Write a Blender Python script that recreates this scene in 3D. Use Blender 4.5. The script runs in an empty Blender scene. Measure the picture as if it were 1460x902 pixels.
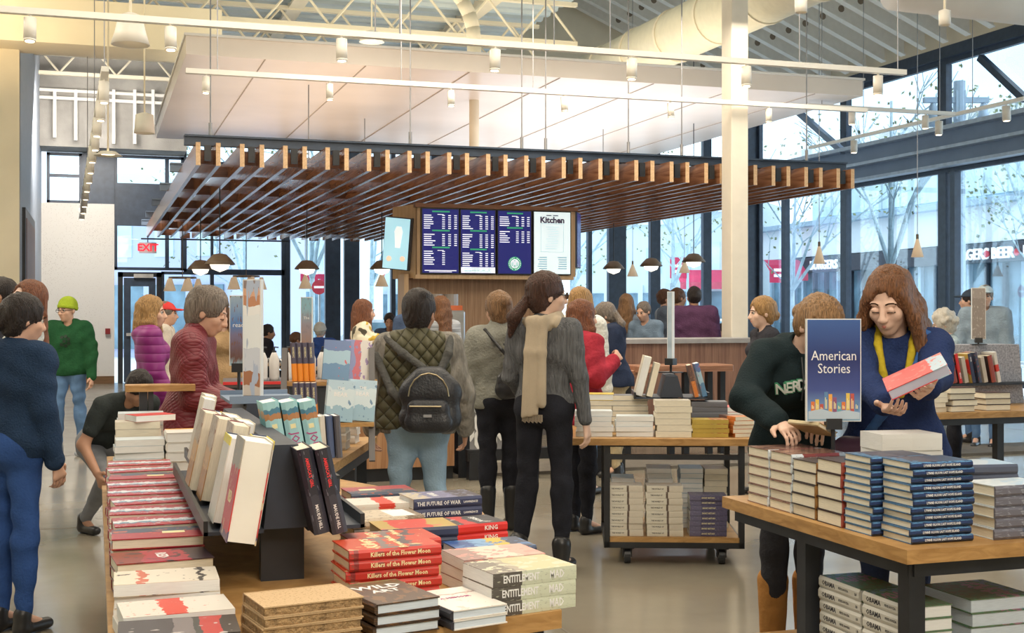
import bpy, math, random
import numpy as np
from mathutils import Vector, Matrix
R = math.radians
rnd = random.Random(7)
sc = bpy.context.scene
C = sc.collection
# ---------------- camera ----------------
TH = math.atan(595/1800.0)
cam = bpy.data.cameras.new('camera'); camo = bpy.data.objects.new('camera', cam); C.objects.link(camo)
cam.lens = 36*1800/1460.0; cam.sensor_width = 36; cam.shift_y = -6/1460.0
cam.clip_start = .05; cam.clip_end = 400
camo.location = (0, 0, 1.5); camo.rotation_euler = (R(90), 0, -TH)
sc.camera = camo
# ---------------- exposure ----------------
sc.view_settings.view_transform = 'Standard'; sc.view_settings.look = 'None'
sc.view_settings.gamma = 1; sc.view_settings.exposure = 0.05
# ---------------- world ----------------
W = bpy.data.worlds.new('world'); sc.world = W; W.use_nodes = True
nt = W.node_tree; bg = nt.nodes['Background']
tc = nt.nodes.new('ShaderNodeTexCoord'); nz = nt.nodes.new('ShaderNodeTexNoise'); nz.inputs['Scale'].default_value = 3
nz.inputs['Detail'].default_value = 4
cr = nt.nodes.new('ShaderNodeValToRGB')
cr.color_ramp.elements[0].position = .35; cr.color_ramp.elements[0].color = (.50, .76, 1, 1)
cr.color_ramp.elements[1].position = .6; cr.color_ramp.elements[1].color = (.86, .95, 1, 1)
nt.links.new(tc.outputs['Generated'], nz.inputs['Vector']); nt.links.new(nz.outputs['Fac'], cr.inputs['Fac'])
nt.links.new(cr.outputs['Color'], bg.inputs['Color']); bg.inputs['Strength'].default_value = 2.3
# ---------------- lights ----------------
def light(name, typ, loc, power, color=(1, 1, 1), size=1, size_y=None, rot=(0, 0, 0), spot=None, blend=.6):
    l = bpy.data.lights.new(name, typ); l.energy = power; l.color = color
    if typ == 'AREA':
        l.size = size
        if size_y: l.shape = 'RECTANGLE'; l.size_y = size_y
    elif typ == 'SUN': l.angle = R(size)
    else:
        l.shadow_soft_size = size
        if spot: l.spot_size = R(spot); l.spot_blend = blend
    o = bpy.data.objects.new(name, l); C.objects.link(o); o.location = loc; o.rotation_euler = rot
    return o
def aim(a, b):
    return (Vector(b)-Vector(a)).to_track_quat('-Z', 'Y').to_euler()
sun = light('sun', 'SUN', (30, 20, 30), 1.6, (1, .97, .92), size=3); sun.rotation_euler = aim((28, 2, 34), (0, 12, 0))
WARM = (1, .86, .68)
light('ceiling_light_front', 'AREA', (1.5, 2.5, 5.6), 170, WARM, 4, 5)
light('fill_light_front', 'AREA', (1.2, -.6, 4.2), 150, (1, .90, .78), 2.5, 1.2, rot=aim((1.2, -.6, 4.2), (2.6, 6.2, 1.1)))  # added fill from behind the camera to brighten faces and figures
light('ceiling_light_middle', 'AREA', (3.0, 8.0, 5.6), 330, WARM, 7, 4)
light('ceiling_light_left', 'AREA', (-3.5, 11.5, 5.6), 260, WARM, 3, 4)
light('ceiling_light_cafe', 'AREA', (5, 12.4, 4.9), 200, WARM, 6, 1.2)
light('fill_light_exit', 'AREA', (-.2, 24.2, 5.2), 170, (1, .93, .84), 1.5, 1.5, rot=aim((-.2, 24.2, 5.2), (.3, 28, 2.2)))  # added fill that brightens the white far panel, in place of track heads
light('fill_uplight_canopy', 'AREA', (7.2, 18.6, 3.45), 170, (1, .95, .92), 4, 8, rot=(math.pi, 0, 0))  # invented uplight hidden on the canopy, brightens the soffit underside
light('fill_uplight_canopy_left', 'AREA', (2.8, 17.6, 3.45), 80, (1, .78, .58), 3, 7, rot=(math.pi, 0, 0))  # second invented uplight, warms the left part of the soffit
light('fill_uplight_soffit', 'AREA', (5.5, 18.6, 4.78), 230, (1, .88, .70), 8, 6, rot=(math.pi, 0, 0))  # unseen uplight added above the soffit to brighten the roof
light('fill_uplight_left', 'AREA', (-2.5, 17.6, 4.6), 150, (1, .78, .48), 4, 1.5, rot=(math.pi, 0, 0))  # added uplight that turns the upper left beam warmer
# ---------------- pixel to world helpers (real depths) ----------------
SN, CS = math.sin(TH), math.cos(TH)
def at(u, v, d):
    a = (u-730)/1800*d
    return Vector((SN*d+CS*a, CS*d-SN*a, 1.5+(445-v)/1800*d))
def atY(u, v, y):
    a = (u-730)/1800; return at(u, v, y/(CS-SN*a))
def atX(u, v, x):
    a = (u-730)/1800; return at(u, v, x/(SN+CS*a))
def atZ(u, v, z):
    return at(u, v, 1800*(1.5-z)/(v-445))
# ---------------- materials ----------------
MATS = {}
def _nodes(m):
    m.use_nodes = True; t = m.node_tree; return t, t.nodes['Principled BSDF']
def mat(name, col, rough=.6, metal=0, var=.12, scale=8, bump=0, bscale=40, emit=None, es=1, spec=.5, stretch=None, sheen=0):
    """principled material with noise colour variation and optional bump"""
    if name in MATS: return MATS[name]
    m = bpy.data.materials.new(name); t, b = _nodes(m); L = t.links.new
    tcn = t.nodes.new('ShaderNodeTexCoord'); vec = tcn.outputs['Object']
    if stretch:
        mp = t.nodes.new('ShaderNodeMapping'); mp.inputs['Scale'].default_value = stretch; L(vec, mp.inputs['Vector']); vec = mp.outputs['Vector']
    n = t.nodes.new('ShaderNodeTexNoise'); n.inputs['Scale'].default_value = scale; n.inputs['Detail'].default_value = 4
    L(vec, n.inputs['Vector'])
    r = t.nodes.new('ShaderNodeValToRGB')
    a = [max(0, c*(1-var)) for c in col[:3]]; z = [min(1, c*(1+var)) for c in col[:3]]
    r.color_ramp.elements[0].color = (*a, 1); r.color_ramp.elements[1].color = (*z, 1)
    r.color_ramp.elements[0].position = .3; r.color_ramp.elements[1].position = .7
    L(n.outputs['Fac'], r.inputs['Fac']); L(r.outputs['Color'], b.inputs['Base Color'])
    b.inputs['Roughness'].default_value = rough; b.inputs['Metallic'].default_value = metal
    b.inputs['Specular IOR Level'].default_value = spec
    if sheen: b.inputs['Sheen Weight'].default_value = sheen
    if bump:
        n2 = t.nodes.new('ShaderNodeTexNoise'); n2.inputs['Scale'].default_value = bscale; L(vec, n2.inputs['Vector'])
        bp = t.nodes.new('ShaderNodeBump'); bp.inputs['Strength'].default_value = bump; bp.inputs['Distance'].default_value = .02
        L(n2.outputs['Fac'], bp.inputs['Height']); L(bp.outputs['Normal'], b.inputs['Normal'])
    if emit:
        b.inputs['Emission Color'].default_value = (*emit, 1); b.inputs['Emission Strength'].default_value = es
    MATS[name] = m; return m
def wood(name, c1, c2, stretch=(1, 12, 12), rough=.45, scale=3):
    if name in MATS: return MATS[name]
    m = bpy.data.materials.new(name); t, b = _nodes(m); L = t.links.new
    tcn = t.nodes.new('ShaderNodeTexCoord'); mp = t.nodes.new('ShaderNodeMapping'); mp.inputs['Scale'].default_value = stretch
    L(tcn.outputs['Object'], mp.inputs['Vector'])
    n = t.nodes.new('ShaderNodeTexNoise'); n.inputs['Scale'].default_value = scale; n.inputs['Detail'].default_value = 8; n.inputs['Distortion'].default_value = 1.2
    L(mp.outputs['Vector'], n.inputs['Vector'])
    r = t.nodes.new('ShaderNodeValToRGB'); r.color_ramp.elements[0].color = (*c1, 1); r.color_ramp.elements[1].color = (*c2, 1)
    r.color_ramp.elements[0].position = .35; r.color_ramp.elements[1].position = .65
    L(n.outputs['Fac'], r.inputs['Fac']); L(r.outputs['Color'], b.inputs['Base Color'])
    b.inputs['Roughness'].default_value = rough
    bp = t.nodes.new('ShaderNodeBump'); bp.inputs['Strength'].default_value = .15; bp.inputs['Distance'].default_value = .01
    L(n.outputs['Fac'], bp.inputs['Height']); L(bp.outputs['Normal'], b.inputs['Normal'])
    MATS[name] = m; return m
def glassm(name, tint=(.86, .95, 1), refl=.9):
    if name in MATS: return MATS[name]
    m = bpy.data.materials.new(name); m.use_nodes = True; t = m.node_tree; L = t.links.new
    for n in list(t.nodes): t.nodes.remove(n)
    o = t.nodes.new('ShaderNodeOutputMaterial'); mx = t.nodes.new('ShaderNodeMixShader'); tr = t.nodes.new('ShaderNodeBsdfTransparent')
    g = t.nodes.new('ShaderNodeBsdfGlossy'); f = t.nodes.new('ShaderNodeFresnel'); f.inputs['IOR'].default_value = 1.45
    g.inputs['Roughness'].default_value = .02; tr.inputs['Color'].default_value = (*tint, 1)
    mu = t.nodes.new('ShaderNodeMath'); mu.operation = 'MULTIPLY'; mu.inputs[1].default_value = refl
    L(f.outputs['Fac'], mu.inputs[0]); L(mu.outputs[0], mx.inputs['Fac']); L(tr.outputs[0], mx.inputs[1]); L(g.outputs[0], mx.inputs[2])
    L(mx.outputs[0], o.inputs['Surface']); MATS[name] = m; return m
def art(name, axis, stops, rough=.35, nscale=6, ncol=None, nthr=.6, warp=.0, wave=0):
    """printed cover: constant colour bands along a generated axis, with an optional noise-shaped second ink"""
    if name in MATS: return MATS[name]
    m = bpy.data.materials.new(name); t, b = _nodes(m); L = t.links.new
    tcn = t.nodes.new('ShaderNodeTexCoord'); sp = t.nodes.new('ShaderNodeSeparateXYZ'); L(tcn.outputs['Generated'], sp.inputs[0])
    n = t.nodes.new('ShaderNodeTexNoise'); n.inputs['Scale'].default_value = nscale; n.inputs['Detail'].default_value = 3
    L(tcn.outputs['Generated'], n.inputs['Vector'])
    mu = t.nodes.new('ShaderNodeMath'); mu.operation = 'MULTIPLY_ADD'; mu.inputs[1].default_value = warp; mu.inputs[2].default_value = -warp*.5
    L(n.outputs['Fac'], mu.inputs[0])
    ad = t.nodes.new('ShaderNodeMath'); ad.operation = 'ADD'; L(sp.outputs['xyz'.index(axis)], ad.inputs[0]); L(mu.outputs[0], ad.inputs[1])
    r = t.nodes.new('ShaderNodeValToRGB'); r.color_ramp.interpolation = 'CONSTANT' if not wave else 'LINEAR'
    e = r.color_ramp.elements
    while len(e) < len(stops): e.new(.5)
    for i, (p, c) in enumerate(stops): e[i].position = p; e[i].color = (*c, 1)
    L(ad.outputs[0], r.inputs['Fac']); out = r.outputs['Color']
    if ncol:
        n2 = t.nodes.new('ShaderNodeTexNoise'); n2.inputs['Scale'].default_value = nscale*1.7; n2.inputs['Detail'].default_value = 2; L(tcn.outputs['Generated'], n2.inputs['Vector'])
        gt = t.nodes.new('ShaderNodeMath'); gt.operation = 'GREATER_THAN'; gt.inputs[1].default_value = nthr; L(n2.outputs['Fac'], gt.inputs[0])
        mx = t.nodes.new('ShaderNodeMix'); mx.data_type = 'RGBA'; L(gt.outputs[0], mx.inputs['Factor']); L(out, mx.inputs['A']); mx.inputs['B'].default_value = (*ncol, 1)
        out = mx.outputs['Result']
    L(out, b.inputs['Base Color']); b.inputs['Roughness'].default_value = rough
    MATS[name] = m; return m
# ---------------- mesh builder ----------------
class MB:
    def __init__(s): s.v = []; s.f = []; s.mi = []
    def add(s, v, f, mi=0, M=None):
        k = len(s.v)
        s.v += [tuple(M @ Vector(p)) if M is not None else tuple(p) for p in v]
        s.f += [tuple(i+k for i in q) for q in f]; s.mi += [mi]*len(f); return s
    def box(s, a, b, mi=0, M=None):
        x0, y0, z0 = a; x1, y1, z1 = b
        v = [(x0, y0, z0), (x1, y0, z0), (x1, y1, z0), (x0, y1, z0), (x0, y0, z1), (x1, y0, z1), (x1, y1, z1), (x0, y1, z1)]
        return s.add(v, [(3, 2, 1, 0), (4, 5, 6, 7), (0, 1, 5, 4), (1, 2, 6, 5), (2, 3, 7, 6), (3, 0, 4, 7)], mi, M)
    def bbox(s, a, b, c=.004, mi=0, M=None):
        """box with bevelled vertical and top edges (chamfer c)"""
        x0, y0, z0 = a; x1, y1, z1 = b; v = []
        for z, k in ((z0, 0), (z1-c, 0), (z1, 1)):
            i = c if k else 0
            for (x, y) in ((x0+c, y0), (x1-c, y0), (x1, y0+c), (x1, y1-c), (x1-c, y1), (x0+c, y1), (x0, y1-c), (x0, y0+c)):
                v.append((min(max(x, x0+i), x1-i), min(max(y, y0+i), y1-i), z))
        f = [tuple(range(7, -1, -1)), tuple(range(16, 24))]
        for r in (0, 8):
            for j in range(8): f.append((r+j, r+(j+1) % 8, r+8+(j+1) % 8, r+8+j))
        return s.add(v, f, mi, M)
    def tube(s, p0, p1, r0, r1=None, n=10, mi=0, M=None, cap=True):
        r1 = r0 if r1 is None else r1
        p0 = Vector(p0); p1 = Vector(p1); d = (p1-p0).normalized() if (p1-p0).length > 0 else Vector((0, 0, 1))
        a = d.orthogonal().normalized(); b = d.cross(a)
        v = []
        for p, r in ((p0, r0), (p1, r1)):
            for i in range(n):
                t = 2*math.pi*i/n; v.append(p+a*math.cos(t)*r+b*math.sin(t)*r)
        f = [(i, (i+1) % n, n+(i+1) % n, n+i) for i in range(n)]
        if cap: f += [tuple(range(n-1, -1, -1)), tuple(range(n, 2*n))]
        return s.add(v, f, mi, M)
    def bar(s, p0, p1, w, h, mi=0, up=(0, 0, 1)):
        p0 = Vector(p0); p1 = Vector(p1); d = (p1-p0); l = d.length; d.normalize()
        x = d.cross(Vector(up)).normalized(); z = x.cross(d)
        M = Matrix((x, d, z)).transposed().to_4x4(); M.translation = p0
        return s.box((-w/2, 0, -h/2), (w/2, l, h/2), mi, M)
    def lathe(s, prof, n=16, mi=0, M=None):
        v = []; f = []
        for r, z in prof:
            for i in range(n):
                t = 2*math.pi*i/n; v.append((r*math.cos(t), r*math.sin(t), z))
        for j in range(len(prof)-1):
            for i in range(n): f.append((j*n+i, j*n+(i+1) % n, (j+1)*n+(i+1) % n, (j+1)*n+i))
        return s.add(v, f, mi, M)
    def path(s, pts, r, n=8, mi=0):
        for a, b in zip(pts, pts[1:]): s.tube(a, b, r, n=n, mi=mi)
        return s
    def prism(s, pts, z0, z1, mi=0, M=None):
        n = len(pts); v = [(x, y, z0) for x, y in pts]+[(x, y, z1) for x, y in pts]
        f = [tuple(range(n-1, -1, -1)), tuple(range(n, 2*n))]+[(i, (i+1) % n, n+(i+1) % n, n+i) for i in range(n)]
        return s.add(v, f, mi, M)
    def mesh(s, name, mats, smooth=False):
        me = bpy.data.meshes.new(name); me.from_pydata([tuple(p) for p in s.v], [], s.f)
        for m in (mats if isinstance(mats, (list, tuple)) else [mats]): me.materials.append(m)
        if any(s.mi): me.polygons.foreach_set('material_index', s.mi)
        if smooth: me.polygons.foreach_set('use_smooth', [True]*len(s.f))
        me.update(); return me
def link(name, me, parent=None):
    o = bpy.data.objects.new(name, me); C.objects.link(o)
    if parent is not None:
        o.parent = parent
        if parent.get('_w'): o.matrix_parent_inverse = Matrix.Translation(parent.location).inverted()
    return o
def ob(name, mb, mats, parent=None, smooth=False):
    return link(name, mb.mesh(name, mats, smooth), parent)
def tag(o, label=None, cat=None, group=None, kind=None):
    if label: o['label'] = label
    if cat: o['category'] = cat
    if group: o['group'] = group
    if kind: o['kind'] = kind
    return o
def thing(name, label, cat, loc=(0, 0, 0), rz=0, group=None, world=False):
    """world=True: its parts are written in world coordinates"""
    o = bpy.data.objects.new(name, None); C.objects.link(o); o.location = loc; o.rotation_euler = (0, 0, rz)
    o.empty_display_size = .1
    if world: o['_w'] = 1
    return tag(o, label, cat, group)
def struct(name, mb, mats, parent=None, label=None):
    o = ob(name, mb, mats, parent)
    if parent is None: o['kind'] = 'structure'
    if label: o['label'] = label
    return o
def copy_tree(o, parent=None):
    c = o.copy(); C.objects.link(c)
    if parent is not None: c.parent = parent
    for ch in list(o.children): copy_tree(ch, c)
    return c
TXT = {}
def textmesh(s, size=1, ext=.002, bold=.0, align='CENTER', res=2):
    key = (s, size, ext, bold, align)
    if key in TXT: return TXT[key]
    cu = bpy.data.curves.new('lettering', 'FONT'); cu.body = s; cu.size = size; cu.extrude = ext; cu.offset = bold
    cu.align_x = align; cu.align_y = 'CENTER'; cu.resolution_u = res
    o = bpy.data.objects.new('tmp', cu); C.objects.link(o)
    dg = bpy.context.evaluated_depsgraph_get(); me = bpy.data.meshes.new_from_object(o.evaluated_get(dg))
    C.objects.unlink(o); bpy.data.objects.remove(o); me.name = 'lettering'
    TXT[key] = me; return me
def text(name, s, size, m, parent, M, ext=.001, bold=0, align='CENTER', sx=1):
    me = textmesh(s, size, ext, bold, align).copy(); me.materials.clear(); me.materials.append(m)
    me.transform(M @ Matrix.Diagonal((sx, 1, 1, 1)))
    return link(name, me, parent)
def frameM(loc, x, y):
    """matrix with local x and y axes given (text reads along x, up is y)"""
    x = Vector(x).normalized(); y = Vector(y).normalized(); z = x.cross(y)
    M = Matrix((x, y, z)).transposed().to_4x4(); M.translation = Vector(loc); return M
# ---------------- base materials ----------------
CREAM = mat('cream_paint', (.80, .72, .56), .7, var=.04, scale=2)
WHITE = mat('white_paint', (.82, .80, .76), .6, var=.04, scale=2)
GLOSSW = mat('soffit_paint', (.80, .72, .64), .3, var=.10, scale=.6)
GREY = mat('grey_plaster', (.50, .48, .45), .8, var=.12, scale=3, bump=.2)
NAVY = mat('blue_black_steel', (.035, .055, .09), .4, var=.2)
STEELB = mat('blue_grey_steel', (.20, .27, .38), .5, var=.1, scale=1.5)
BLACK = mat('black_steel', (.018, .02, .025), .4, var=.3)
CHROME = mat('brushed_steel', (.55, .56, .57), .3, .9, var=.1)
WALNUT = wood('walnut_slats', (.19, .075, .035), (.38, .18, .09), (6, .5, 6), .25, 3)
ENDG = wood('pale_end_grain', (.55, .36, .20), (.72, .50, .30), (8, 8, 8), .6, 4)
OAK = wood('oak_top', (.36, .19, .06), (.52, .30, .11), (2, 2, 9), .4, 4)
PANEL = wood('vertical_grain_panel', (.30, .17, .095), (.46, .29, .17), (14, 14, .35), .5, 4)
TANW = wood('tan_veneer', (.50, .33, .18), (.60, .42, .25), (10, 10, .6), .5, 3)
LAMPW = mat('white_enamel', (.82, .78, .70), .4, var=.03)
GLASS = glassm('window_glass', (.95, .985, 1), .3)
# ---------------- floor ----------------
m = bpy.data.materials.new('polished_concrete'); t, b = _nodes(m); L = t.links.new
tcn = t.nodes.new('ShaderNodeTexCoord'); n1 = t.nodes.new('ShaderNodeTexNoise'); n1.inputs['Scale'].default_value = .9; n1.inputs['Detail'].default_value = 6
L(tcn.outputs['Object'], n1.inputs['Vector']); r = t.nodes.new('ShaderNodeValToRGB')
r.color_ramp.elements[0].color = (.205, .18, .135, 1); r.color_ramp.elements[1].color = (.335, .30, .235, 1); r.color_ramp.elements[0].position = .3; r.color_ramp.elements[1].position = .7
L(n1.outputs['Fac'], r.inputs['Fac']); L(r.outputs['Color'], b.inputs['Base Color'])
n2 = t.nodes.new('ShaderNodeTexNoise'); n2.inputs['Scale'].default_value = 2.2; n2.inputs['Detail'].default_value = 5; L(tcn.outputs['Object'], n2.inputs['Vector'])
mr = t.nodes.new('ShaderNodeMapRange'); mr.inputs['To Min'].default_value = .10; mr.inputs['To Max'].default_value = .26; L(n2.outputs['Fac'], mr.inputs['Value']); L(mr.outputs[0], b.inputs['Roughness'])
b.inputs['Specular IOR Level'].default_value = .75
bp = t.nodes.new('ShaderNodeBump'); bp.inputs['Strength'].default_value = .06; bp.inputs['Distance'].default_value = .05; L(n2.outputs['Fac'], bp.inputs['Height']); L(bp.outputs['Normal'], b.inputs['Normal'])
CONC = m; MATS['polished_concrete'] = m
XW, YW = 15.7, 28.0
struct('floor', MB().box((-7, -1.5, -.1), (XW+.1, YW+.1, 0)), CONC)
jo = MB()
for y in (4.6, 9.3, 14, 18.6, 23.3): jo.box((-7, y, -.01), (XW, y+.012, .0008))
for x in (-2.3, 2.1, 6.6, 11.2): jo.box((x, -1.5, -.01), (x+.012, YW, .0008))
struct('trim_1', jo, mat('saw_cut_joint', (.16, .14, .11), .7), label='thin saw cut joints in the polished concrete floor')
# ---------------- left side ----------------
xl = -1.05
wl = MB().box((xl-.15, 20.0, 0), (xl, YW, 7.2))
struct('wall_left', wl, mat('blue_grey_paint', (.42, .47, .55), .6, var=.05))  # one even blue grey on the whole wall
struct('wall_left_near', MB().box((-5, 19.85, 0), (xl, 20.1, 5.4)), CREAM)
ps = thing('wall_poster', 'narrow dark framed panel on the far left wall', 'poster', (xl, 22, 1.3), 0, None, True)
ob('frame', MB().box((xl, 20.6, 1.2), (xl+.05, 23.8, 3.1)), BLACK, ps)
ob('print', MB().box((xl+.04, 20.8, 1.35), (xl+.06, 23.6, 2.95)), mat('brown_print', (.18, .08, .05), .5), ps)
struct('trim_2', MB().box((-6, 19.2, 5.35), (1.8, 20.1, 6.0)), CREAM, label='deep cream bulkhead beam across the upper left')
struct('wall_left_side', MB().box((-7.2, -1.6, 0), (-7, 20.1, 7.3)), CREAM)
struct('wall_rear', MB().box((-7.2, -1.8, 0), (16, -1.6, 9.5)), CREAM)
struct('ceiling_near_right', MB().box((8.1, -1.6, 7.25), (16, 6.1, 7.4)), CREAM)
# ---------------- far wall ----------------
def fw(u, v=445): p = atY(u, v, YW); return p.x, p.z
def X(u): return fw(u)[0]
def Zf(u, v): return fw(u, v)[1]
zp = Zf(100, 290); zb = Zf(100, 218); xa, xb, xc = xl, X(117), X(163)
m = bpy.data.materials.new('speckled_white_panel'); t, b = _nodes(m); L = t.links.new
tcn = t.nodes.new('ShaderNodeTexCoord'); vo = t.nodes.new('ShaderNodeTexVoronoi'); vo.inputs['Scale'].default_value = 30; L(tcn.outputs['Object'], vo.inputs['Vector'])
nb = t.nodes.new('ShaderNodeTexNoise'); nb.inputs['Scale'].default_value = .8; L(tcn.outputs['Object'], nb.inputs['Vector'])
mm = t.nodes.new('ShaderNodeMath'); mm.operation = 'MULTIPLY'; mm.inputs[1].default_value = .42; L(nb.outputs['Fac'], mm.inputs[0])
lt = t.nodes.new('ShaderNodeMath'); lt.operation = 'LESS_THAN'; L(vo.outputs['Distance'], lt.inputs[0]); L(mm.outputs[0], lt.inputs[1])
mx = t.nodes.new('ShaderNodeMix'); mx.data_type = 'RGBA'; mx.inputs['A'].default_value = (.80, .76, .70, 1); mx.inputs['B'].default_value = (.66, .61, .55, 1)
L(lt.outputs[0], mx.inputs['Factor']); L(mx.outputs['Result'], b.inputs['Base Color']); b.inputs['Roughness'].default_value = .6
SPECK = m
struct('wall_back_panel', MB().box((xa, YW-.12, 0), (xc, YW+.1, zp)), SPECK)
struct('baseboard_back', MB().box((xa, YW-.16, 0), (xc, YW-.12, .16)), wood('brown_base', (.16, .08, .03), (.25, .13, .06)))
struct('wall_back_pier', MB().box((xb, YW-.1, zp), (xc, YW+.1, zb)), NAVY)
struct('wall_back_upper', MB().box((xl-.2, YW-.9, zb+.02), (X(262), YW+.1, 7.2)), mat('grey_beige_plaster', (.34, .325, .30), .8, var=.2, scale=2, bump=.2))  # the bulkhead's own grey beige plaster
cr_ = thing('conduit_rack', 'white conduit pipes with hanging bars on the grey upper bulkhead', 'pipes', (0, 26.9, 5), 0, None, True)
for v_ in (126, 137): p_, q_ = atY(34, v_, 26.9), atY(240, v_+6, 26.9); ob('conduit', MB().tube(p_, (q_.x, 26.9, p_.z), .035, n=8), WHITE, cr_)
for u_, v_ in ((48, 190), (78, 196), (108, 200), (162, 205), (192, 205), (218, 190)): p_ = atY(u_, 128, 26.88); ob('hanging_bar', MB().box((p_.x-.03, 26.85, atY(u_, v_, 26.88).z), (p_.x+.03, 26.9, p_.z)), WHITE, cr_)
struct('wall_back_gable', MB().box((X(262), YW, 6.35), (XW+.2, YW+.2, 10)), CREAM)
al = ob('fire_alarm', MB().box((X(150), YW-.2, Zf(150, 476)), (X(157), YW-.12, Zf(150, 468))), mat('alarm_red', (.25, .015, .02), .4)); tag(al, 'small dark red alarm box on the white far wall', 'alarm')
NW = [0]
def window(x0, x1, z0, z1, y=YW, fr=.06, mull=(), trans=(), side='y', fm=NAVY, label=None):
    """glazed frame in the plane y=const (or x=const); frame, mullions, panes are its parts"""
    NW[0] += 1
    def bx(a0, a1, c0, c1, dd=.05):
        return ((a0, y-dd, c0), (a1, y+dd, c1)) if side == 'y' else ((y-dd, a0, c0), (y+dd, a1, c1))
    p = thing('window_%d' % NW[0], label, None, (bx(x0, x1, z0, z1)[0]), 0, None, True); p['kind'] = 'structure'
    f = MB()
    for q in (bx(x0, x1, z0, z0+fr), bx(x0, x1, z1-fr, z1), bx(x0, x0+fr, z0, z1), bx(x1-fr, x1, z0, z1)): f.box(*q)
    ob('frame', f, fm, p)
    for (mx_, w) in mull: ob('mullion', MB().box(*bx(mx_-w/2, mx_+w/2, z0+fr, z1-fr, .07)), fm, p)
    for (tz, w) in trans: ob('transom', MB().box(*bx(x0+fr, x1-fr, tz-w/2, tz+w/2, .06)), fm, p)
    xs = [x0]+sorted(a for a, _ in mull)+[x1]
    for a, c in zip(xs, xs[1:]): ob('pane', MB().box(*bx(a+.02, c-.02, z0+.03, z1-.03, .004)), GLASS, p)
    return p
window(xa+.1, xb, zp, zb, mull=[], trans=[(Zf(80, 250), .06)])
window(xc, X(262), Zf(200, 385), zb, mull=[(X(238), .08)], trans=[(Zf(200, 292), .9)])
# door and sidelight
dx0, dx1, dz = X(168), X(230), Zf(200, 388)
dr = thing('door_1', None, None, (dx0, YW, 0), 0, None, True); dr['kind'] = 'structure'
f = MB(); f.box((dx0, YW-.08, 0), (dx0+.1, YW+.08, dz)).box((dx1-.1, YW-.08, 0), (dx1, YW+.08, dz)).box((dx0, YW-.08, dz-.1), (dx1, YW+.08, dz)); ob('door_frame', f, BLACK, dr)
f = MB(); a0, a1 = dx0+.12, dx1-.12; w = .14
for q in (((a0, YW-.05, .02), (a0+w, YW, dz-.12)), ((a1-w, YW-.05, .02), (a1, YW, dz-.12)), ((a0+w, YW-.05, .02), (a1-w, YW, .25)), ((a0+w, YW-.05, dz-.3), (a1-w, YW, dz-.12))): f.box(*q)
lf = ob('door_leaf', f, NAVY, dr); ob('pane', MB().box((a0+w, YW-.03, .25), (a1-w, YW-.02, dz-.3)), GLASS, dr)
ob('push_bar', MB().box((a0+.05, YW-.12, 1.0), (a1-.05, YW-.06, 1.06)), CHROME, dr)
ob('door_closer', MB().box((a0+.2, YW-.14, dz-.12), (a0+.6, YW-.06, dz-.04)), CHROME, dr)
window(dx1, X(405), .1, dz+.02, mull=[(X(302), .08)])
window(X(262), X(405), dz+.02, 6.3, mull=[(X(302), .06)], trans=[(4.7, .12)])
zt = 6.3
window(X(405), X(495), .1, zt, mull=[(X(410), .10), (X(474), .34)], trans=[(4.7, .12)])
window(X(495), X(878), .1, zt, mull=[(X(501), .34), (X(560), .1), (X(620), .2), (X(700), .1), (X(790), .1), (X(840), .1)], trans=[(4.7, .12)])
window(X(870), XW-.5, .1, zt, mull=[(X(879), .45), (X(933), .26), (X(1007), .22)], trans=[(4.7, .12)])
struct('wall_corner', MB().box((XW-.55, YW-.1, 0), (XW+.1, YW+.1, 6.6)), NAVY)
# ---------------- right wall: plane x = XW ----------------
def Y(u): return atX(u, 445, XW).y
window(-1.5, YW-.1, .15, 4.3, XW, fr=.1, side='x', mull=[(3.0, .2), (9.0, .2), (Y(1206), .22), (Y(1347), .24), (Y(1362), .14), (Y(1120), .16)])
window(-1.5, YW-.1, 5.02, 6.4, XW, fr=.1, side='x', mull=[(3.0, .2), (9.0, .2), (Y(1206), .24), (Y(1347), .26)])
struct('wall_right_beam', MB().box((XW-.2, -1.6, 4.3), (XW+.2, YW, 5.02)), STEELB)
struct('trim_3', MB().box((XW-.4, Y(1560), 4.97), (XW+.25, YW-.3, 5.05)).box((XW-.4, Y(1560), 4.60), (XW-.2, YW-.3, 4.66)).box((XW-.35, Y(1560), 4.28), (XW-.1, YW-.3, 4.34)), mat('pale_steel_flange', (.45, .55, .68), .4), label='pale flanges of the steel beam along the right glazing')
struct('wall_right_header', MB().box((XW-.15, -1.6, 6.4), (XW+.2, YW, 6.62)), NAVY)
struct('wall_right_upper', MB().box((XW-.1, -1.6, 6.6), (XW+.1, YW, 7.3)), CREAM)
def zx(u, v, x=XW-.3): p = atX(u, v, x); return p
br = MB().bar(zx(1398, 82), zx(1462, 142), .12, .12); struct('trim_4', br, NAVY, label='diagonal steel brace high in the right glazing')
br = MB().bar(zx(1133, 155), zx(1202, 216), .12, .12); struct('trim_5', br, STEELB, label='diagonal steel brace beside the far right mullion')
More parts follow.
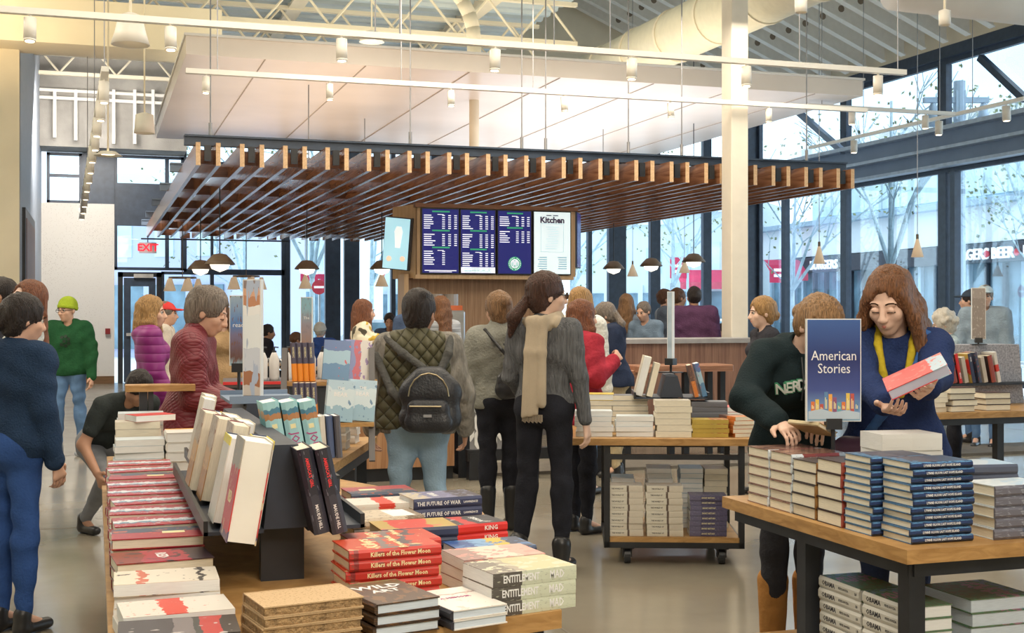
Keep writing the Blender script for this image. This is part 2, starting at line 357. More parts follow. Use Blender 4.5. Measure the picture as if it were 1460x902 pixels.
# ---------------- roof ----------------
DECK = mat('roof_deck', (.62, .70, .72), .5, var=.12, scale=1)
dk = MB().box((-6, -1.5, 7.25), (8.2, YW+.1, 7.35))
cl = thing('ceiling', None, None, (0, 10, 7.2), 0, None, True); cl['kind'] = 'structure'
ob('deck', dk, DECK, cl)
for i in range(34):
    y = 14.2+i*.41; ob('deck_rib', MB().add([(-6, y, 7.25), (-6, y+.1, 7.12), (-6, y+.24, 7.12), (-6, y+.3, 7.25), (8.2, y, 7.25), (8.2, y+.1, 7.12), (8.2, y+.24, 7.12), (8.2, y+.3, 7.25)], [(0, 1, 5, 4), (1, 2, 6, 5), (2, 3, 7, 6), (0, 3, 2, 1), (4, 5, 6, 7)]), DECK, cl)
S = .42; zr = 6.62
rf = thing('ceiling_sloped', None, None, (12, 10, 7), 0, None, True); rf['kind'] = 'structure'
sl = MB().add([(XW+.1, 6, zr+.42), (XW+.1, YW+.2, zr+.42), (8.1, YW+.2, zr+.42+7.6*S), (8.1, 6, zr+.42+7.6*S), (XW+.1, 6, zr+.6), (XW+.1, YW+.2, zr+.6), (8.1, YW+.2, zr+.6+7.6*S), (8.1, 6, zr+.6+7.6*S)], [(0, 1, 2, 3), (7, 6, 5, 4), (0, 4, 5, 1), (2, 6, 7, 3), (1, 5, 6, 2), (0, 3, 7, 4)])
JW = mat('joist_paint', (.86, .83, .76), .6, var=.04)
ob('deck', sl, JW, rf)
struct('wall_roof_step', MB().box((8.1, 6, 7.2), (8.25, YW, 10.3)), CREAM)
jm = None
for i in range(28):
    y = 9.6+i*.66
    if jm is None:
        x0, x1 = XW-.35, 8.3; mb = MB(); zz = lambda x: zr+(XW-.35-x)*S
        v = []
        for yy in (0, .06):
            v += [(x0, yy, zz(x0)), (x1, yy, zz(x1)), (x1, yy, zz(x1)+.42), (x0, yy, zz(x0)+.42)]
        mb.add(v, [(0, 1, 2, 3), (7, 6, 5, 4), (0, 4, 5, 1), (1, 5, 6, 2), (2, 6, 7, 3), (3, 7, 4, 0)])
        for yy in (-.05, .06):  # bottom flange
            v = [(x0, yy, zz(x0)), (x1, yy, zz(x1)), (x1, yy+.05, zz(x1)), (x0, yy+.05, zz(x0)), (x0, yy, zz(x0)+.03), (x1, yy, zz(x1)+.03), (x1, yy+.05, zz(x1)+.03), (x0, yy+.05, zz(x0)+.03)]
            mb.add(v, [(3, 2, 1, 0), (4, 5, 6, 7), (0, 1, 5, 4), (1, 2, 6, 5), (2, 3, 7, 6), (3, 0, 4, 7)])
        o = ob('joist', mb, JW, rf); jm = o.data
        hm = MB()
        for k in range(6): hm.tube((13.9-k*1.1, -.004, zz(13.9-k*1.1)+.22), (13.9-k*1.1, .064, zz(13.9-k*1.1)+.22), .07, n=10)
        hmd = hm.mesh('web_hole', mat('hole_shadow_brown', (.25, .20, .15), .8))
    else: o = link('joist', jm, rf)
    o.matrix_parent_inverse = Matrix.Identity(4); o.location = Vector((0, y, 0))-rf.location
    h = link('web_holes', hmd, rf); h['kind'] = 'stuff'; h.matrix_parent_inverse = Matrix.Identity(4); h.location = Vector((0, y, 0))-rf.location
# trusses (open web joists) seen above the soffit
def truss(y, z0, z1, x0, x1, n, label):
    p = thing('roof_truss', label, 'truss', (x0, y, z0), 0, 'open web roof trusses', True)
    ob('bottom_chord', MB().box((x0, y-.05, z0), (x1, y+.05, z0+.07)), CREAM, p); ob('top_chord', MB().box((x0, y-.05, z1-.07), (x1, y+.05, z1)), CREAM, p)
    w = (x1-x0)/n; k = MB()
    for i in range(n):
        a, c = x0+i*w, x0+(i+1)*w; md = (a+c)/2
        for s in ((a, z0+.05, md, z1-.05), (md, z1-.05, c, z0+.05)):
            ob('web_bar', MB().tube((s[0], y, s[1]), (s[2], y, s[3]), .022, n=6), CREAM, p)
for y, z0, s in ((20.6, 6.15, 'nearest'), (22.6, 6.2, 'second'), (24.6, 6.2, 'third'), (26.6, 6.2, 'farthest')):
    truss(y, z0, z0+.75, -5, 8, 12, '%s cream open web roof truss above the white soffit' % s)
for x, nm in ((-.2, 'left'), (3.4, 'middle'), (6.6, 'right')):
    g = MB().box((x-.03, 14, 6.95), (x+.03, YW, 7.2)).box((x-.13, 14, 6.9), (x+.13, YW, 6.95)); o = ob('roof_beam', g, CREAM); tag(o, '%s deep cream roof beam running away from the camera' % nm, 'beam')
# ducts and pipes
dc = thing('round_duct', 'large round cream ventilation duct below the sloped roof', 'duct', (8.9, 12, 6), 0, None, True)
a, b_ = atX(1150, -60, 9.0), atX(872, 78, 9.0); a.z = b_.z = 5.95
ob('duct_run', MB().tube((8.9, 9.5, 5.95), (8.9, 25, 5.95), .42, n=28), mat('duct_paint', (.74, .68, .52), .45, var=.05), dc, True)
for i in range(11): ob('duct_band', MB().tube((8.9, 10+i*1.4, 5.95), (8.9, 10.06+i*1.4, 5.95), .44, n=28), CREAM, dc)
dc = thing('branch_duct', 'white branch duct crossing under the joists at top right', 'duct', (12, 14, 6.3), 0, None, True)
ob('duct_run', MB().tube((9.5, 13.5, 5.6), (14.2, 13.5, 5.5), .32, n=20), WHITE, dc, True)
ob('duct_end', MB().tube((14.2, 13.5, 5.5), (14.3, 13.5, 5.5), .36, n=20), WHITE, dc, True)
pp = [atY(600, -60, 19.0)]
base = atY(676, 100, 17.0); pts = []
for i in range(9):
    t_ = i/8*math.pi/2; pts.append(Vector((base.x-1.0+1.0*math.sin(t_+0), 17.0, 5.3+1.0*math.cos(t_))))
pts = [Vector((base.x-3.2, 17.0, 6.3))]+pts+[Vector((base.x, 17.0, 4.72))]
pw = thing('vent_pipe', 'cream vent pipe bending down through the white soffit', 'pipe', (base.x, 17, 3.4), 0, None, True)
ob('elbow', MB().path(pts, .10, 16), CREAM, pw, True); ob('riser', MB().tube((base.x, 17, 3.45), (base.x, 17, 4.72), .07, n=16), CREAM, pw, True)
# ---------------- suspended soffit ----------------
sf = thing('trim_6', 'large glossy white soffit hung above the wood canopy', None, (1, 15, 4.47), 0, None, True); sf['kind'] = 'structure'
ob('soffit_slab', MB().box((1.0, 15, 4.475), (10.05, 22.4, 4.69)), GLOSSW, sf)
ob('soffit_edge', MB().box((.98, 14.97, 4.69), (10.07, 22.42, 4.72)), WHITE, sf)
for x in (1.9, 3.1, 4.4, 5.6, 6.9, 8.1, 9.3):
    ob('panel_joint', MB().box((x, 15.02, 4.466), (x+.012, 22.38, 4.48)), mat('joint_grey', (.45, .40, .36), .8), sf)  # thin grey brown joint lines between the panels
# ---------------- pillar ----------------
p0 = atY(1043, 0, 13.2)
pl = thing('trim_7', 'tall square white column in front of the wood canopy', None, (p0.x, 13.2, 0), 0, None, True); pl['kind'] = 'structure'
ob('column', MB().bbox((p0.x, 13.2, 0), (p0.x+.22, 13.45, 7.6), .008), mat('column_paint', (.80, .74, .63), .5, var=.03), pl)
# ---------------- slatted wood canopy ----------------
cn = thing('slatted_canopy', 'large hanging canopy of walnut brown wooden slats above the cafe counter', 'canopy', (1.0, 13.5, 3.03), 0, None, True)
X0, X1, Y0, Y1, ZB, ZT = 1.0, 8.92, 13.5, 26.8, 3.03, 3.27
n = 18; pit = (X1-X0-.25)/(n-1)
sm = MB().box((0, 0, 0), (.045, Y1-Y0, ZT-ZB)).mesh('slat', WALNUT); em = MB().box((-.001, -.006, 0), (.046, .0, ZT-ZB)).mesh('slat_end', ENDG)
spm = MB().box((0, 0, 0), (.16, .05, .15)).mesh('spacer', wood('dark_spacer', (.09, .03, .015), (.18, .07, .03)))
brk = MB().box((0, 0, 0), (.07, .04, .16)).mesh('bracket', BLACK)
gpm = MB().box((0, 0, 0), (.20, .045, .12)).mesh('spacer', MATS['dark_spacer'])
def place(name, me, p, loc):
    o = link(name, me, p); o.matrix_parent_inverse = Matrix.Identity(4); o.location = Vector(loc)-p.location; return o
for i in range(n):
    x = X0+i*pit
    for dx in (0, .205):
        place('slat', sm, cn, (x+dx, Y0, ZB)); place('slat_end', em, cn, (x+dx, Y0, ZB))
    place('bracket', brk, cn, (x+.09, Y0+.05, ZB+.06))
    for k in range(5): place('spacer', spm, cn, (x+.045, Y0+.3+k*2.9, ZB+.05))
    if i < n-1:
        for k in range(6): place('spacer', gpm, cn, (x+.25, Y0+1.3+k*2.3+(i % 2)*1.0, ZB+.02))
for y in (13.75, 16.4, 19.0, 21.7, 24.4, 26.6):
    ob('cross_beam', MB().box((X0-.1, y, ZT), (X1+.05, y+.1, ZT+.10)).box((X0-.1, y-.03, ZT+.09), (X1+.05, y+.13, ZT+.11)), STEELB if y > 14 else NAVY, cn)
HANG = mat('hanger_wire', (.30, .30, .31), .4, .6)
for (u, y) in ((585, 13.8), (744, 13.8), (778, 13.8), (972, 13.8), (300, 13.8), (1150, 13.8), (896, 13.8), (440, 16.5), (860, 19), (520, 19.1)):
    p = atY(u, 200, y); ob('hanger_rod', MB().tube((p.x, y, ZT+.1), (p.x, y, 4.47 if y > 15 else 6.9), .008, n=6).tube((p.x, y, ZT+.1), (p.x, y, ZT+.25), .02, n=8), HANG, cn)
o = ob('canopy_sign', MB().box((.9, 26.9, 2.99), (3.9, 26.95, 3.02)), BLACK, cn)
# EXIT sign
ex = atY(197, 353, 26.6); ex.x = 1.022
e = thing('exit_sign', 'small lit sign with red EXIT letters hanging before the far door', 'sign', ex, 0)
ob('housing', MB().box((-.17, -.02, -.11), (.17, .02, .11)), mat('sign_grey', (.5, .42, .42), .5), e)
text('lettering', 'EXIT', .2, mat('exit_red', (.8, .02, .03), .4, emit=(1, .02, .04), es=1.4), e, frameM((0, -.022, 0), (1, 0, 0), (0, 0, 1)), bold=.006)
ob('stem', MB().tube((0, 0, .11), (0, 0, 3.035-ex.z), .01), BLACK, e)
# ---------------- menu kiosk ----------------
KY = 15.0
def k(u, v, y=KY): return atY(u, v, y)
kx0, kx1 = k(598, 300).x, k(818, 300).x; kz0, kz1 = k(700, 391).z, k(700, 299).z
ks = thing('menu_bulkhead', 'wood clad bulkhead carrying the lit menu screens above the counter', 'bulkhead', (kx0, KY, kz0), 0, None, True)
ob('box_body', MB().prism([(kx0-.02, KY+.04), (kx1+.04, KY+.04), (kx1-.1, KY+1.1), (kx0+.05, KY+1.1)], kz0-.02, kz1+.05), TANW, ks)
lx = k(583, 300, 15.35).x
ob('side_panel', MB().prism([(kx0-.03, KY+.04), (lx-.15, 15.6), (lx-.1, 15.7), (kx0-.02, KY+.2)], kz0-.05, kz1+.05), TANW, ks)
ob('top_rail', MB().box((kx0-.05, KY, kz1+.01), (kx1+.06, KY+.1, kz1+.06)), wood('dark_rail', (.15, .06, .03), (.25, .12, .06)), ks)
ob('lower_ledge', MB().box((kx0-.05, KY, kz0-.06), (kx1, KY+.12, kz0-.01)), TANW, ks)
SCR = mat('screen_navy', (.015, .015, .08), .2, emit=(.018, .022, .20), es=.6, var=.06, scale=2)
SCW = mat('screen_white', (.8, .88, .9), .2, emit=(.66, .84, .90), es=.62, var=.03)
INK = mat('screen_ink_white', (.8, .8, .85), .4, emit=(.78, .82, 1), es=.7)
GRN = mat('screen_ink_green', (.03, .28, .14), .4, emit=(.03, .34, .16), es=.6)
DKI = mat('screen_ink_dark', (.10, .07, .14), .4); PALEI = mat('screen_ink_pale', (.30, .48, .58), .4, emit=(.25, .45, .58), es=.4)
us = [(600, 654), (655, 706), (708, 757), (759, 813)]
for i, (ua, ub) in enumerate(us):
    xa_, xb_ = k(ua, 340).x, k(ub, 340).x; w = xb_-xa_; h = kz1-kz0; cx = (xa_+xb_)/2
    lab = ['menu screen of white price rows, leftmost, beside the tilted advert screen', 'menu screen with a white strip along its foot', 'menu screen with round green and white emblem', 'white kitchen menu screen with pale framed list'][i]
    s = thing('menu_screen', lab, 'screen', (cx, KY, kz0), 0, 'menu screens on the bulkhead')
    ob('bezel', MB().box((-w/2, -.03, 0), (w/2, .03, h)), BLACK, s)
    ob('display', MB().box((-w/2+.012, -.034, .012), (w/2-.012, -.03, h-.012)), SCW if i == 3 else SCR, s)
    T = MB(); G = MB(); r2 = random.Random(i+3); yy = -.0365
    def ln(mb, a, b_, z, t=.006): mb.box((a, yy, z-t), (b_, -.034, z+t))
    if i < 3:
        z = h-.06; sec = {0: [7, 6, 7], 1: [7, 7, 9], 2: [5, 6]}[i]
        for si, rows in enumerate(sec):
            ln(G, -w*.22, w*.24, z+.02, .009); z -= .028
            if si != 1: ln(T, -w*.08, w*.08, z+.012, .004)
            for q in range(rows):
                l_ = w*(.16+.14*r2.random()); ln(T, -w/2+.03, -w/2+.03+l_, z, .0058)
                for cxk in (.08, .24, .40):
                    if not (i == 0 and si == 2 and cxk > .1): ln(T, w*cxk-.018, w*cxk+.016, z, .0055)
                z -= .0262 if i != 1 else .0255
            z -= .022
            if z < .12: break
        if i == 1: T.box((-w/2+.012, yy, .015), (w/2-.012, -.034, .085)); [ln(G, -w*.4, w*.38, zz_, .003) for zz_ in (.066, .045, .03)]
        if i == 0: ln(T, -w*.42, w*.42, .04, .005); ln(T, -w*.3, w*.3, .024, .004)
        if i == 2:
            em_ = MB(); em_.lathe([(0, 0), (.088, 0), (.088, .003), (0, .003)], 28, M=frameM((.0, -.0345, .135), (1, 0, 0), (0, 0, 1)))
            ob('emblem_ring', em_, GRN, s)
            fg = MB(); F = lambda pts, z0=.003, z1=.0045: fg.prism(pts, z0, z1, M=frameM((.0, -.0345, .135), (1, 0, 0), (0, 0, 1)))
            for q in range(22):   # band of letters round the ring
                a_ = q*2*math.pi/22
                if q in (5, 16): continue
                cxx, cyy = .0735*math.cos(a_), .0735*math.sin(a_); F([(cxx-.005, cyy-.005), (cxx+.005, cyy-.005), (cxx+.005, cyy+.005), (cxx-.005, cyy+.005)])
            F([(.057*math.cos(a*math.pi/12), .057*math.sin(a*math.pi/12)) for a in range(24)])
            ob('emblem_figure', fg, INK, s)
            hg = MB(); H = lambda pts: hg.prism(pts, .0046, .006, M=frameM((.0, -.0345, .135), (1, 0, 0), (0, 0, 1)))
            H([(-.012, .048), (0, .036), (.012, .048), (.007, .03), (-.007, .03)]); 
            for sgn in (-1, 1):
                for dxx in (.018, .028, .039): H([(sgn*dxx, .028-.3*dxx), (sgn*(dxx+.004), .028-.3*dxx), (sgn*(dxx+.006), -.03), (sgn*(dxx+.001), -.034)][::sgn])
                H([(sgn*.004, .014), (sgn*.008, .014), (sgn*.008, .010), (sgn*.004, .010)][::sgn]); H([(sgn*.002, -.012), (sgn*.012, -.02), (sgn*.013, -.045), (sgn*.005, -.05)][::sgn])
            ob('emblem_detail', hg, GRN, s)
        ob('text_rows', T, INK, s)['kind'] = 'stuff'; ob('headings', G, GRN, s)['kind'] = 'stuff'
    else:
        text('lettering', "Kitchen", .105, DKI, s, frameM((0, -.036, h-.115), (1, 0, 0), (0, 0, 1)), bold=.0045)
        for a_ in (-.045, .045): ln(T, a_-.035, a_+.035, h-.055, .006)
        P = MB(); 
        for (a_, b_) in ((-w*.3, w*.3),):
            for z in (h-.16, .29): ln(P, a_, b_, z, .002)
            P.box((a_, yy, .29), (a_+.003, -.034, h-.16)).box((b_-.003, yy, .29), (b_, -.034, h-.16))
        for q in range(12): ln(P, -w*(.08+.12*r2.random()), w*(.08+.12*r2.random()), h-.20-q*.025, .002)
        for q in range(6):
            for sgn in (-1, 1): ln(P, sgn*w*.26-w*.13*(.6+.4*r2.random()), sgn*w*.26+w*.12, .22-q*.028, .006)
        ob('headings', T, DKI, s)['kind'] = 'stuff'; ob('text_rows', P, PALEI, s)['kind'] = 'stuff'
# tilted advert screens at each side
s = thing('advert_screen', 'tilted pale blue advert screen picturing a drink, left of the menus', 'screen', k(566, 348, 15.1), 0, None)
M = Matrix.Rotation(R(-28), 4, 'Z') @ Matrix.Rotation(R(6), 4, 'Y') @ Matrix.Rotation(R(7), 4, 'X')
ob('bezel', MB().box((-.16, -.03, -.31), (.18, .04, .33), M=M), BLACK, s)
ob('display', MB().box((-.155, -.036, -.30), (.155, -.03, .32), M=M), mat('advert_blue', (.35, .62, .72), .2, emit=(.38, .66, .78), es=.75, var=.12, scale=3), s)
ob('drink_cup', MB().prism([(-.03, -.14), (.03, -.14), (.05, .05), (-.05, .05)], .0, .003, M=M @ frameM((0.02, -.037, .1), (1, 0, 0), (0, 0, 1))).prism([(-.055, .05), (.055, .05), (.03, .12), (-.03, .12)], 0, .003, M=M @ frameM((0.02, -.037, .1), (1, 0, 0), (0, 0, 1))), mat('advert_cream', (.75, .78, .76), .3, emit=(.7, .78, .78), es=.8), s)
ob('flower', MB().lathe([(0, 0), (.035, 0), (.03, .003), (0, .003)], 7, M=M @ frameM((-.08, -.037, -.18), (1, 0, 0), (0, 0, 1))).lathe([(0, 0), (.035, 0), (.03, .003), (0, .003)], 7, M=M @ frameM((.09, -.037, -.17), (1, 0, 0), (0, 0, 1))), mat('advert_peach', (.85, .6, .42), .3, emit=(.8, .6, .45), es=.7), s)
s = thing('advert_screen', 'dark screen seen edge on at the right end of the menus', 'screen', k(822, 340, 15.22), R(62))
ob('bezel', MB().box((-.2, -.03, -.38), (.2, .03, .33)), NAVY, s); ob('display', MB().box((-.19, -.034, -.37), (.19, -.03, .32)), SCR, s)
# back wall of the bar, wood
bw = thing('bar_back_wall', 'vertical grained wooden wall under the menu screens', 'wall panel', (kx0, KY+.3, 0), 0, None, True)
ob('panelling', MB().box((kx0-.12, KY+.3, 0), (kx1-.15, KY+.42, kz0)), PANEL, bw)
ob('end_column', MB().box((k(575, 400, 15.2).x, KY+.15, 0), (kx0-.1, KY+.5, kz0)), TANW, bw)
ob('back_counter', MB().box((kx0-.3, KY-.45, 0), (kx1+.2, KY+.25, .92)).box((kx0-.3, KY-.5, .92), (kx1+.2, KY+.28, .97)), mat('dark_counter', (.12, .12, .13), .5), bw)
cf = k(640, 462, 14.75)
c = thing('espresso_machine', 'tall brushed steel machine on the back bar under the menus', 'machine', (cf.x, 14.9, .972))
ob('body', MB().bbox((-.2, -.25, 0), (.18, .2, .55), .02), CHROME, c); ob('badge', MB().box((-.04, -.262, .36), (.03, -.25, .40)), mat('badge_red', (.6, .03, .03), .3), c)
ob('hopper', MB().tube((-.12, 0, .55), (-.12, 0, .75), .09, n=14).tube((.07, 0, .55), (.07, 0, .75), .09, n=14), mat('hopper_glass', (.30, .27, .25), .1), c); ob('hopper_base', MB().box((-.23, -.12, .55), (.18, .12, .61)), mat('orange_plastic', (.6, .14, .05), .4), c)
# ---------------- service counter ----------------
ct = thing('service_counter', 'wood fronted service counter with an oak top at the till', 'counter', (1.5, 10.9, 0), 0, None, True)
c0, c1 = atY(455, 600, 10.9).x, atY(650, 600, 10.9).x
CW = wood('counter_front', (.30, .14, .06), (.44, .24, .12), (9, 9, .5))
ob('front', MB().box((c0, 10.95, .12), (c1, 11.5, .84)), CW, ct); ob('kick', MB().box((c0+.02, 11.0, 0), (c1, 11.45, .12)), BLACK, ct)
ob('worktop', MB().bbox((c0-.05, 10.88, .84), (c1+.02, 11.6, .90), .006), OAK, ct)
c2, c3 = atY(645, 600, 11.2).x, atY(661, 600, 11.2).x
gb = ob('end_post', MB().box((c2, 11.0, 0), (c3, 11.5, 1.02)).box((c2-.02, 10.98, 1.02), (c3+.01, 11.52, 1.05)), BLACK, ct)
hp = thing('tiled_counter', 'white hexagon tiled counter front behind the grey jacketed woman', 'counter', (c3, 12.9, 0), 0, None, True)
h0, h1 = atY(655, 600, 12.9).x, atY(765, 600, 12.9).x
ob('body', MB().box((h0, 12.95, 0), (h1, 13.5, .98)).box((h0-.02, 12.9, .98), (h1+.02, 13.55, 1.03)), mat('grout_grey', (.25, .25, .26), .8), hp)
hx = MB().prism([(.058*math.cos(R(60*a+30))*.8, .115*math.sin(R(60*a+30))) for a in range(6)], 0, .012, M=frameM((0, 0, 0), (1, 0, 0), (0, 0, 1))).mesh('tile', mat('white_tile', (.78, .78, .76), .2))
for a in range(int((h1-h0)/.085)):
    for c_ in range(5):
        place('tile', hx, hp, (h0+.05+a*.085, 12.95, .14+c_*.18+(a % 2)*.09))
# low platform and rail before the seating
rl = thing('floor_rail', 'low black metal rail on feet behind the standing women', 'rail', atZ(700, 660, .25), 0, None, True)
ra, rb = atZ(665, 660, .15), atZ(880, 652, .15); ra.z = rb.z = .22
ob('bar', MB().bar(ra, rb, .08, .10), BLACK, rl)
for f_ in (.05, .42, .84, 1): q = ra.lerp(rb, f_); ob('foot', MB().box((q.x-.06, q.y-.05, 0), (q.x+.06, q.y+.05, .24)), BLACK, rl)
struct('trim_8', MB().box((ra.x-.1, ra.y+.15, 0), (12.5, ra.y+.9, .03)), mat('entrance_mat', (.16, .14, .115), .9, bump=.5, bscale=200), label='brown matting strip in front of the cafe seating')
# half wall at right
g0, g1 = atY(893, 500, 12.9).x, atY(1036, 500, 12.9).x
hw = thing('half_wall', 'wood faced half wall with grey cap beside the white column', 'partition', (g0, 12.9, 0), 0, None, True)
ob('panel', MB().box((g0, 12.95, 0), (g1+.3, 13.1, 1.15)), wood('rosewood_panel', (.20, .10, .07), (.34, .19, .13), (9, 9, .4)), hw); ob('cap', MB().bbox((g0-.15, 12.9, 1.15), (g1+.32, 13.2, 1.21), .01), mat('cap_grey', (.35, .34, .34), .4), hw)
ob('return_panel', MB().box((g0, 13.1, 0), (g0+.12, 15.5, 1.15)), MATS['rosewood_panel'], hw)
bn = thing('bench', 'long reddish wooden bench rail in front of the half wall', 'bench', (g0, 12.0, 0), 0, None, True)
b0, b1 = atY(905, 530, 12.0).x, atY(1040, 530, 12.0).x
ob('seat', MB().bbox((b0, 11.9, .88), (b1, 12.3, .95), .01), wood('bench_red', (.25, .11, .06), (.40, .20, .12)), bn)
for x in (b0+.45, b0+.62, b1-.2, b1-.05): ob('leg', MB().box((x-.03, 12.05, 0), (x+.03, 12.12, .88)), BLACK, bn)
tb = thing('bar_table', 'brown wooden bar table beside the pointing red coat', 'table', (3, 12.3, 0), 0, None, True)
t0, t1 = atY(806, 535, 12.4).x, atY(903, 535, 12.4).x
ob('tabletop', MB().bbox((t0, 12.0, .83), (t1, 12.7, .90), .01), MATS['bench_red'], tb)
for x in (t0+.1, t1-.1): ob('leg', MB().box((x-.03, 12.3, 0), (x+.03, 12.36, .83)), BLACK, tb)
# ---------------- track lighting ----------------
TRK = mat('track_white', (.88, .86, .80), .4, var=.03)
def track(p0, p1, heads, label, r=.045, l=.13, wires=()):
    t_ = thing('track_light', label, 'light track', p0, 0, None, True); p0 = Vector(p0); p1 = Vector(p1)
    ob('rail', MB().bar(p0, p1, .07, .05), TRK, t_)
    for i, f in enumerate(heads):
        q = p0.lerp(p1, f); h = MB(); dz = -.04
        ob('stem', MB().tube(q, q+Vector((0, 0, -.07)), .012, n=8), TRK, t_)
        a = q+Vector((0, 0, -.05)); tl = Vector((rnd.uniform(-.12, .12)*.3, rnd.uniform(-.3, .1)*.3, -1)).normalized()
        hd = ob('lamp_head', MB().tube(a, a+tl*l, r, n=16).tube(a+tl*l, a+tl*(l+.015), r, r*.92, n=16), LAMPW, t_, True)
        ob('bulb', MB().tube(a+tl*(l+.012), a+tl*(l+.02), r*.75, n=12), mat('warm_bulb', (1, .8, .6), .4, emit=(1, .78, .5), es=5), hd).matrix_parent_inverse = Matrix.Identity(4)
    for f in wires: q = p0.lerp(p1, f); ob('hanger_wire', MB().tube(q, (q.x, q.y, 7.1), .006, n=5), HANG, t_)
A, B = atY(-60, 2, 10.6), atY(1290, 97, 10.6); zt_ = (A.z+B.z)/2
fr = lambda u, y, A, B: (atY(u, 100, y).x-A.x)/(B.x-A.x)
track((A.x, 10.6, 3.86), (B.x, 10.6, 3.86), [fr(u, 10.6, A, B) for u in (43, 243, 487, 706, 901, 1064, 1252)], 'long white light track nearest the camera crossing the whole ceiling', .048, .17, [fr(u, 10.6, A, B) for u in (310, 535, 570, 790, 870, 1280, 1140)])
A, B = atY(265, 100, 13.1), atY(1235, 165, 13.1)
track((A.x, 13.1, 3.93), (B.x, 13.1, 3.93), [fr(u, 13.1, A, B) for u in (294, 470, 643, 804, 956, 1096)], 'white light track running along just below the front edge of the soffit', .038, .15, [fr(u, 13.1, A, B) for u in (310, 572, 760, 972)])
A, B = atY(1150, 150, 15.5), atY(1360, 158, 15.5)
track((A.x, 15.5, A.z), (B.x, 15.5, A.z), [.3, .8], 'short white light track in front of the right hand glazing', .05, .17, [.1, .9])
track(at(150, 98, 12.3), at(116, 296, 23.5), [.03+.085*i for i in range(12)], 'receding light track with a close row of lamp heads at left', .05, .2, [.02, .3, .6])
A = atX(1155, 232, 12.6); B = atX(1462, 160, 12.6)
track((12.6, A.y, 4.55), (12.6, B.y, 4.55), [fr2 for fr2 in (.25, .66, .93)], 'light track running back beside the steel beam on the right', .06, .2, [.3, .8])
# ceiling downlights: bell and drum shades at left
for (u, v, y, r0, r1, h, lab) in ((186, 64, 11.5, .10, .165, .28, 'large white bell shaped ceiling lamp at top left'), (206, 190, 18, .12, .14, .28, 'white drum shaped lamp left of the soffit'), (530, 60, 19.5, .1, .2, .18, 'wide white cone lamp above the soffit'), (1142, 18, 10, .055, .055, .14, 'short white cylinder lamp beside the column top'), (1347, 36, 10, .055, .055, .15, 'white cylinder lamp high near the sloped joists'), (154, 222, 17, .1, .18, .06, 'small flat white lamp on a thin rod at left')):
    p = atY(u, v, y); s = thing('ceiling_lamp', lab, 'lamp', p)
    ob('lamp_shade', MB().lathe([(r0*.3, h), (r0, h*.9), ((r0+r1)/2, h*.4), (r1, 0), (r1*.92, 0), (r0*.8, h*.8)], 24), LAMPW, s, True)
    ob('bulb', MB().lathe([(0, h*.25), (r1*.5, h*.3), (0, h*.5)], 14), MATS['warm_bulb'], s); ob('hanger_rod', MB().tube((0, 0, h*.9), (0, 0, 7.1-p.z), .012, n=6), CREAM, s)
# pendants over the cafe: each cord ends on a slat of the canopy or on the sloped roof
def snap(p):
    if p.x < 8.95: p.x = min((X0+i*pit+dx+.022 for i in range(n) for dx in (0, .205)), key=lambda q: abs(q-p.x))
    return p
def cordtop(p): return 3.035 if p.x < 8.95 else 5.95-math.sqrt(max(0, .4225**2-(p.x-8.9)**2)) if abs(p.x-8.9) < .42 and p.y < 25 else zr+(XW-.35-p.x)*S+.03
SH = mat('linen_shade', (.74, .58, .42), .7, emit=(1, .72, .45), es=.25); BR = mat('dark_bronze', (.20, .14, .09), .4)
for i, (u, v, y, lab) in enumerate(((1168, 363, 16, 'cone pendant left of the reading woman in blue'), (1308, 353, 15, 'cone pendant right of the reading woman in blue'), (443, 401, 22, 'tiny cone pendant over the left cafe tables'), (549, 398, 22, 'tiny cone pendant just left of the bar column'), (902, 385, 24, 'tiny cone pendant in the right cafe windows'), (976, 380, 24, 'tiny cone pendant before the red awning'))):
    p = snap(atY(u, v, y)); r = .085 if y < 20 else .12
    s = thing('cone_pendant', lab, 'pendant lamp', p, 0, 'cone pendants')
    ob('lamp_shade', MB().lathe([(.012, .13), (.02, .12), (r, -.13), (r*.95, -.13), (.012, .11)], 20), SH, s, True)
    ob('cap', MB().tube((0, 0, .11), (0, 0, .19), .02, n=8), BR, s); ob('cord', MB().tube((0, 0, .18), (0, 0, cordtop(p)-p.z), .006, n=5), HANG, s)
for i, (u, v, y, lab) in enumerate(((319, 374, 16, 'hooded glass pendant, larger, beside the exit door windows'), (279, 381, 19, 'hooded glass pendant just behind the larger one at left'), (428, 381, 19, 'hooded pendant over the customers seated at left'), (540, 381, 19, 'hooded pendant half hidden by the tilted advert screen'), (875, 381, 20, 'glowing hooded globe pendant nearest the menu screens'), (926, 377, 19, 'glowing hooded globe pendant between two dark mullions'), (989, 371, 18, 'glowing hooded globe pendant above the purple jacketed man'))):
    p = snap(atY(u, v, y)); s = thing('hooded_pendant', lab, 'pendant lamp', p, 0, 'hooded pendants over the cafe')
    ob('hood', MB().lathe([(.02, .11), (.08, .10), (.15, .03), (.19, -.02), (.18, -.03), (.13, .03), (.03, .08)], 22), BR, s, True)
    ob('globe', MB().lathe([(0, .07), (.09, .05), (.13, -.01), (.10, -.08), (0, -.12)], 20), mat('lit_globe', (1, .95, .85), .3, emit=(1, .90, .72), es=1.6), s, True)
    ob('cord', MB().tube((0, 0, .1), (0, 0, cordtop(p)-p.z), .008, n=5), BLACK, s)
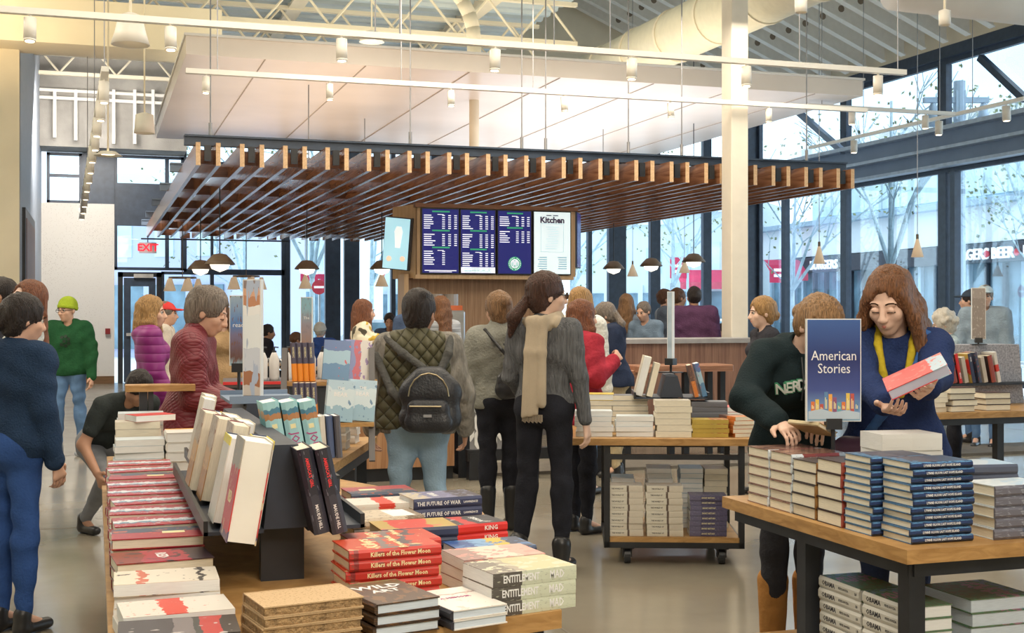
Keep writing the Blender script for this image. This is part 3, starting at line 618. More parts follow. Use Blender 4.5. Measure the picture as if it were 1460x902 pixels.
for j, (u, v) in enumerate(((262, 397), (352, 395))):
    p = snap(atY(u, v, 23)); s = thing('chandelier', ['five shade chandelier seen through the sidelight by the exit door', 'small shaded chandelier behind the grey haired man'][j], 'chandelier', p)
    ob('ring', MB().lathe([(.2, 0), (.24, 0), (.24, .03), (.2, .03), (.2, 0)], 20), BR, s); ob('cord', MB().tube((0, 0, .0), (0, 0, cordtop(p)-p.z), .008, n=5).tube((-.24, 0, .01), (.24, 0, .01), .01), BR, s)
    for a in range(5):
        q = Vector((.27*math.cos(a*1.257), .27*math.sin(a*1.257), -.14)); ob('lamp_shade', MB().lathe([(.03, .14), (.10, -.08), (.095, -.08), (.025, .12)], 12, M=Matrix.Translation(q)), SH, s, True)
# ---------------- outside ----------------
PAVE = mat('outside_paving', (.62, .64, .66), .8, var=.06, scale=1)
struct('ground_outside', MB().box((-30, -5, -.30), (70, 90, -.12)), PAVE)
FACW = mat('white_facade', (.80, .86, .90), .8, var=.05, scale=.5); FACB = mat('pale_blue_facade', (.50, .66, .78), .8, var=.1, scale=.4)
WG = mat('shop_window_teal', (.16, .26, .33), .15, var=.5, scale=1.2); SIGNB = mat('sign_band_dark', (.03, .035, .05), .5); SW = mat('sign_letter_white', (.9, .9, .9), .5, emit=(.9, .95, 1), es=.5)
def oframe(u0, d0, u1, d1):
    a, b = at(u0, 445, d0), at(u1, 445, d1); a.z = b.z = -.12
    x = (b-a).normalized(); y = Vector((-x.y, x.x, 0)); M = Matrix((x, y, Vector((0, 0, 1)))).transposed().to_4x4(); M.translation = a
    return M, (b-a).length
M, ln_ = oframe(1085, 58, 1560, 38)
def zd(v, d): return 1.5+.12+(445-v)/1800*d
bd = thing('restaurant_building', 'white restaurant building across the street with burger and beer sign', 'building', M.translation, 0, None, True)
ob('upper_wall', MB().box((0, 0, zd(350, 45)), (ln_, 6, zd(285, 43)), M=M), FACW, bd)
ob('storefront', MB().box((0, .6, 0), (ln_, 6, zd(350, 45)), M=M), WG, bd)
ob('sign_band', MB().box((ln_*.1, -.1, zd(376, 44)), (ln_, .3, zd(350, 44)), M=M), SIGNB, bd)
ob('soffit_line', MB().box((-.2, -.5, zd(293, 43)), (ln_, 0, zd(285, 43)), M=M), mat('blue_grey_line', (.35, .47, .58), .7), bd)  # blue grey ledge along the top of the wall
ob('upper_storey', MB().box((2, 1.5, zd(285, 43)), (ln_, 6, zd(165, 40)), M=M), FACB, bd)
ob('parapet', MB().box((1.0, 1.0, zd(168, 40)), (ln_, 6, zd(118, 40)), M=M), mat('cream_parapet', (.74, .76, .74), .8), bd)
for i in range(14):
    x = 2.4+i*(ln_-3)/14; o = ob('window', MB().box((x, 1.4, zd(270, 43)), (x+1.4, 1.55, zd(200, 42)), M=M), mat('upper_glass', (.60, .78, .86), .2, var=.2, scale=1), bd)
for i in range(22):
    x = i*ln_/22; ob('storefront_post', MB().box((x, .45, 0), (x+.16, .6, zd(376, 44)), M=M), SIGNB if i % 3 else FACB, bd)
for s_, u_, in (('BURGERS', 1175), ('BURGERS', 1366), ('BEER', 1432), ('BAR', 1492)):
    pass
def su(u, M=M):
    # position along the facade at the photograph's column u
    a = Vector(((u-730)/1800*CS+SN, CS-(u-730)/1800*SN, 0)); o_ = M.translation; x = M.col[0].to_3d(); den = a.x*x.y-a.y*x.x
    return (o_.y*a.x-o_.x*a.y)/-den
x = M.col[0].to_3d(); up = Vector((0, 0, 1)); n_ = Vector((x.y, -x.x, 0))
for s_, u_, w in (('BURGERS', 1178, .62), ('BURGERS', 1385, .62), ('BEER', 1434, .62), ('BAR', 1478, .62)):  # leftmost word stands in for the sign's reflection in the glass
    t_ = su(u_); p = M.translation+x*t_+n_*.12; p.z = zd(363, 43)-.12
    text('sign_and_reflected_letters', s_, .52, SW, bd, frameM(p, x, up), ext=.04, bold=.012)
for u_ in (1412, 1455):
    t_ = su(u_); p = M.translation+x*t_+n_*.12; p.z = zd(363, 43)-.12
    ob('sign_dot', MB().lathe([(0, 0), (.12, 0), (.12, .05), (0, .05)], 12, M=frameM(p, x, up)), mat('sign_red', (.7, .05, .08), .5), bd)
# distant pale blocks beyond the street (far window wall)
for j, (u0, u1, d, v0, col, lab) in enumerate(((150, 330, 46, 250, (.52, .56, .74), 'lavender grey shop block beyond the exit door'), (330, 480, 62, 330, (.74, .82, .86), 'pale stone block behind the left cafe windows'), (470, 640, 70, 300, (.62, .74, .80), 'pale blue block behind the bar column'), (815, 960, 66, 310, (.72, .80, .84), 'white block behind the two left globe pendants'), (950, 1078, 60, 290, (.62, .72, .78), 'pale block with red awnings across the street'))):
    M2, l2 = oframe(u0, d, u1, d-2); b_ = thing('far_building', lab, 'building', M2.translation, 0, None, True)
    hz = zd(v0, d); mm = mat('far_wall_%d' % j, col, .9, var=.06, scale=.3)
    ob('wall', MB().box((0, 0, 0), (l2, 5, hz), M=M2), mm, b_); ob('cornice', MB().box((-.1, -.25, hz-.5), (l2+.1, 0, hz), M=M2), FACW, b_)
    nw = max(3, int(l2/1.6)); rows = max(1, int((hz-3.6)/2.2))
    ob('shop_window', MB().box((.3, -.08, .3), (l2-.3, 0, 2.6), M=M2), WG, b_)
    for a in range(nw):
        ob('storefront_post', MB().box((a*l2/nw, -.15, 0), (a*l2/nw+.25, .02, 3), M=M2), mm, b_)
        for r_ in range(rows): ob('window', MB().box((a*l2/nw+.4, -.04, 3.6+r_*2.2), (a*l2/nw+1.2, .02, 4.9+r_*2.2), M=M2), MATS['upper_glass'], b_)
RED = mat('awning_red', (.62, .03, .10), .7)
for (u0, u1, d, v0, v1, lab) in ((970, 1040, 57.0, 383, 412, 'crimson shop awning seen right of the purple jacketed man'), (1100, 1152, 53, 368, 400, 'crimson awning at left of the burger restaurant'), (505, 545, 66.5, 388, 405, 'crimson awning left of the bar column')):
    M2, l2 = oframe(u0, d, u1, d); o = thing('shop_awning', lab, 'awning', M2.translation, 0, 'red awnings across the street', True)
    z0, z1 = zd(v1, d), zd(v0, d)
    ob('canvas', MB().add([(0, 0, z0+.3), (l2, 0, z0+.3), (l2, 1.6, z1), (0, 1.6, z1), (0, 0, z0+.25), (l2, 0, z0+.25), (l2, 1.6, z1-.05), (0, 1.6, z1-.05)], [(0, 1, 2, 3), (7, 6, 5, 4), (0, 4, 5, 1), (1, 5, 6, 2), (3, 2, 6, 7), (0, 3, 7, 4)], M=M2), RED, o)
    ob('valance', MB().box((0, -.03, z0), (l2, .02, z0+.32), M=M2), mat('valance_pink', (.7, .10, .16), .7), o)
for (u, v0, v1, d, lab) in ((1110, 373, 398, 45, 'vertical crimson street banner left of the restaurant'), (968, 362, 392, 46, 'crimson banner sign behind the globe pendants'), (447, 384, 395, 34, 'small red and white shop sign in the left cafe windows')):
    a, c = at(u, v1, d), at(u, v0, d); s = thing('street_banner', lab, 'banner', (a.x, a.y, -.12), TH*0)
    ob('pole', MB().tube((.35, 0, 0), (.35, 0, c.z+.5), .05, n=8), FACB, s); ob('banner', MB().box((-.35, -.02, a.z), (.3, .02, c.z)), RED, s)
    ob('lettering', MB().box((-.2, -.03, a.z+.2), (.1, -.02, a.z+.3)).box((-.2, -.03, a.z+.4), (.15, -.02, a.z+.5)), SW, s)
ne = at(455, 408, 31); s = thing('no_entry_sign', 'round red no entry sign beyond the left cafe windows', 'sign', (ne.x, ne.y, -.12), -TH)
ob('pole', MB().tube((0, .03, 0), (0, .03, ne.z+.3), .03, n=8), CHROME, s); ob('disc', MB().lathe([(0, 0), (.18, 0), (.18, .02), (0, .02)], 24, M=frameM((0, 0, ne.z+.1), (1, 0, 0), (0, 0, 1))), mat('sign_red', (.7, .05, .08), .5), s); ob('white_bar', MB().box((-.12, -.03, ne.z+.075), (.12, -.02, ne.z+.125)), SW, s)
# cars
for (u, v, d, col, lab) in ((862, 455, 35, (.75, .78, .8), 'white parked car seen behind the seated customers'), (560, 450, 36, (.7, .75, .8), 'silver parked car beyond the patterned blouse'), (1010, 468, 42, (.85, .87, .9), 'white car outside behind the purple jacketed man')):
    p = at(u, v, d); s = thing('parked_car', lab, 'car', (p.x, p.y, -.12), .1); cm = mat('car_%d' % u, col, .25)
    ob('body', MB().prism([(-2.1, .3), (2.1, .3), (2.15, .75), (1.3, .92), (.7, 1.4), (-1.2, 1.42), (-1.8, .95), (-2.15, .8)], -.85, .85, M=frameM((0, 0, 0), (1, 0, 0), (0, 0, 1))), cm, s)
    ob('side_window', MB().prism([(-1.5, .95), (1.05, .95), (.6, 1.32), (-1.1, 1.34)], .84, .87, M=frameM((0, 0, 0), (1, 0, 0), (0, 0, 1))), WG, s)
    for xx in (-1.35, 1.35): ob('wheel', MB().tube((xx, -.9, .32), (xx, -.6, .32), .32, n=18), BLACK, s)
# trees
BARK = mat('pale_bark', (.42, .55, .62), .8, var=.2); LEAF = mat('olive_leaf', (.20, .24, .12), .7, var=.4)
def tree(u, d, h, lab, seed, spread=1.0, leaves=260):
    r_ = random.Random(seed); p = at(u, 445, d); p.z = -.12
    s = thing('street_tree', lab, 'tree', p, r_.random()*6, 'bare street trees')
    tr = MB(); bm_ = MB(); lf_ = MB(); tips = []
    def grow(a, dir_, l, r0, lev):
        b = a+dir_*l; (tr if lev == 0 else bm_).tube(a, b, r0, r0*.72, n=8 if lev < 2 else 4)
        if lev >= 4: tips.append(b); return
        for q in range(3 if lev < 3 else 3):
            nd = (dir_+Vector((r_.uniform(-1, 1), r_.uniform(-1, 1), r_.uniform(-.15, .55)))*.75*spread).normalized(); grow(b, nd, l*r_.uniform(.6, .82), r0*.62, lev+1)
        if lev > 0: tips.append(b)
    a = Vector((0, 0, 0)); grow(a, Vector((0, 0, 1)), h*.28, h*.010, 0)
    top = Vector((0, 0, h*.28))
    tr.tube(top, top+Vector((.1, 0, h*.42)), h*.008, h*.003, n=8)
    for q in range(4): grow(top+Vector((0, 0, h*.1*q)), Vector((r_.uniform(-1, 1), r_.uniform(-1, 1), .55)).normalized(), h*.13, h*.0036, 2)
    for q in range(leaves):
        b = r_.choice(tips)+Vector((r_.uniform(-.5, .5), r_.uniform(-.5, .5), r_.uniform(-.5, .3))); a_ = Vector((r_.uniform(-1, 1), r_.uniform(-1, 1), r_.uniform(-1, 1))).normalized()*.06; c_ = a_.orthogonal()*.6
        lf_.add([b-a_, b+c_, b+a_, b-c_], [(0, 1, 2, 3)])
    ob('trunk', tr, BARK, s, True); ob('branches', bm_, BARK, s)['kind'] = 'stuff'; ob('leaves', lf_, LEAF, s)['kind'] = 'stuff'
tree(1270, 30, 9.5, 'bare tree with few leaves standing behind the reading woman in blue', 1, 1, 260)
tree(1130, 36, 8, 'bare tree outside just right of the white column', 2, 1, 300)
tree(1490, 33, 9, 'bare tree outside at the far right of the glazing', 3, 1.1, 420)
tree(445, 33, 9, 'bare tree outside the left cafe windows', 4, 1, 350)
tree(350, 40, 8, 'bare tree outside between the two chandeliers', 5, 1, 300)
tree(530, 42, 9, 'bare tree outside behind the patterned blouse', 6, 1, 350)
tree(815, 50, 9, 'bare tree outside right of the menu screens', 7, 1, 350)
tree(960, 44, 9, 'bare tree outside behind the globe pendants', 8, 1, 350)
# street lamp with two bells
p = at(1368, 445, 26.3); s = thing('street_lamp', 'double bell street lamp outside the upper right glazing', 'street lamp', (p.x, p.y, -.12), -TH)
LP = mat('lamp_blue_grey', (.35, .47, .60), .5); zl = 1.62+(445-150)/1800*26.3
ob('pole', MB().tube((0, 0, 0), (0, 0, zl+.5), .12, n=12), LP, s); ob('arm', MB().box((-.75, -.06, zl+.05), (.6, .06, zl+.16)).box((-.1, -.1, zl-.3), (.1, .1, zl+.3)), LP, s)
for xx in (-.55, .5): ob('bell', MB().lathe([(.03, .1), (.08, 0), (.1, -.15), (.22, -.4), (.2, -.4), (.08, -.1)], 16, M=Matrix.Translation((xx, 0, zl-.02))), LP, s, True)
# terrace chairs
tm = None
for i, (u, d) in enumerate(((1402, 29), (1432, 29.5), (1462, 29), (1446, 27), (1418, 31))):
    p = at(u, 445, d); 
    if tm is None:
        s = tm = thing('terrace_chair', 'x', 'chair', (p.x, p.y, -.12), -TH); ob('seat', MB().box((-.24, -.24, .44), (.24, .24, .48)), FACW, s)
        bk = MB().box((-.24, .2, .44), (-.2, .24, .95)).box((.2, .2, .44), (.24, .24, .95)); [bk.box((-.2, .21, z), (.2, .23, z+.05)) for z in (.56, .68, .8, .9)]; ob('backrest', bk, WG, s)
        for sx in (-.22, .22):
            for sy in (-.22, .22): ob('leg', MB().tube((sx, sy, 0), (sx, sy, .45), .015, n=6), WG, s)
    else: s = copy_tree(tm); s.location = (p.x, p.y, -.12); s.rotation_euler[2] = -TH+i*.5
    s['group'] = 'terrace chairs outside the right glazing'; s['label'] = 'slat backed terrace chair outside the right glazing, %s' % ['leftmost of the nearer row', 'middle of the nearer row', 'rightmost of the nearer row', 'closest to the glass', 'farthest behind'][i]
# ---------------- books ----------------
PAGE = mat('paper_cream', (.78, .72, .58), .8, var=.10, scale=30, stretch=(1, 1, 30)); PAGEW = mat('paper_white', (.82, .83, .82), .8, var=.06, scale=30, stretch=(1, 1, 30)); PAGEB = mat('paper_bluish', (.62, .70, .78), .7, var=.1, scale=30, stretch=(1, 1, 30))
def ink(c): return mat('ink_%d_%d_%d' % tuple(int(100*q) for q in c), c, .4, var=.05)
KW = ink((.85, .85, .85)); KR = ink((.75, .04, .04)); KK = ink((.03, .03, .04)); KG = ink((.85, .78, .45)); KP = ink((.45, .08, .25))
KINDS = {}
def kind(n, w, h, t, cover, spine=None, pages=None, texts=(), hard=True, blocks=()):
    KINDS[n] = dict(w=w, h=h, t=t, cover=cover, spine=spine or cover, pages=pages or PAGE, texts=texts, hard=hard, blocks=blocks, me=None)
def kmesh(K):
    if K['me']: return K['me']
    w, h, t = K['w'], K['h'], K['t']; c = .003 if K['hard'] else .0012; o = .003 if K['hard'] else 0
    X_, Y_ = w/2, h/2
    cv = MB(); cv.box((-X_, -Y_, 0), (X_, Y_, c)).box((-X_, -Y_, t-c), (X_, Y_, t))
    r = .006 if K['hard'] else .001  # rounded spine
    cv.add([(-X_, -Y_, 0), (-X_-r, -Y_, t*.25), (-X_-r, -Y_, t*.75), (-X_, -Y_, t), (-X_+c, -Y_, t), (-X_+c, -Y_, 0), (-X_, Y_, 0), (-X_-r, Y_, t*.25), (-X_-r, Y_, t*.75), (-X_, Y_, t), (-X_+c, Y_, t), (-X_+c, Y_, 0)],
           [(0, 1, 7, 6), (1, 2, 8, 7), (2, 3, 9, 8), (3, 4, 10, 9), (5, 0, 6, 11), (4, 5, 11, 10), (5, 4, 3, 2, 1, 0), (6, 7, 8, 9, 10, 11)], 1)
    pg = MB().box((-X_+c, -Y_+o, c), (X_-o, Y_-o, t-c))
    out = [('cover', cv.mesh('cover', [K['cover'], K['spine']])), ('page_block', pg.mesh('page_block', K['pages']))]
    tx = []
    for q in K['texts']:
        typ, s, size, m_, pos = q[:5]; sx = q[5] if len(q) > 5 else 1
        if typ == 's': M = frameM((-X_-r-.0004, -pos*h, t/2), (0, -1, 0), (0, 0, 1))
        else: M = frameM((pos[0]*w, pos[1]*h, t+.0004), (1, 0, 0), (0, 1, 0))
        me = textmesh(s, size, .0003, size*.02, res=1).copy(); me.materials.clear(); me.materials.append(m_); me.transform(M @ Matrix.Diagonal((sx, 1, 1, 1)))
        tx.append((typ, 'spine_title' if typ == 's' else 'cover_title', me))
    for q in K['blocks']:   # printed patches: side, colour, along range, across range
        typ, m_, a0, a1, b0, b1 = q
        mb = MB()
        if typ == 's': mb.box((-X_-r-.0006, a0*h, b0*t), (-X_, a1*h, b1*t))
        else: mb.box((a0*w, b0*h, t-.0005), (a1*w, b1*h, t+.0004))
        tx.append((typ, 'spine_print' if typ == 's' else 'cover_print', mb.mesh('print', m_)))
    K['me'] = (out, tx); return K['me']
def book(kn, label, group, M, top=True):
    K = KINDS[kn]; base, tx = kmesh(K)
    e = thing('book', label, 'book', (0, 0, 0), 0, group); e.matrix_world = M
    for n_, me in base: link(n_, me, e)
    for typ, n_, me in tx:
        if typ == 's' or top: link(n_, me, e)
    return e
ORD = ['topmost', 'second from top', 'third from top', 'fourth from top', 'fifth from top', 'sixth from top', 'seventh from top', 'eighth from top', 'ninth from top', 'tenth from top', 'eleventh from top', 'twelfth from top', 'thirteenth from top']
def stack(kn, n, x, y, z, rz, desc, where, group, jit=.004, jr=1.5):
    K = KINDS[kn]; r_ = random.Random(int(x*977+y*131)+n)
    for i in range(n):
        o = ORD[n-1-i] if n > 1 else ''
        lab = '%s%s %s' % (desc, (', '+o) if o else '', where)
        M = Matrix.Translation((x+r_.uniform(-jit, jit), y+r_.uniform(-jit, jit), z+i*(K['t']+.0006))) @ Matrix.Rotation(R(rz+r_.uniform(-jr, jr)), 4, 'Z')
        book(kn, lab, group, M, top=(i == n-1))
def upright(kn, label, group, p, face, lean=0, spin=0):
    """book standing up; face = direction its front cover (local +z) looks at in degrees (world), spine to the viewer's left of it"""
    K = KINDS[kn]
    # local y up, local z -> horizontal dir 'face', tilt back by lean degrees
    a = R(face); zx_ = Vector((math.cos(a), math.sin(a), 0)); yv = Vector((0, 0, 1)); xv = yv.cross(zx_)
    M = Matrix((xv, yv, zx_)).transposed().to_4x4()
    T = Matrix.Translation(p) @ M @ Matrix.Rotation(R(-lean), 4, 'X') @ Matrix.Rotation(R(spin), 4, 'Z') @ Matrix.Translation((0, K['h']/2, 0))
    return book(kn, label, group, T)
PILE = {}
XF = Matrix.Identity(4)
def pile(kn, n, x, y, z, rz, *a, **k):
    """books past the first 300: joined into one object"""
    K = KINDS[kn]; base, _ = kmesh(K); r_ = random.Random(int(x*977+y*131)+n)
    for i in range(n):
        M = Matrix.Translation((x+r_.uniform(-.004, .004), y+r_.uniform(-.004, .004), z+i*(K['t']+.0006))) @ Matrix.Rotation(R(rz+r_.uniform(-2, 2)), 4, 'Z'); M = XF @ M
        for _, me in base:
            for p in me.polygons:
                m_ = me.materials[p.material_index]; mb = PILE.setdefault('m', (MB(), []));
                if m_ not in mb[1]: mb[1].append(m_)
                mb[0].add([me.vertices[q].co for q in p.vertices], [tuple(range(len(p.vertices)))], mb[1].index(m_), M)
c3 = lambda a, b_, c: (a, b_, c)
kind('kraft', .165, .235, .024, art('art_kraft', 'x', [(0, (.52, .34, .17)), (.12, (.58, .40, .22))], .7, 20, (.36, .22, .10), .62), mat('kraft_spine', (.50, .33, .17), .8, var=.2, scale=40), mat('kraft_pages', (.42, .27, .13), .9, var=.35, scale=60, bump=.6, bscale=160))
kind('wildart', .165, .235, .025, art('art_dark_brown', 'y', [(0, (.05, .03, .02)), (.75, (.12, .10, .05)), (.95, (.22, .22, .10))], .3, 4, (.16, .08, .03), .55), None, PAGEB, [('c', 'WILD', .05, KW, (0, .22)), ('c', 'ART', .04, KW, (0, .02))])
kind('whitecover', .15, .225, .023, art('art_cream_white', 'y', [(0, (.80, .76, .70)), (.7, (.45, .30, .28)), (.74, (.80, .76, .70))], .4, 5, (.72, .55, .5), .66, .1), KK, PAGEB, [('c', 'A MEMOIR', .018, KP, (0, .05))])
kind('entitle', .165, .24, .035, art('art_olive_photo', 'y', [(0, (.55, .52, .30)), (.60, (.38, .33, .25)), (.7, (.20, .17, .14))], .35, 5, (.62, .60, .45), .58, .15), art('spine_olive_photo', 'y', [(0, (.60, .64, .50)), (.66, (.10, .09, .08))], .35, 9, (.40, .42, .34), .64), PAGEW, [('s', 'ENTITLEMENT', .026, KW, -.17, .62), ('s', 'MAD', .028, KW, .26, .7)], False)
kind('flowermoon', .165, .25, .027, art('art_red_diagonal', 'y', [(0, (.62, .06, .03)), (.22, (.10, .08, .10)), (.34, (.60, .07, .03)), (.5, (.22, .18, .18)), (.62, (.62, .07, .03))], .3, 4, (.75, .55, .30), .66, .5), art('spine_red', 'y', [(0, (.55, .04, .03)), (.9, (.25, .03, .03)), (.95, (.55, .04, .03))], .3, 4, (.30, .08, .06), .62), None, [('s', 'Killers of the Flower Moon', .0165, KG, .05, .9), ('c', 'Killers', .05, KG, (0, .2)), ('c', 'Flower Moon', .032, KG, (0, -.1))])
kind('pinkish', .165, .24, .03, art('art_pale_red', 'y', [(0, (.62, .40, .34)), (.3, (.75, .62, .52)), (.7, (.35, .22, .20))], .35, 5, (.72, .30, .26), .6, .3), None, PAGEW, (), False)
kind('bluegold', .16, .24, .028, art('art_blue_gold', 'y', [(0, (.05, .07, .13)), (.25, (.75, .50, .06)), (.48, (.22, .42, .68)), (.7, (.04, .10, .32))], .3, 5, (.10, .24, .50), .6, .2), None, PAGEW)
kind('redking', .16, .24, .03, art('art_black_red', 'y', [(0, (.04, .04, .05)), (.45, (.62, .03, .03)), (.62, (.05, .05, .06))], .3, 4, (.6, .58, .55), .68, .2), ink((.65, .03, .03)), PAGEW, [('s', 'KING', .02, KW, .25), ('c', 'NORSE', .03, KW, (0, -.2))])
kind('futurewar', .165, .25, .036, art('art_navy_photo', 'y', [(0, (.07, .06, .08)), (.35, (.20, .20, .35)), (.75, (.62, .54, .42))], .3, 6, (.32, .34, .52), .6, .25), ink((.04, .05, .12)), PAGEW, [('s', 'THE FUTURE OF WAR', .019, KW, -.14, .85), ('s', 'LAWRENCE', .010, KW, .33), ('c', 'WAR', .035, KW, (0, .1))])
kind('tancard', .165, .24, .03, art('art_tan_print', 'y', [(0, (.20, .14, .09)), (.25, (.60, .50, .38)), (.85, (.14, .12, .11))], .4, 9, (.35, .28, .22), .6, .2), None, PAGE, (), True, [('c', KW, -.42, .35, -.40, -.08)])
kind('yellowred', .165, .24, .032, art('art_yellow_red', 'y', [(0, (.55, .38, .10)), (.30, (.68, .05, .04)), (.8, (.55, .38, .10))], .3, 4, (.7, .20, .15), .66, .3), ink((.04, .05, .10)), PAGE, [('s', 'PETER', .014, KW, -.3)])
kind('whitered', .165, .25, .03, art('art_white_red', 'y', [(0, (.72, .68, .62)), (.36, (.66, .05, .03)), (.58, (.72, .68, .62))], .35, 9, (.76, .30, .24), .68, .12), None, PAGEW, (), False)
kind('creamblack', .165, .25, .03, art('art_cream_black', 'y', [(0, (.76, .68, .56)), (.22, (.60, .16, .10)), (.30, (.76, .70, .60)), (.8, (.05, .04, .04)), (.86, (.76, .70, .60))], .35, 5, (.10, .08, .08), .70, .25), None, PAGEW, (), False)
kind('darkphoto', .165, .255, .03, art('art_dark_cloud', 'y', [(0, (.06, .05, .06)), (.45, (.20, .17, .18)), (.62, (.05, .05, .05)), (.68, (.5, .04, .04)), (.86, (.05, .04, .04))], .3, 3, (.55, .50, .50), .66, .1), None, PAGEW, (), True, [('c', KW, -.40, .40, -.20, -.10)][:0])
kind('redblack', .165, .25, .032, art('art_crimson_black', 'y', [(0, (.25, .03, .02)), (.3, (.42, .03, .06)), (.75, (.05, .03, .04))], .3, 4, (.06, .03, .04), .60, .3), None, PAGE, [('c', 'RED', .04, KW, (.0, 0))])
kind('navyred', .165, .25, .03, art('art_navy_red', 'x', [(0, (.05, .07, .12)), (.45, (.40, .04, .06))], .3, 5, (.55, .12, .06), .64, .1), None, PAGE, (), True, [('c', KG, -.1, .1, .05, .3)])
kind('ripple', .165, .25, .03, art('art_red_white_ripple', 'x', [(0, (.40, .04, .06)), (.38, (.72, .76, .80)), (.60, (.10, .25, .38)), (.72, (.45, .05, .07))], .3, 8, (.60, .68, .74), .66, .5), None, PAGE)
kind('fatcream', .165, .26, .075, art('art_red_portrait', 'y', [(0, (.10, .08, .16)), (.08, (.55, .05, .05)), (.7, (.40, .36, .30))], .3, 5, (.65, .50, .30), .66, .15), None, mat('paper_pale', (.84, .82, .75), .8, var=.05), [('c', 'RED', .04, KG, (0, -.1))])
kind('greycloth', .16, .25, .05, art('art_grey_cream', 'y', [(0, (.62, .58, .50)), (.8, (.74, .68, .55))], .5, 5, (.5, .42, .30), .66, .2), None, PAGEW, (), True)
kind('tanphoto', .16, .26, .05, art('art_tan_photo', 'y', [(0, (.45, .24, .10)), (.35, (.62, .40, .20)), (.6, (.50, .42, .34))], .4, 6, (.30, .18, .12), .62, .2), ink((.20, .04, .07)), PAGE)
kind('yellowtop', .16, .24, .05, art('art_white_yellow', 'y', [(0, (.68, .66, .62)), (.9, (.78, .66, .10))], .5, 5, (.60, .58, .54), .66, .0), ink((.03, .05, .12)), PAGEW)
kind('journey', .15, .24, .052, art('art_teal_journey', 'y', [(0, (.10, .45, .50)), (.78, (.55, .30, .12)), (.88, (.14, .50, .52))], .35, 3, (.10, .42, .48), .6, .1), art('spine_teal_journey', 'y', [(0, (.36, .62, .66)), (.76, (.45, .22, .10)), (.84, (.08, .22, .32)), (.9, (.34, .60, .64))], .35, 4, None, .6, .1), PAGEW, [('s', 'JOURNEY', .036, KP, .19, .85)], True, [('s', KG, .14, .20, .34, .66)])
kind('darkred', .155, .235, .042, ink((.03, .03, .05)), art('spine_black_photo', 'y', [(0, (.05, .05, .07)), (.45, (.03, .03, .045))], .3, 4, (.18, .19, .24), .68, .1), PAGE, [('s', "AMERICA'S GIRL", .0125, ink((.85, .05, .06)), -.22, .9), ('s', 'ALL RED', .012, ink((.85, .05, .06)), -.12, .9), ('s', 'BONNIE', .014, KW, .28)][:1]+[('s', 'MAUDE HILL', .012, KW, .30)], True)
kind('blueww', .16, .235, .0235, art('art_blue_grey_ship', 'y', [(0, (.03, .05, .10)), (.5, (.09, .09, .13)), (.8, (.08, .20, .36))], .3, 6, (.05, .04, .07), .58, .3), art('spine_blue_ship', 'z', [(0, (.012, .018, .035)), (.40, (.025, .055, .17)), (.80, (.12, .28, .50))], .3, 7, (.02, .03, .08), .56, .3), PAGE, [('s', 'LYNNE OLSON: LAST HOPE ISLAND', .011, KW, 0, .8)])
kind('brownspine', .16, .22, .041, ink((.05, .04, .04)), wood('brown_spine', (.20, .09, .02), (.30, .15, .04)), PAGE)
kind('thickcream', .16, .22, .045, ink((.05, .03, .03)), ink((.30, .06, .04)), PAGE)
kind('song', .16, .235, .036, art('art_brown_song', 'y', [(0, (.15, .08, .06)), (.6, (.28, .16, .12))], .25, 5, (.08, .05, .05), .55, .3), art('spine_song', 'y', [(0, (.20, .26, .34)), (.14, (.16, .04, .05)), (.55, (.20, .05, .05)), (.8, (.62, .68, .74))], .3, 6, (.10, .08, .12), .66, .06), PAGE, [('s', 'LEADERS SONG', .016, KW, -.02, .8)])
kind('slate', .16, .235, .035, art('art_pale_sky', 'y', [(0, (.45, .58, .70)), (.6, (.70, .74, .76))], .3, 4, (.60, .66, .70), .5, .3), art('spine_slate', 'y', [(0, (.10, .12, .18)), (.5, (.16, .16, .20))], .3, 5, (.30, .32, .38), .62, .2), PAGE)
kind('white_fat', .17, .24, .06, art('art_plain_white', 'y', [(0, (.66, .66, .64)), (.5, (.68, .68, .66))], .4, 5, (.60, .60, .60), .7), None, PAGEW, (), False)
kind('obama', .165, .26, .042, art('art_garden_photo', 'y', [(0, (.14, .20, .12)), (.5, (.38, .22, .28)), (.8, (.16, .28, .34))], .25, 6, (.12, .25, .14), .52, .3), ink((.62, .60, .54)), PAGEW, [('s', 'OBAMA', .024, KK, -.25), ('s', 'PETE SOUZA', .011, KK, .12), ('s', 'LB', .012, KK, .42)])
kind('gardenblue', .26, .26, .047, MATS['art_garden_photo'], ink((.06, .09, .16)), PAGEB)
kind('cart_white', .15, .215, .037, ink((.68, .64, .56)), art('spine_white_story', 'y', [(0, (.66, .60, .50)), (.38, (.12, .08, .06)), (.44, (.70, .66, .56))], .5, 9, (.60, .52, .42), .66), PAGE, [('s', 'THE WORLD OF', .012, KK, -.2, .8)], False)
kind('cart_navy', .15, .22, .030, art('art_navy_story', 'y', [(0, (.10, .10, .20)), (.6, (.18, .16, .24))], .4, 6, (.30, .28, .40), .62), art('spine_navy_story', 'y', [(0, (.09, .08, .16)), (.7, (.14, .13, .22))], .4, 9, (.30, .28, .36), .66), PAGEW, [('s', 'SHORT HISTORY', .013, KG, 0, .8)], False)
kind('pb_cream', .14, .21, .036, ink((.55, .50, .42)), None, PAGE, (), False)
kind('pb_white', .15, .22, .03, ink((.55, .62, .66)), None, PAGEW, (), False)
kind('pb_blue', .14, .21, .03, art('art_blue_plain', 'y', [(0, (.05, .14, .26)), (.7, (.30, .46, .58))], .3, 5, (.6, .64, .66), .66), None, PAGEW, (), False)
kind('pb_yellow', .14, .215, .026, art('art_yellow_pb', 'y', [(0, (.50, .34, .06)), (.5, (.42, .10, .05))], .3, 6, (.62, .50, .16), .55), ink((.45, .30, .04)), mat('page_yellow', (.48, .34, .06), .7, var=.12), (), False)
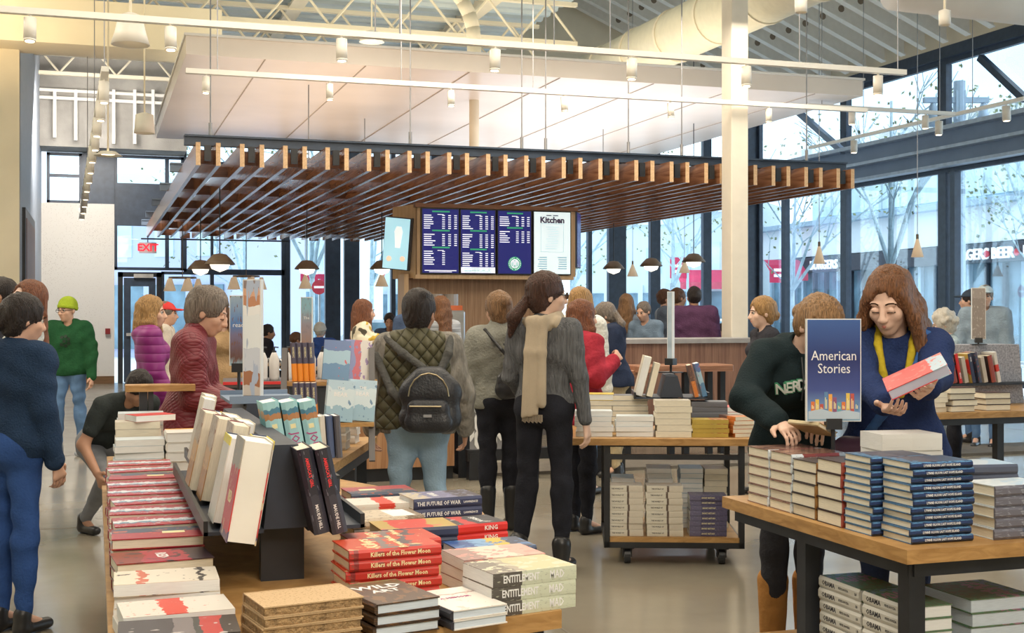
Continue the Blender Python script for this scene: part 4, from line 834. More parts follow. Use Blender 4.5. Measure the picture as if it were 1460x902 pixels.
kind('hb_mustard', .15, .235, .04, ink((.66, .50, .10)), ink((.70, .54, .12)), PAGEW)
kind('pb_grey', .15, .22, .032, ink((.14, .15, .18)), None, None, [('s', 'FIELD NOTES', .014, KW, 0, .8)], False)
kind('pb_red', .14, .2, .03, ink((.60, .05, .05)), None, PAGEW, (), False)
kind('pb_orange', .13, .20, .024, art('art_orange_brown', 'y', [(0, (.62, .20, .05)), (.5, (.14, .08, .07))], .3, 6, (.70, .45, .2), .66), None, PAGE, (), False)
kind('orange', .13, .20, .028, art('art_orange_navy', 'y', [(0, (.85, .28, .03)), (.46, (.10, .09, .14))], .35, 9, None), art('spine_orange_navy', 'y', [(0, (.85, .28, .03)), (.46, (.10, .09, .14))], .35, 9, None), PAGE, [('s', 'NORDIC', .014, KG, -.25)])
kind('bluecover', .14, .21, .03, art('art_blue_icy', 'y', [(0, (.12, .26, .45)), (.4, (.36, .55, .68)), (.75, (.12, .20, .42))], .3, 3, (.62, .10, .12), .68, .2), None, PAGEW, (), False)
kind('icecover', .14, .21, .03, art('art_icy_white', 'y', [(0, (.30, .48, .60)), (.35, (.62, .74, .80)), (.8, (.45, .62, .74))], .3, 3, (.14, .26, .42), .66, .4), None, PAGEW, [('c', 'THE', .02, KW, (0, .3)), ('c', 'BEAR', .03, KW, (0, .15))])
kind('redcover', .14, .21, .03, art('art_purple_red', 'x', [(0, (.22, .26, .50)), (.4, (.55, .10, .14)), (.62, (.70, .66, .62))], .3, 3, (.30, .20, .40), .62, .4), None, PAGEW)
kind('whitebox', .16, .22, .045, art('art_white_scribble', 'y', [(0, (.74, .72, .68)), (.8, (.75, .40, .10))], .4, 9, (.60, .56, .52), .70, .1), art('spine_white_scribble', 'y', [(0, (.78, .76, .72)), (.88, (.70, .10, .05))], .4, 12, (.45, .40, .38), .72, .1), PAGEW)
kind('redwhite', .16, .235, .04, art('art_held_red', 'y', [(0, (.62, .06, .06)), (.75, (.40, .52, .62))], .3, 4, (.66, .16, .14), .6, .2), art('spine_held_red', 'y', [(0, (.62, .06, .06)), (.78, (.45, .58, .66))], .3, 4, (.62, .20, .16), .64, .1), mat('page_lilac', (.50, .50, .62), .6, var=.12, scale=5))
kind('small_tan', .11, .16, .018, ink((.45, .30, .13)), ink((.60, .50, .30)), PAGE)
# ---------------- tables ----------------
def poly_table(label, pts, z, legs, shelf=None, th=.045, frame=True, rail=.6):
    cx = sum(p[0] for p in pts)/len(pts); cy = sum(p[1] for p in pts)/len(pts)
    t_ = thing('display_table', label, 'table', (cx, cy, 0), 0, None, True)
    ob('tabletop', MB().prism(pts, z-th, z), OAK, t_)
    ins = lambda k: [(cx+(p[0]-cx)*k, cy+(p[1]-cy)*k) for p in pts]
    q = ins(.93)
    for a, b_ in zip(q, q[1:]+q[:1]): ob('apron', MB().bar((*a, z-th-.025), (*b_, z-th-.025), .03, .05), BLACK, t_)
    for (x, y) in legs: ob('leg', MB().box((x-.03, y-.03, 0), (x+.03, y+.03, z-th)), BLACK, t_)
    if shelf:
        ob('lower_shelf', MB().prism(ins(.86), shelf-.03, shelf), OAK, t_)
    return t_
poly_table('near left oak display table covered with rows of books', [(.03, 2.73), (1.117, 2.98), (1.42, 4.75), (1.0, 5.75), (.03, 5.75)], .75, [(.12, 2.85), (1.0, 3.08), (1.25, 4.7), (.12, 5.6)], .22)
poly_table('small oak table behind the near left one, piled with white books', [(.06, 6.12), (.5, 6.12), (.5, 6.9), (.06, 6.9)], .75, [(.12, 6.2), (.44, 6.2), (.12, 6.8), (.44, 6.8)])
poly_table('slanted oak table carrying the ladder display of orange books', [(.62, 5.95), (1.03, 5.95), (1.62, 7.5), (1.0, 7.5)], .75, [(.72, 6.05), (1.0, 6.1), (1.5, 7.4), (1.05, 7.4)])
poly_table('near right oak display table with stacked hardbacks and poster stand', [(2.43, 3.385), (4.3, 3.385), (4.3, 4.40), (2.95, 4.40), (2.80, 4.62), (2.43, 4.62)], .75, [(2.50, 3.46), (2.50, 4.08), (4.2, 3.46), (4.2, 4.3)], .2)
poly_table('oak display table in the right background near the glazing', [(5.8, 7.9), (7.6, 7.9), (7.6, 9.1), (5.8, 9.1)], .75, [(6.0, 8.05), (6.6, 8.05), (7.4, 8.05), (6.0, 8.9)])
# rolling cart
ca = thing('rolling_cart', 'black framed rolling book cart with oak top and lower shelf', 'cart', (3.2, 7.1, 0), 0, None, True)
X_0, X_1, Y_0, Y_1 = 2.85, 3.68, 6.81, 7.55
ob('worktop', MB().bbox((2.65, 6.78, .712), (3.72, 7.6, .756), .004), OAK, ca); ob('lower_shelf', MB().box((X_0+.03, Y_0, .135), (X_1-.03, Y_1, .165)), OAK, ca)
for x in (X_0, X_1-.035):
    for y in (Y_0, Y_1-.035): ob('post', MB().box((x, y, .10), (x+.035, y+.035, .712)), BLACK, ca)
for y in (Y_0, Y_1-.03):
    ob('rail', MB().box((X_0, y, .10), (X_1, y+.03, .135)), BLACK, ca); ob('rail', MB().box((X_0+.035, y+.002, .625), (X_1-.035, y+.03, .655)), BLACK, ca)
for x in (X_0, X_1-.03): ob('rail', MB().box((x, Y_0, .10), (x+.03, Y_1, .135)), BLACK, ca)
for x in (X_0+.14, X_1-.13):
    for y in (Y_0+.06, Y_1-.1):
        w_ = ob('caster', MB().tube((x-.018, y, .047), (x+.018, y, .047), .047, n=18), BLACK, ca); hb = ob('hub', MB().tube((x-.021, y, .047), (x+.021, y, .047), .016, n=10), CHROME, w_); hb.matrix_parent_inverse = Matrix.Identity(4)
        ob('caster_fork', MB().box((x-.028, y-.02, .04), (x-.02, y+.03, .10)).box((x+.02, y-.02, .04), (x+.028, y+.03, .10)).box((x-.04, y-.03, .09), (x+.04, y+.04, .10)), BLACK, ca)
# -- cart books
XF = Matrix.Translation((3.265, 6.81, 0)) @ Matrix.Rotation(R(-21), 4, 'Z') @ Matrix.Translation((-3.265, -6.81, 0))   # the cart stands turned toward the aisle
CARTXF = XF
G1 = 'books on the rolling cart'
cz = .166
stack('cart_white', 8, 2.975, 6.91, cz, 90, 'cream spined paperback', 'in left front cart shelf stack', G1); stack('cart_white', 8, 3.21, 6.91, cz, 90, 'cream spined paperback', 'in middle front cart shelf stack', G1); stack('cart_navy', 8, 3.47, 6.92, cz, 90, 'navy spined paperback', 'in right front cart shelf stack', G1)
for i, (x, n, kn, ds) in enumerate(((2.98, 10, 'pb_blue', 'blue covered paperback'), (3.2, 12, 'pb_white', 'pale paperback'), (3.40, 12, 'pb_blue', 'blue and white paperback'), (3.55, 10, 'pb_cream', 'cream paperback'))):
    pile(kn, n, x, 7.25, cz, [0, 180, 0, 180][i], ds, 'in the %s rear cart shelf stack' % ['far left', 'left middle', 'right middle', 'far right'][i], G1)
tz = .7565
stack('pb_white', 5, 2.79, 6.92, tz, -90, 'white page edged paperback', 'in leftmost front stack on cart top', G1, .008, 3); stack('pb_white', 4, 3.03, 6.93, tz, -90, 'pale green edged paperback', 'in second front stack on cart top', G1, .008, 3)
stack('pb_cream', 6, 3.265, 6.90, tz, -90, 'cream page edged paperback', 'in tallest middle stack on cart top', G1, .008, 2); stack('pb_yellow', 4, 3.48, 6.90, tz, -90, 'mustard yellow paperback', 'in yellow stack on cart top', G1, .006, 3); stack('pb_orange', 5, 3.65, 6.95, tz, 20, 'orange and brown paperback', 'at the right end of cart top', G1, .006, 6)
pile('pb_grey', 6, 2.80, 7.22, tz, -90, 'grey edged paperback', 'in left rear stack on cart top', G1); stack('hb_mustard', 1, 2.8, 7.22, tz+6*.0326, -90, 'mustard yellow hardback lying on', 'the left rear cart stack', G1); 
pile('pb_grey', 7, 3.02, 7.22, tz, -90, 'dark edged paperback', 'in middle rear stack on cart top', G1); pile('pb_grey', 6, 3.50, 7.15, tz, 90, 'slate spined paperback', 'in right rear stack on cart top', G1); pile('pb_red', 5, 3.66, 7.3, tz, 0, 'red paperback', 'in the rear right corner of cart top', G1)
XF = Matrix.Identity(4)
# ---------------- display stands ----------------
SLATE = mat('slate_blue_steel', (.030, .040, .062), .5, var=.2)
def aframe(label, x, y0, y1, z0, z1, hw_, rz=0):
    s = thing('display_stand', label, 'display stand', (x, y0, z0), R(rz)); l = y1-y0; h = z1-z0
    prof = [(-hw_, 0), (hw_, 0), (.035, h), (-.035, h)]
    ob('stand_body', MB().prism(prof, -l, 0, M=frameM((0, 0, 0), (1, 0, 0), (0, 0, 1))), SLATE, s)
    for sg in (-1, 1):
        ob('book_ledge', MB().box((sg*hw_-(.16 if sg < 0 else 0), 0, -.01), (sg*hw_+(.16 if sg > 0 else 0), l, 0)), SLATE, s)
        ob('ledge_lip', MB().box((sg*(hw_+.155)-.006, 0, -.01), (sg*(hw_+.155)+.006, l, .03)), BLACK, s)
    for yy in (.06, l-.1): ob('foot', MB().box((-.06, yy, -(z0-.75)), (.06, yy+.04, -.01)), BLACK, s)
    return s
aframe('long dark book stand on the near left table', .50, 3.5, 4.9, .905, 1.135, .06)
G2 = 'books leaning on the near left stand'
def leanbook(kn, lab, x, y, side, lean=12, z=.912, g=G2, spin=0):
    # cover looks to -x (side -1) or +x (side +1); spine toward the camera for +x
    return upright(kn, lab, g, (x+(.085 if side < 0 and g == 'books leaning on the near left stand' else 0), y, z), 180 if side < 0 else 0, lean, spin)
leanbook('fatcream', 'fat pale hardback with red cover, nearest on stand left', .30, 3.30, -1, 10); leanbook('yellowtop', 'dark spined hardback with yellow top edge, second on stand', .34, 3.55, -1, 10)
leanbook('yellowtop', 'yellow topped grey hardback, third along the stand left side', .27, 3.62, -1, 12); leanbook('tanphoto', 'brown photo hardback with maroon spine leaning on stand left', .30, 3.80, -1, 10)
leanbook('greycloth', 'grey and cream hardback behind the brown photo one', .34, 4.0, -1, 10); leanbook('tanphoto', 'tan hardback with orange photo, deeper on the stand left', .27, 4.05, -1, 12); leanbook('greycloth', 'grey cream hardback leaning near the stand far end', .32, 4.24, -1, 11)
leanbook('tanphoto', 'maroon spined hardback leaning at the stand far left end', .25, 4.3, -1, 12); leanbook('yellowtop', 'navy spined pale hardback last on stand left side', .30, 4.5, -1, 10)
leanbook('darkred', 'black spined book with red lettering, left one of the pair', .562, 3.47, 1, 12, .90); leanbook('darkred', 'black spined book with red lettering, right one of the pair', .609, 3.46, 1, 12, .90)
for i in range(3): leanbook('journey', 'pale teal hardback with purple spine lettering, %s of three' % ['left', 'middle', 'right'][i], .545+.058*i, 4.12, 1, 10, .975)
rs = thing('riser_block', 'low slate riser under the teal hardbacks', 'riser', (.61, 4.1, .92)); ob('block', MB().box((-.10, -.12, .01), (.13, .2, .052)), SLATE, rs); ob('lip', MB().box((.12, -.12, .052), (.13, .2, .062)), BLACK, rs)
# stacks along the left edge (near to far)
G3 = 'books lying on the near left table'
row = [('darkphoto', 2, 2.86, .03), ('whitered', 2, 3.07, .0), ('creamblack', 3, 3.28, 0), ('redblack', 3, 3.52, 0), ('navyred', 4, 3.74, 0), ('ripple', 4, 3.96, 0), ('ripple', 4, 4.18, 0), ('ripple', 4, 4.40, 0), ('ripple', 4, 4.62, 0), ('ripple', 4, 4.84, 0), ('navyred', 4, 5.06, 0), ('ripple', 4, 5.28, 0), ('ripple', 4, 5.5, 0)]
dn = {'darkphoto': 'dark clouded hardback', 'whitered': 'white paperback with red square', 'creamblack': 'cream and black paperback', 'redblack': 'crimson and black hardback', 'navyred': 'navy and red hardback', 'ripple': 'red and white rippled hardback'}
pos_ = ['nearest the camera', 'second from camera', 'third from camera', 'fourth from camera', 'fifth from camera', 'sixth from camera', 'seventh from camera', 'eighth from camera', 'ninth from camera', 'tenth from camera', 'eleventh from camera', 'twelfth from camera', 'farthest from camera']
for i, (kn, n, y, dx) in enumerate(row): stack(kn, n, .175, y, .7505, -90+(4 if i % 2 else -2), dn[kn], 'in left row stack %s' % pos_[i], G3, .006, 2.5)
stack('kraft', 4, .455, 2.92, .7505, -80, 'brown kraft paper wrapped book', 'in front row kraft stack', G3, .002, .8)
stack('wildart', 3, .672, 2.99, .7505, 12, 'dark brown art book', 'in front row beside kraft stack', G3, .003, 2); stack('whitecover', 2, .845, 2.99, .7505, 14, 'white covered hardback', 'in front row middle', G3, .003, 2)
stack('entitle', 3, 1.02+.01, 3.06, .7505, 101, 'olive photo paperback', 'at the right front table corner', G3, .004, 2)
stack('flowermoon', 5, .735, 3.30, .7505, 94, 'red hardback with gold title spine', 'behind the dark art books', G3, .003, 1.5)
stack('pinkish', 3, 1.04, 3.32, .7505, 98, 'pale red photo paperback', 'behind the olive corner stack', G3, .004, 2); stack('bluegold', 2, 1.12, 3.62, .7505, 96, 'blue and gold hardback', 'right of the red stacks', G3, .004, 2)
stack('redking', 2, 1.16, 4.02, .7505, 98, 'black and red hardback with red spine', 'on table right edge', G3, .005, 3); stack('futurewar', 3, 1.15, 4.30, .7505, 96, 'navy hardback with white title spine', 'at table far right', G3, .004, 2)
stack('yellowred', 3, .93, 3.80, .7505, 92, 'yellow and red hardback', 'in middle of near left table', G3, .004, 2); stack('tancard', 3, .89, 4.06, .7505, 96, 'tan printed hardback', 'beside the navy titled stack', G3, .004, 2); stack('flowermoon', 4, .80, 3.55, .7505, 94, 'red and dark hardback', 'just behind the gold titled red stack', G3, .004, 2)
stack('whitered', 3, .95, 4.34, .7505, 90, 'white and red paperback', 'behind the tan printed stack', G3, .004, 3); stack('navyred', 3, 1.0, 4.62, .7505, 94, 'navy red hardback', 'at the back of near left table', G3, .004, 3)
# far small table: white piles
G4 = 'white books on the small table'
stack('pb_white', 5, .20, 6.24, .7505, -90, 'white page edged paperback', 'in front left pile of small table', G4, .01, 3); pile('pb_cream', 6, .20, 6.45, .7505, -90, 'off white paperback', 'in second pile of small table', G4, .012, 4); pile('pb_white', 8, .22, 6.65, .7505, -90, 'thin white paperback', 'in third pile of small table', G4, .012, 4)
stack('whitebox', 4, .40, 6.26, .7505, 0, 'square white book', 'in front right pile of small table', G4, .006, 3); stack('pb_red', 1, .26, 6.45, .7505+6*.0366, -70, 'single red paperback lying', 'on the white piles', G4)
rs = thing('riser_shelf', 'small oak riser shelf on a black post behind the white piles', 'shelf', (.2, 6.84, .75)); ob('shelf_board', MB().bbox((-.05, -.06, .34), (.30, .06, .375), .003), OAK, rs); ob('post', MB().box((.02, -.02, 0), (.06, .02, .34)).box((.065, -.02, 0), (.09, .02, .34)), BLACK, rs)
# second stand with red spines
aframe('slate stand behind the long one with a blue top shelf', .60, 5.0, 5.5, .90, 1.14, .08)
G5 = 'books on the rear left stand'
leanbook('greycloth', 'thick white hardback leaning left on the rear slate stand', .40, 5.12, -1, 12, g=G5); leanbook('greycloth', 'grey backed white hardback behind the thick white one', .42, 5.32, -1, 12, g=G5)
tr = thing('top_tray', 'blue grey tray lying on the rear slate stand', 'tray', (.62, 5.12, 1.142)); ob('tray_base', MB().box((-.12, -.1, 0), (.16, .3, .012)), STEELB, tr); ob('tray_rim', MB().box((-.12, -.1, .012), (.16, -.09, .03)).box((-.12, .29, .012), (.16, .3, .03)), STEELB, tr)
for i, cn_ in enumerate(((.55, .04, .05), (.60, .05, .07), (.62, .50, .50), (.10, .35, .15), (.70, .68, .62), (.08, .12, .24), (.10, .10, .12))):
    kn = 'spine%d' % i; kind(kn, .12, .17, .026, ink(cn_), ink(cn_), PAGEW)
    leanbook(kn, '%s spined small book in the upright row on rear stand' % ['dark red', 'crimson', 'dusty pink', 'green', 'off white', 'dark blue', 'black'][i], .74+.031*i, 5.12, 1, 4, .912, G5)
# poster signs
def sign(label, p, w, h, rz, mats, zbase, txt=None, th=.02):
    s = thing('poster_sign', label, 'sign', (p[0], p[1], zbase), rz, None)
    z0 = p[2]-zbase
    ob('panel', MB().box((-w/2, 0, z0), (w/2, th, z0+h)), mat('sign_edge', (.80, .82, .82), .3, var=.03), s); ob('poster', MB().box((-w/2+.004, -.002, z0+.004), (w/2-.004, 0, z0+h-.004)), mats, s)
    ob('clip', MB().box((-.03, -.012, z0-.03), (.03, th+.01, z0+.012)), BLACK, s); ob('pole', MB().tube((0, th/2, .006), (0, th/2, z0-.02), .008, n=8), BLACK, s); ob('base_plate', MB().box((-.06, -.05, 0), (.06, .06, .006)), BLACK, s)
    return s, z0
PN = art('poster_night', 'z', [(0, (.30, .50, .66)), (.10, (.20, .34, .60)), (.3, (.06, .09, .30)), (.6, (.02, .035, .16)), (1, (.05, .12, .36))], .3, 4, None, wave=1)
s, z0 = sign('dark blue poster reading American Stories above a painted city', (2.73, 4.27, 1.075), .215, .40, -TH*.9, PN, .75)
for tx, zz in (('American', .255), ('Stories', .205)): text('lettering', tx, .054, KW, s, frameM((0, -.003, z0+zz), (1, 0, 0), (0, 0, 1)), ext=.0006, sx=.85)
cols = [(.75, .20, .05), (.80, .55, .10), (.55, .10, .08), (.12, .25, .45), (.85, .40, .08), (.30, .10, .20), (.15, .40, .45)]
r_ = random.Random(4)
for i in range(11):
    x = -.09+i*.0172; hh = r_.uniform(.03, .085); c_ = cols[i % 7]
    b_ = ob('painted_tower', MB().box((x, -.0034, z0+.035+r_.uniform(0, .012)), (x+.014, -.002, z0+.035+hh)), ink(c_), s)
    ob('painted_windows', MB().box((x+.003, -.0038, z0+.05), (x+.006, -.0034, z0+.03+hh*.8)).box((x+.008, -.0038, z0+.05), (x+.011, -.0034, z0+.03+hh*.7)), KG, b_)
ob('painted_snow', MB().prism([(-.1, .01), (.1, .01), (.1, .035), (.05, .045), (0, .036), (-.05, .05), (-.1, .04)], 0, .0012, M=frameM((0, -.0026, z0), (1, 0, 0), (0, 0, 1))), ink((.50, .60, .70)), s)
PB = art('poster_blue_brown', 'z', [(0, (.35, .50, .60)), (.12, (.14, .07, .06)), (.45, (.20, .18, .30)), (.6, (.10, .22, .50)), (1, (.35, .45, .55))], .3, 5, (.20, .10, .08), .62, .2, wave=1)
s, z0 = sign('blue and brown poster beside the grey haired man', (at(340, 520, 5.9).x, at(340, 520, 5.9).y, 1.25), .085, .33, -TH, PB, .75); text('lettering', 'read', .03, KW, s, frameM((0, -.003, z0+.19), (1, 0, 0), (0, 0, 1)), ext=.0006)
PW = art('poster_collage', 'z', [(0, (.62, .55, .50)), (.10, (.40, .18, .10)), (.22, (.62, .66, .74)), (.42, (.80, .84, .86)), (.70, (.85, .86, .86)), (.78, (.55, .27, .16)), (.86, (.72, .42, .28)), (.92, (.30, .24, .24))], .12, 1.6, (.45, .52, .66), .58, .08)
s, z0 = sign('tall glossy white edged poster collage over the teal hardbacks', (at(359, 600, 4.98).x, at(359, 600, 4.98).y, 1.16), .075, .47, -TH-R(8), PW, .75, th=.03)
s, z0 = sign('narrow brown poster above the orange book ladder', (at(437, 497, 6.6).x, at(437, 497, 6.6).y, 1.31), .062, .27, -TH, art('poster_brown', 'z', [(0, (.32, .18, .12)), (.5, (.30, .28, .34)), (.8, (.25, .45, .55))], .3, 5, (.25, .22, .26), .6, .2, wave=1), .75); text('lettering', 'The', .02, KW, s, frameM((0, -.003, z0+.16), (1, 0, 0), (0, 0, 1)), ext=.0006)
s, z0 = sign('thin clear sign standing on the cart top display', (3.27, 7.22, 1.20), .038, .43, -TH-R(20), mat('sign_blue_clear', (.42, .52, .62), .2, var=.2), 1.122, th=.025)
s, z0 = sign('weathered grey sign on the right background table', (6.86, 8.6, 1.28), .11, .42, -TH-R(12), art('poster_grey', 'z', [(0, (.28, .24, .22)), (.8, (.34, .30, .28))], .5, 8, (.50, .46, .42), .62), 1.236, th=.03)
# ladder display on the slanted table
ld = thing('ladder_display', 'two tier oak ladder display holding orange books', 'display stand', (1.08, 6.5, .75), -.2)
ob('shelf_board', MB().box((-.14, -.14, .17), (.30, .10, .19)), OAK, ld); ob('shelf_board', MB().box((-.16, .02, .37), (.32, .24, .39)), OAK, ld)
for x in (-.16, .29): ob('leg', MB().bar((x, -.18, 0), (x, .1, .56), .03, .02), mat('grey_timber', (.16, .15, .15), .7), ld); ob('leg', MB().bar((x, .38, 0), (x, .1, .56), .03, .02), MATS['grey_timber'], ld)
G6 = 'books on the ladder display'
Ml = Matrix.Translation((1.08, 6.5, .75)) @ Matrix.Rotation(-.2, 4, 'Z')
def on_ladder(kn, lab, lx_, ly_, lz_, cover=True, spin=0):
    p = Ml @ Vector((lx_, ly_, lz_)); K = KINDS[kn]
    if cover: b_ = upright(kn, lab, G6, p, -90-11, 10, spin)
    else: b_ = upright(kn, lab, G6, p, -11, 3, spin)
for i in range(4): on_ladder('orange', 'orange and navy hardback, %s in the upper ladder row' % ['first', 'second', 'third', 'fourth'][i], -.12+.03*i, .10, .392, False)
for i in range(4): on_ladder('orange', 'orange hardback, %s in the lower ladder row' % ['first', 'second', 'third', 'fourth'][i], -.10+.03*i, -.06, .192, False)
for i, x in enumerate((.10, .21)): on_ladder(['bluecover', 'redcover'][i], '%s book facing out, %s on upper ladder shelf' % (['blue covered', 'purple and red covered'][i], ['left', 'right'][i]), x, .08+.033*i, .392, True, -4)
for i, x in enumerate((.12, .23)): on_ladder('icecover', 'icy blue covered book facing out, %s on lower ladder shelf' % ['left', 'right'][i], x, -.10+.033*i, .192, True, -5)
G7 = 'white books along the slanted table'
for i, (x, y, n) in enumerate(((.90, 6.05, 3), (1.0, 6.32, 3), (1.12, 6.62, 3), (1.24, 6.92, 3), (1.36, 7.22, 3))):
    stack('whitebox', n, x-.02, y, .7505, 70, 'white scribbled hardback', 'in slanted table pile %s' % ['nearest camera', 'second from camera', 'third from camera', 'fourth from camera', 'farthest from camera'][i], G7, .006, 2)
stack('pb_red', 1, .93, 6.07, .7505+3*.0456, 75, 'red edged paperback lying on', 'the nearest white scribbled pile', G7)
# right table stacks
G8 = 'hardbacks on the near right table'
stack('blueww', 11, 2.62, 3.545, .7505, 90, 'blue spined hardback', 'in the front corner blue stack', G8, .005, 1.5); stack('blueww', 11, 2.585, 3.715, .7505, 90, 'blue topped cream edged hardback', 'in stack behind the corner stack', G8, .004, 1.2)
stack('thickcream', 5, 2.575, 3.885, .7505, 90, 'thick cream edged hardback with rust spine', 'in third stack', G8, .003, 1); stack('brownspine', 5, 2.575, 4.055, .7505, 90, 'brown spined hardback', 'in fourth stack from the corner', G8, .004, 1.2)
stack('song', 6, 2.585, 4.225, .7505, 90, 'dark brown hardback with white lettered spine', 'in fifth stack', G8, .003, 1); stack('song', 6, 2.585, 4.395, .7505, 90, 'dark brown cream edged hardback', 'in the farthest left stack', G8, .003, 1)
stack('slate', 5, 2.93, 3.53, .7505, 90, 'slate spined hardback', 'in stack at right picture edge', G8, .004, 1.5); pile('slate', 6, 3.0, 3.78, .7505, 80, 'pale blue covered hardback', 'behind the slate spined stack', G8, .01, 4); pile('slate', 6, 3.28, 3.62, .7505, 85, 'sky blue covered hardback', 'right of the slate spined stack', G8, .01, 4)
stack('white_fat', 5, 2.86, 4.02, .7505, 85, 'fat plain white book', 'in the white stack behind blue ones', G8, .004, 2)
stack('obama', 8, 2.60, 3.62, .2005, 0, 'white spined photo book', 'on lower shelf, near pile', G8, .003, .8); stack('obama', 8, 2.60, 3.895, .2005, 0, 'white spined photo book', 'on lower shelf, far pile', G8, .003, .8); stack('gardenblue', 7, 2.93, 3.68, .2005, -90, 'large dark blue backed photo book', 'on lower shelf right', G8, .004, 1)
# right background table
G9 = 'books on the right background table'
stack('pb_cream', 5, 5.97, 8.05, .7505, -90, 'cream edged hardback', 'at left front of background table', G9, .01, 3); stack('thickcream', 4, 6.22, 8.04, .7505, -90, 'thick white edged book', 'middle front of background table', G9, .012, 4); stack('thickcream', 3, 6.55, 8.06, .7505, -90, 'dark covered cream edged book', 'right front of background table', G9, .012, 4)
pile('brownspine', 5, 5.97, 8.3, .7505, -90, 'dark bound cream edged book', 'in second row of background table', G9, .012, 4); pile('darkphoto', 5, 6.4, 8.35, .7505, -90, 'black covered book', 'under the leaning row of background table', G9, .01, 3)
bs = thing('display_stand', 'speckled grey wedge stand on the right background table', 'display stand', (6.86, 8.6, .75)); ob('wedge', MB().prism([(-.45, 0), (.45, 0), (.40, .485), (-.40, .485)], -.25, 0, M=frameM((0, 0, 0), (1, 0, 0), (0, 0, 1))), mat('speckled_grey', (.34, .34, .38), .7, var=.4, scale=60), bs); ob('ledge', MB().box((-.45, -.13, .16), (.45, 0, .18)), BLACK, bs)
ks_ = ['thickcream', 'redking', 'pb_cream', 'yellowred', 'navyred', 'pb_cream', 'thickcream', 'whitered']
for i in range(8):
    upright(ks_[i], '%s book, leaning at place %s in the upright background row' % (['cream', 'red spined', 'pale', 'yellow and black', 'dark blue', 'off white', 'thick cream', 'white and red'][i], ['one', 'two', 'three', 'four', 'five', 'six', 'seven', 'eight'][i]), G9, (6.50+.062*i, 8.535, .932), 0, 12)
# cart top display
aframe('black wedge stand on the cart top with leaning paperbacks', 3.27, 7.05, 7.40, .9785, 1.11, .07)
bz = .98
for nm, (kn, x, y, z, face, lean, lab) in enumerate((('pb_cream', 3.15, 7.12, bz, 180, 14, 'cream page edged paperback leaning on cart display left'), ('greycloth', 3.09, 7.16, bz, 180, 14, 'pale grey hardback leaning outermost on cart display left'), ('pb_orange', 3.41, 7.10, bz, 0, 14, 'white and orange paperback leaning on cart display right'), ('bluecover', 3.46, 7.14, bz, 0, 15, 'sky blue paperback outermost on cart display right'))):
    upright(kn, lab, G1, (x, y, z), face, lean)

for o in list(C.objects):
    if o.parent is None and 'cart' in str(o.get('label', '')): o.matrix_basis = CARTXF @ o.matrix_basis
o = ob('book_pile', PILE['m'][0], PILE['m'][1]); tag(o, 'remaining paperbacks piled behind the front stacks on cart and tables', 'books', None, 'stuff')
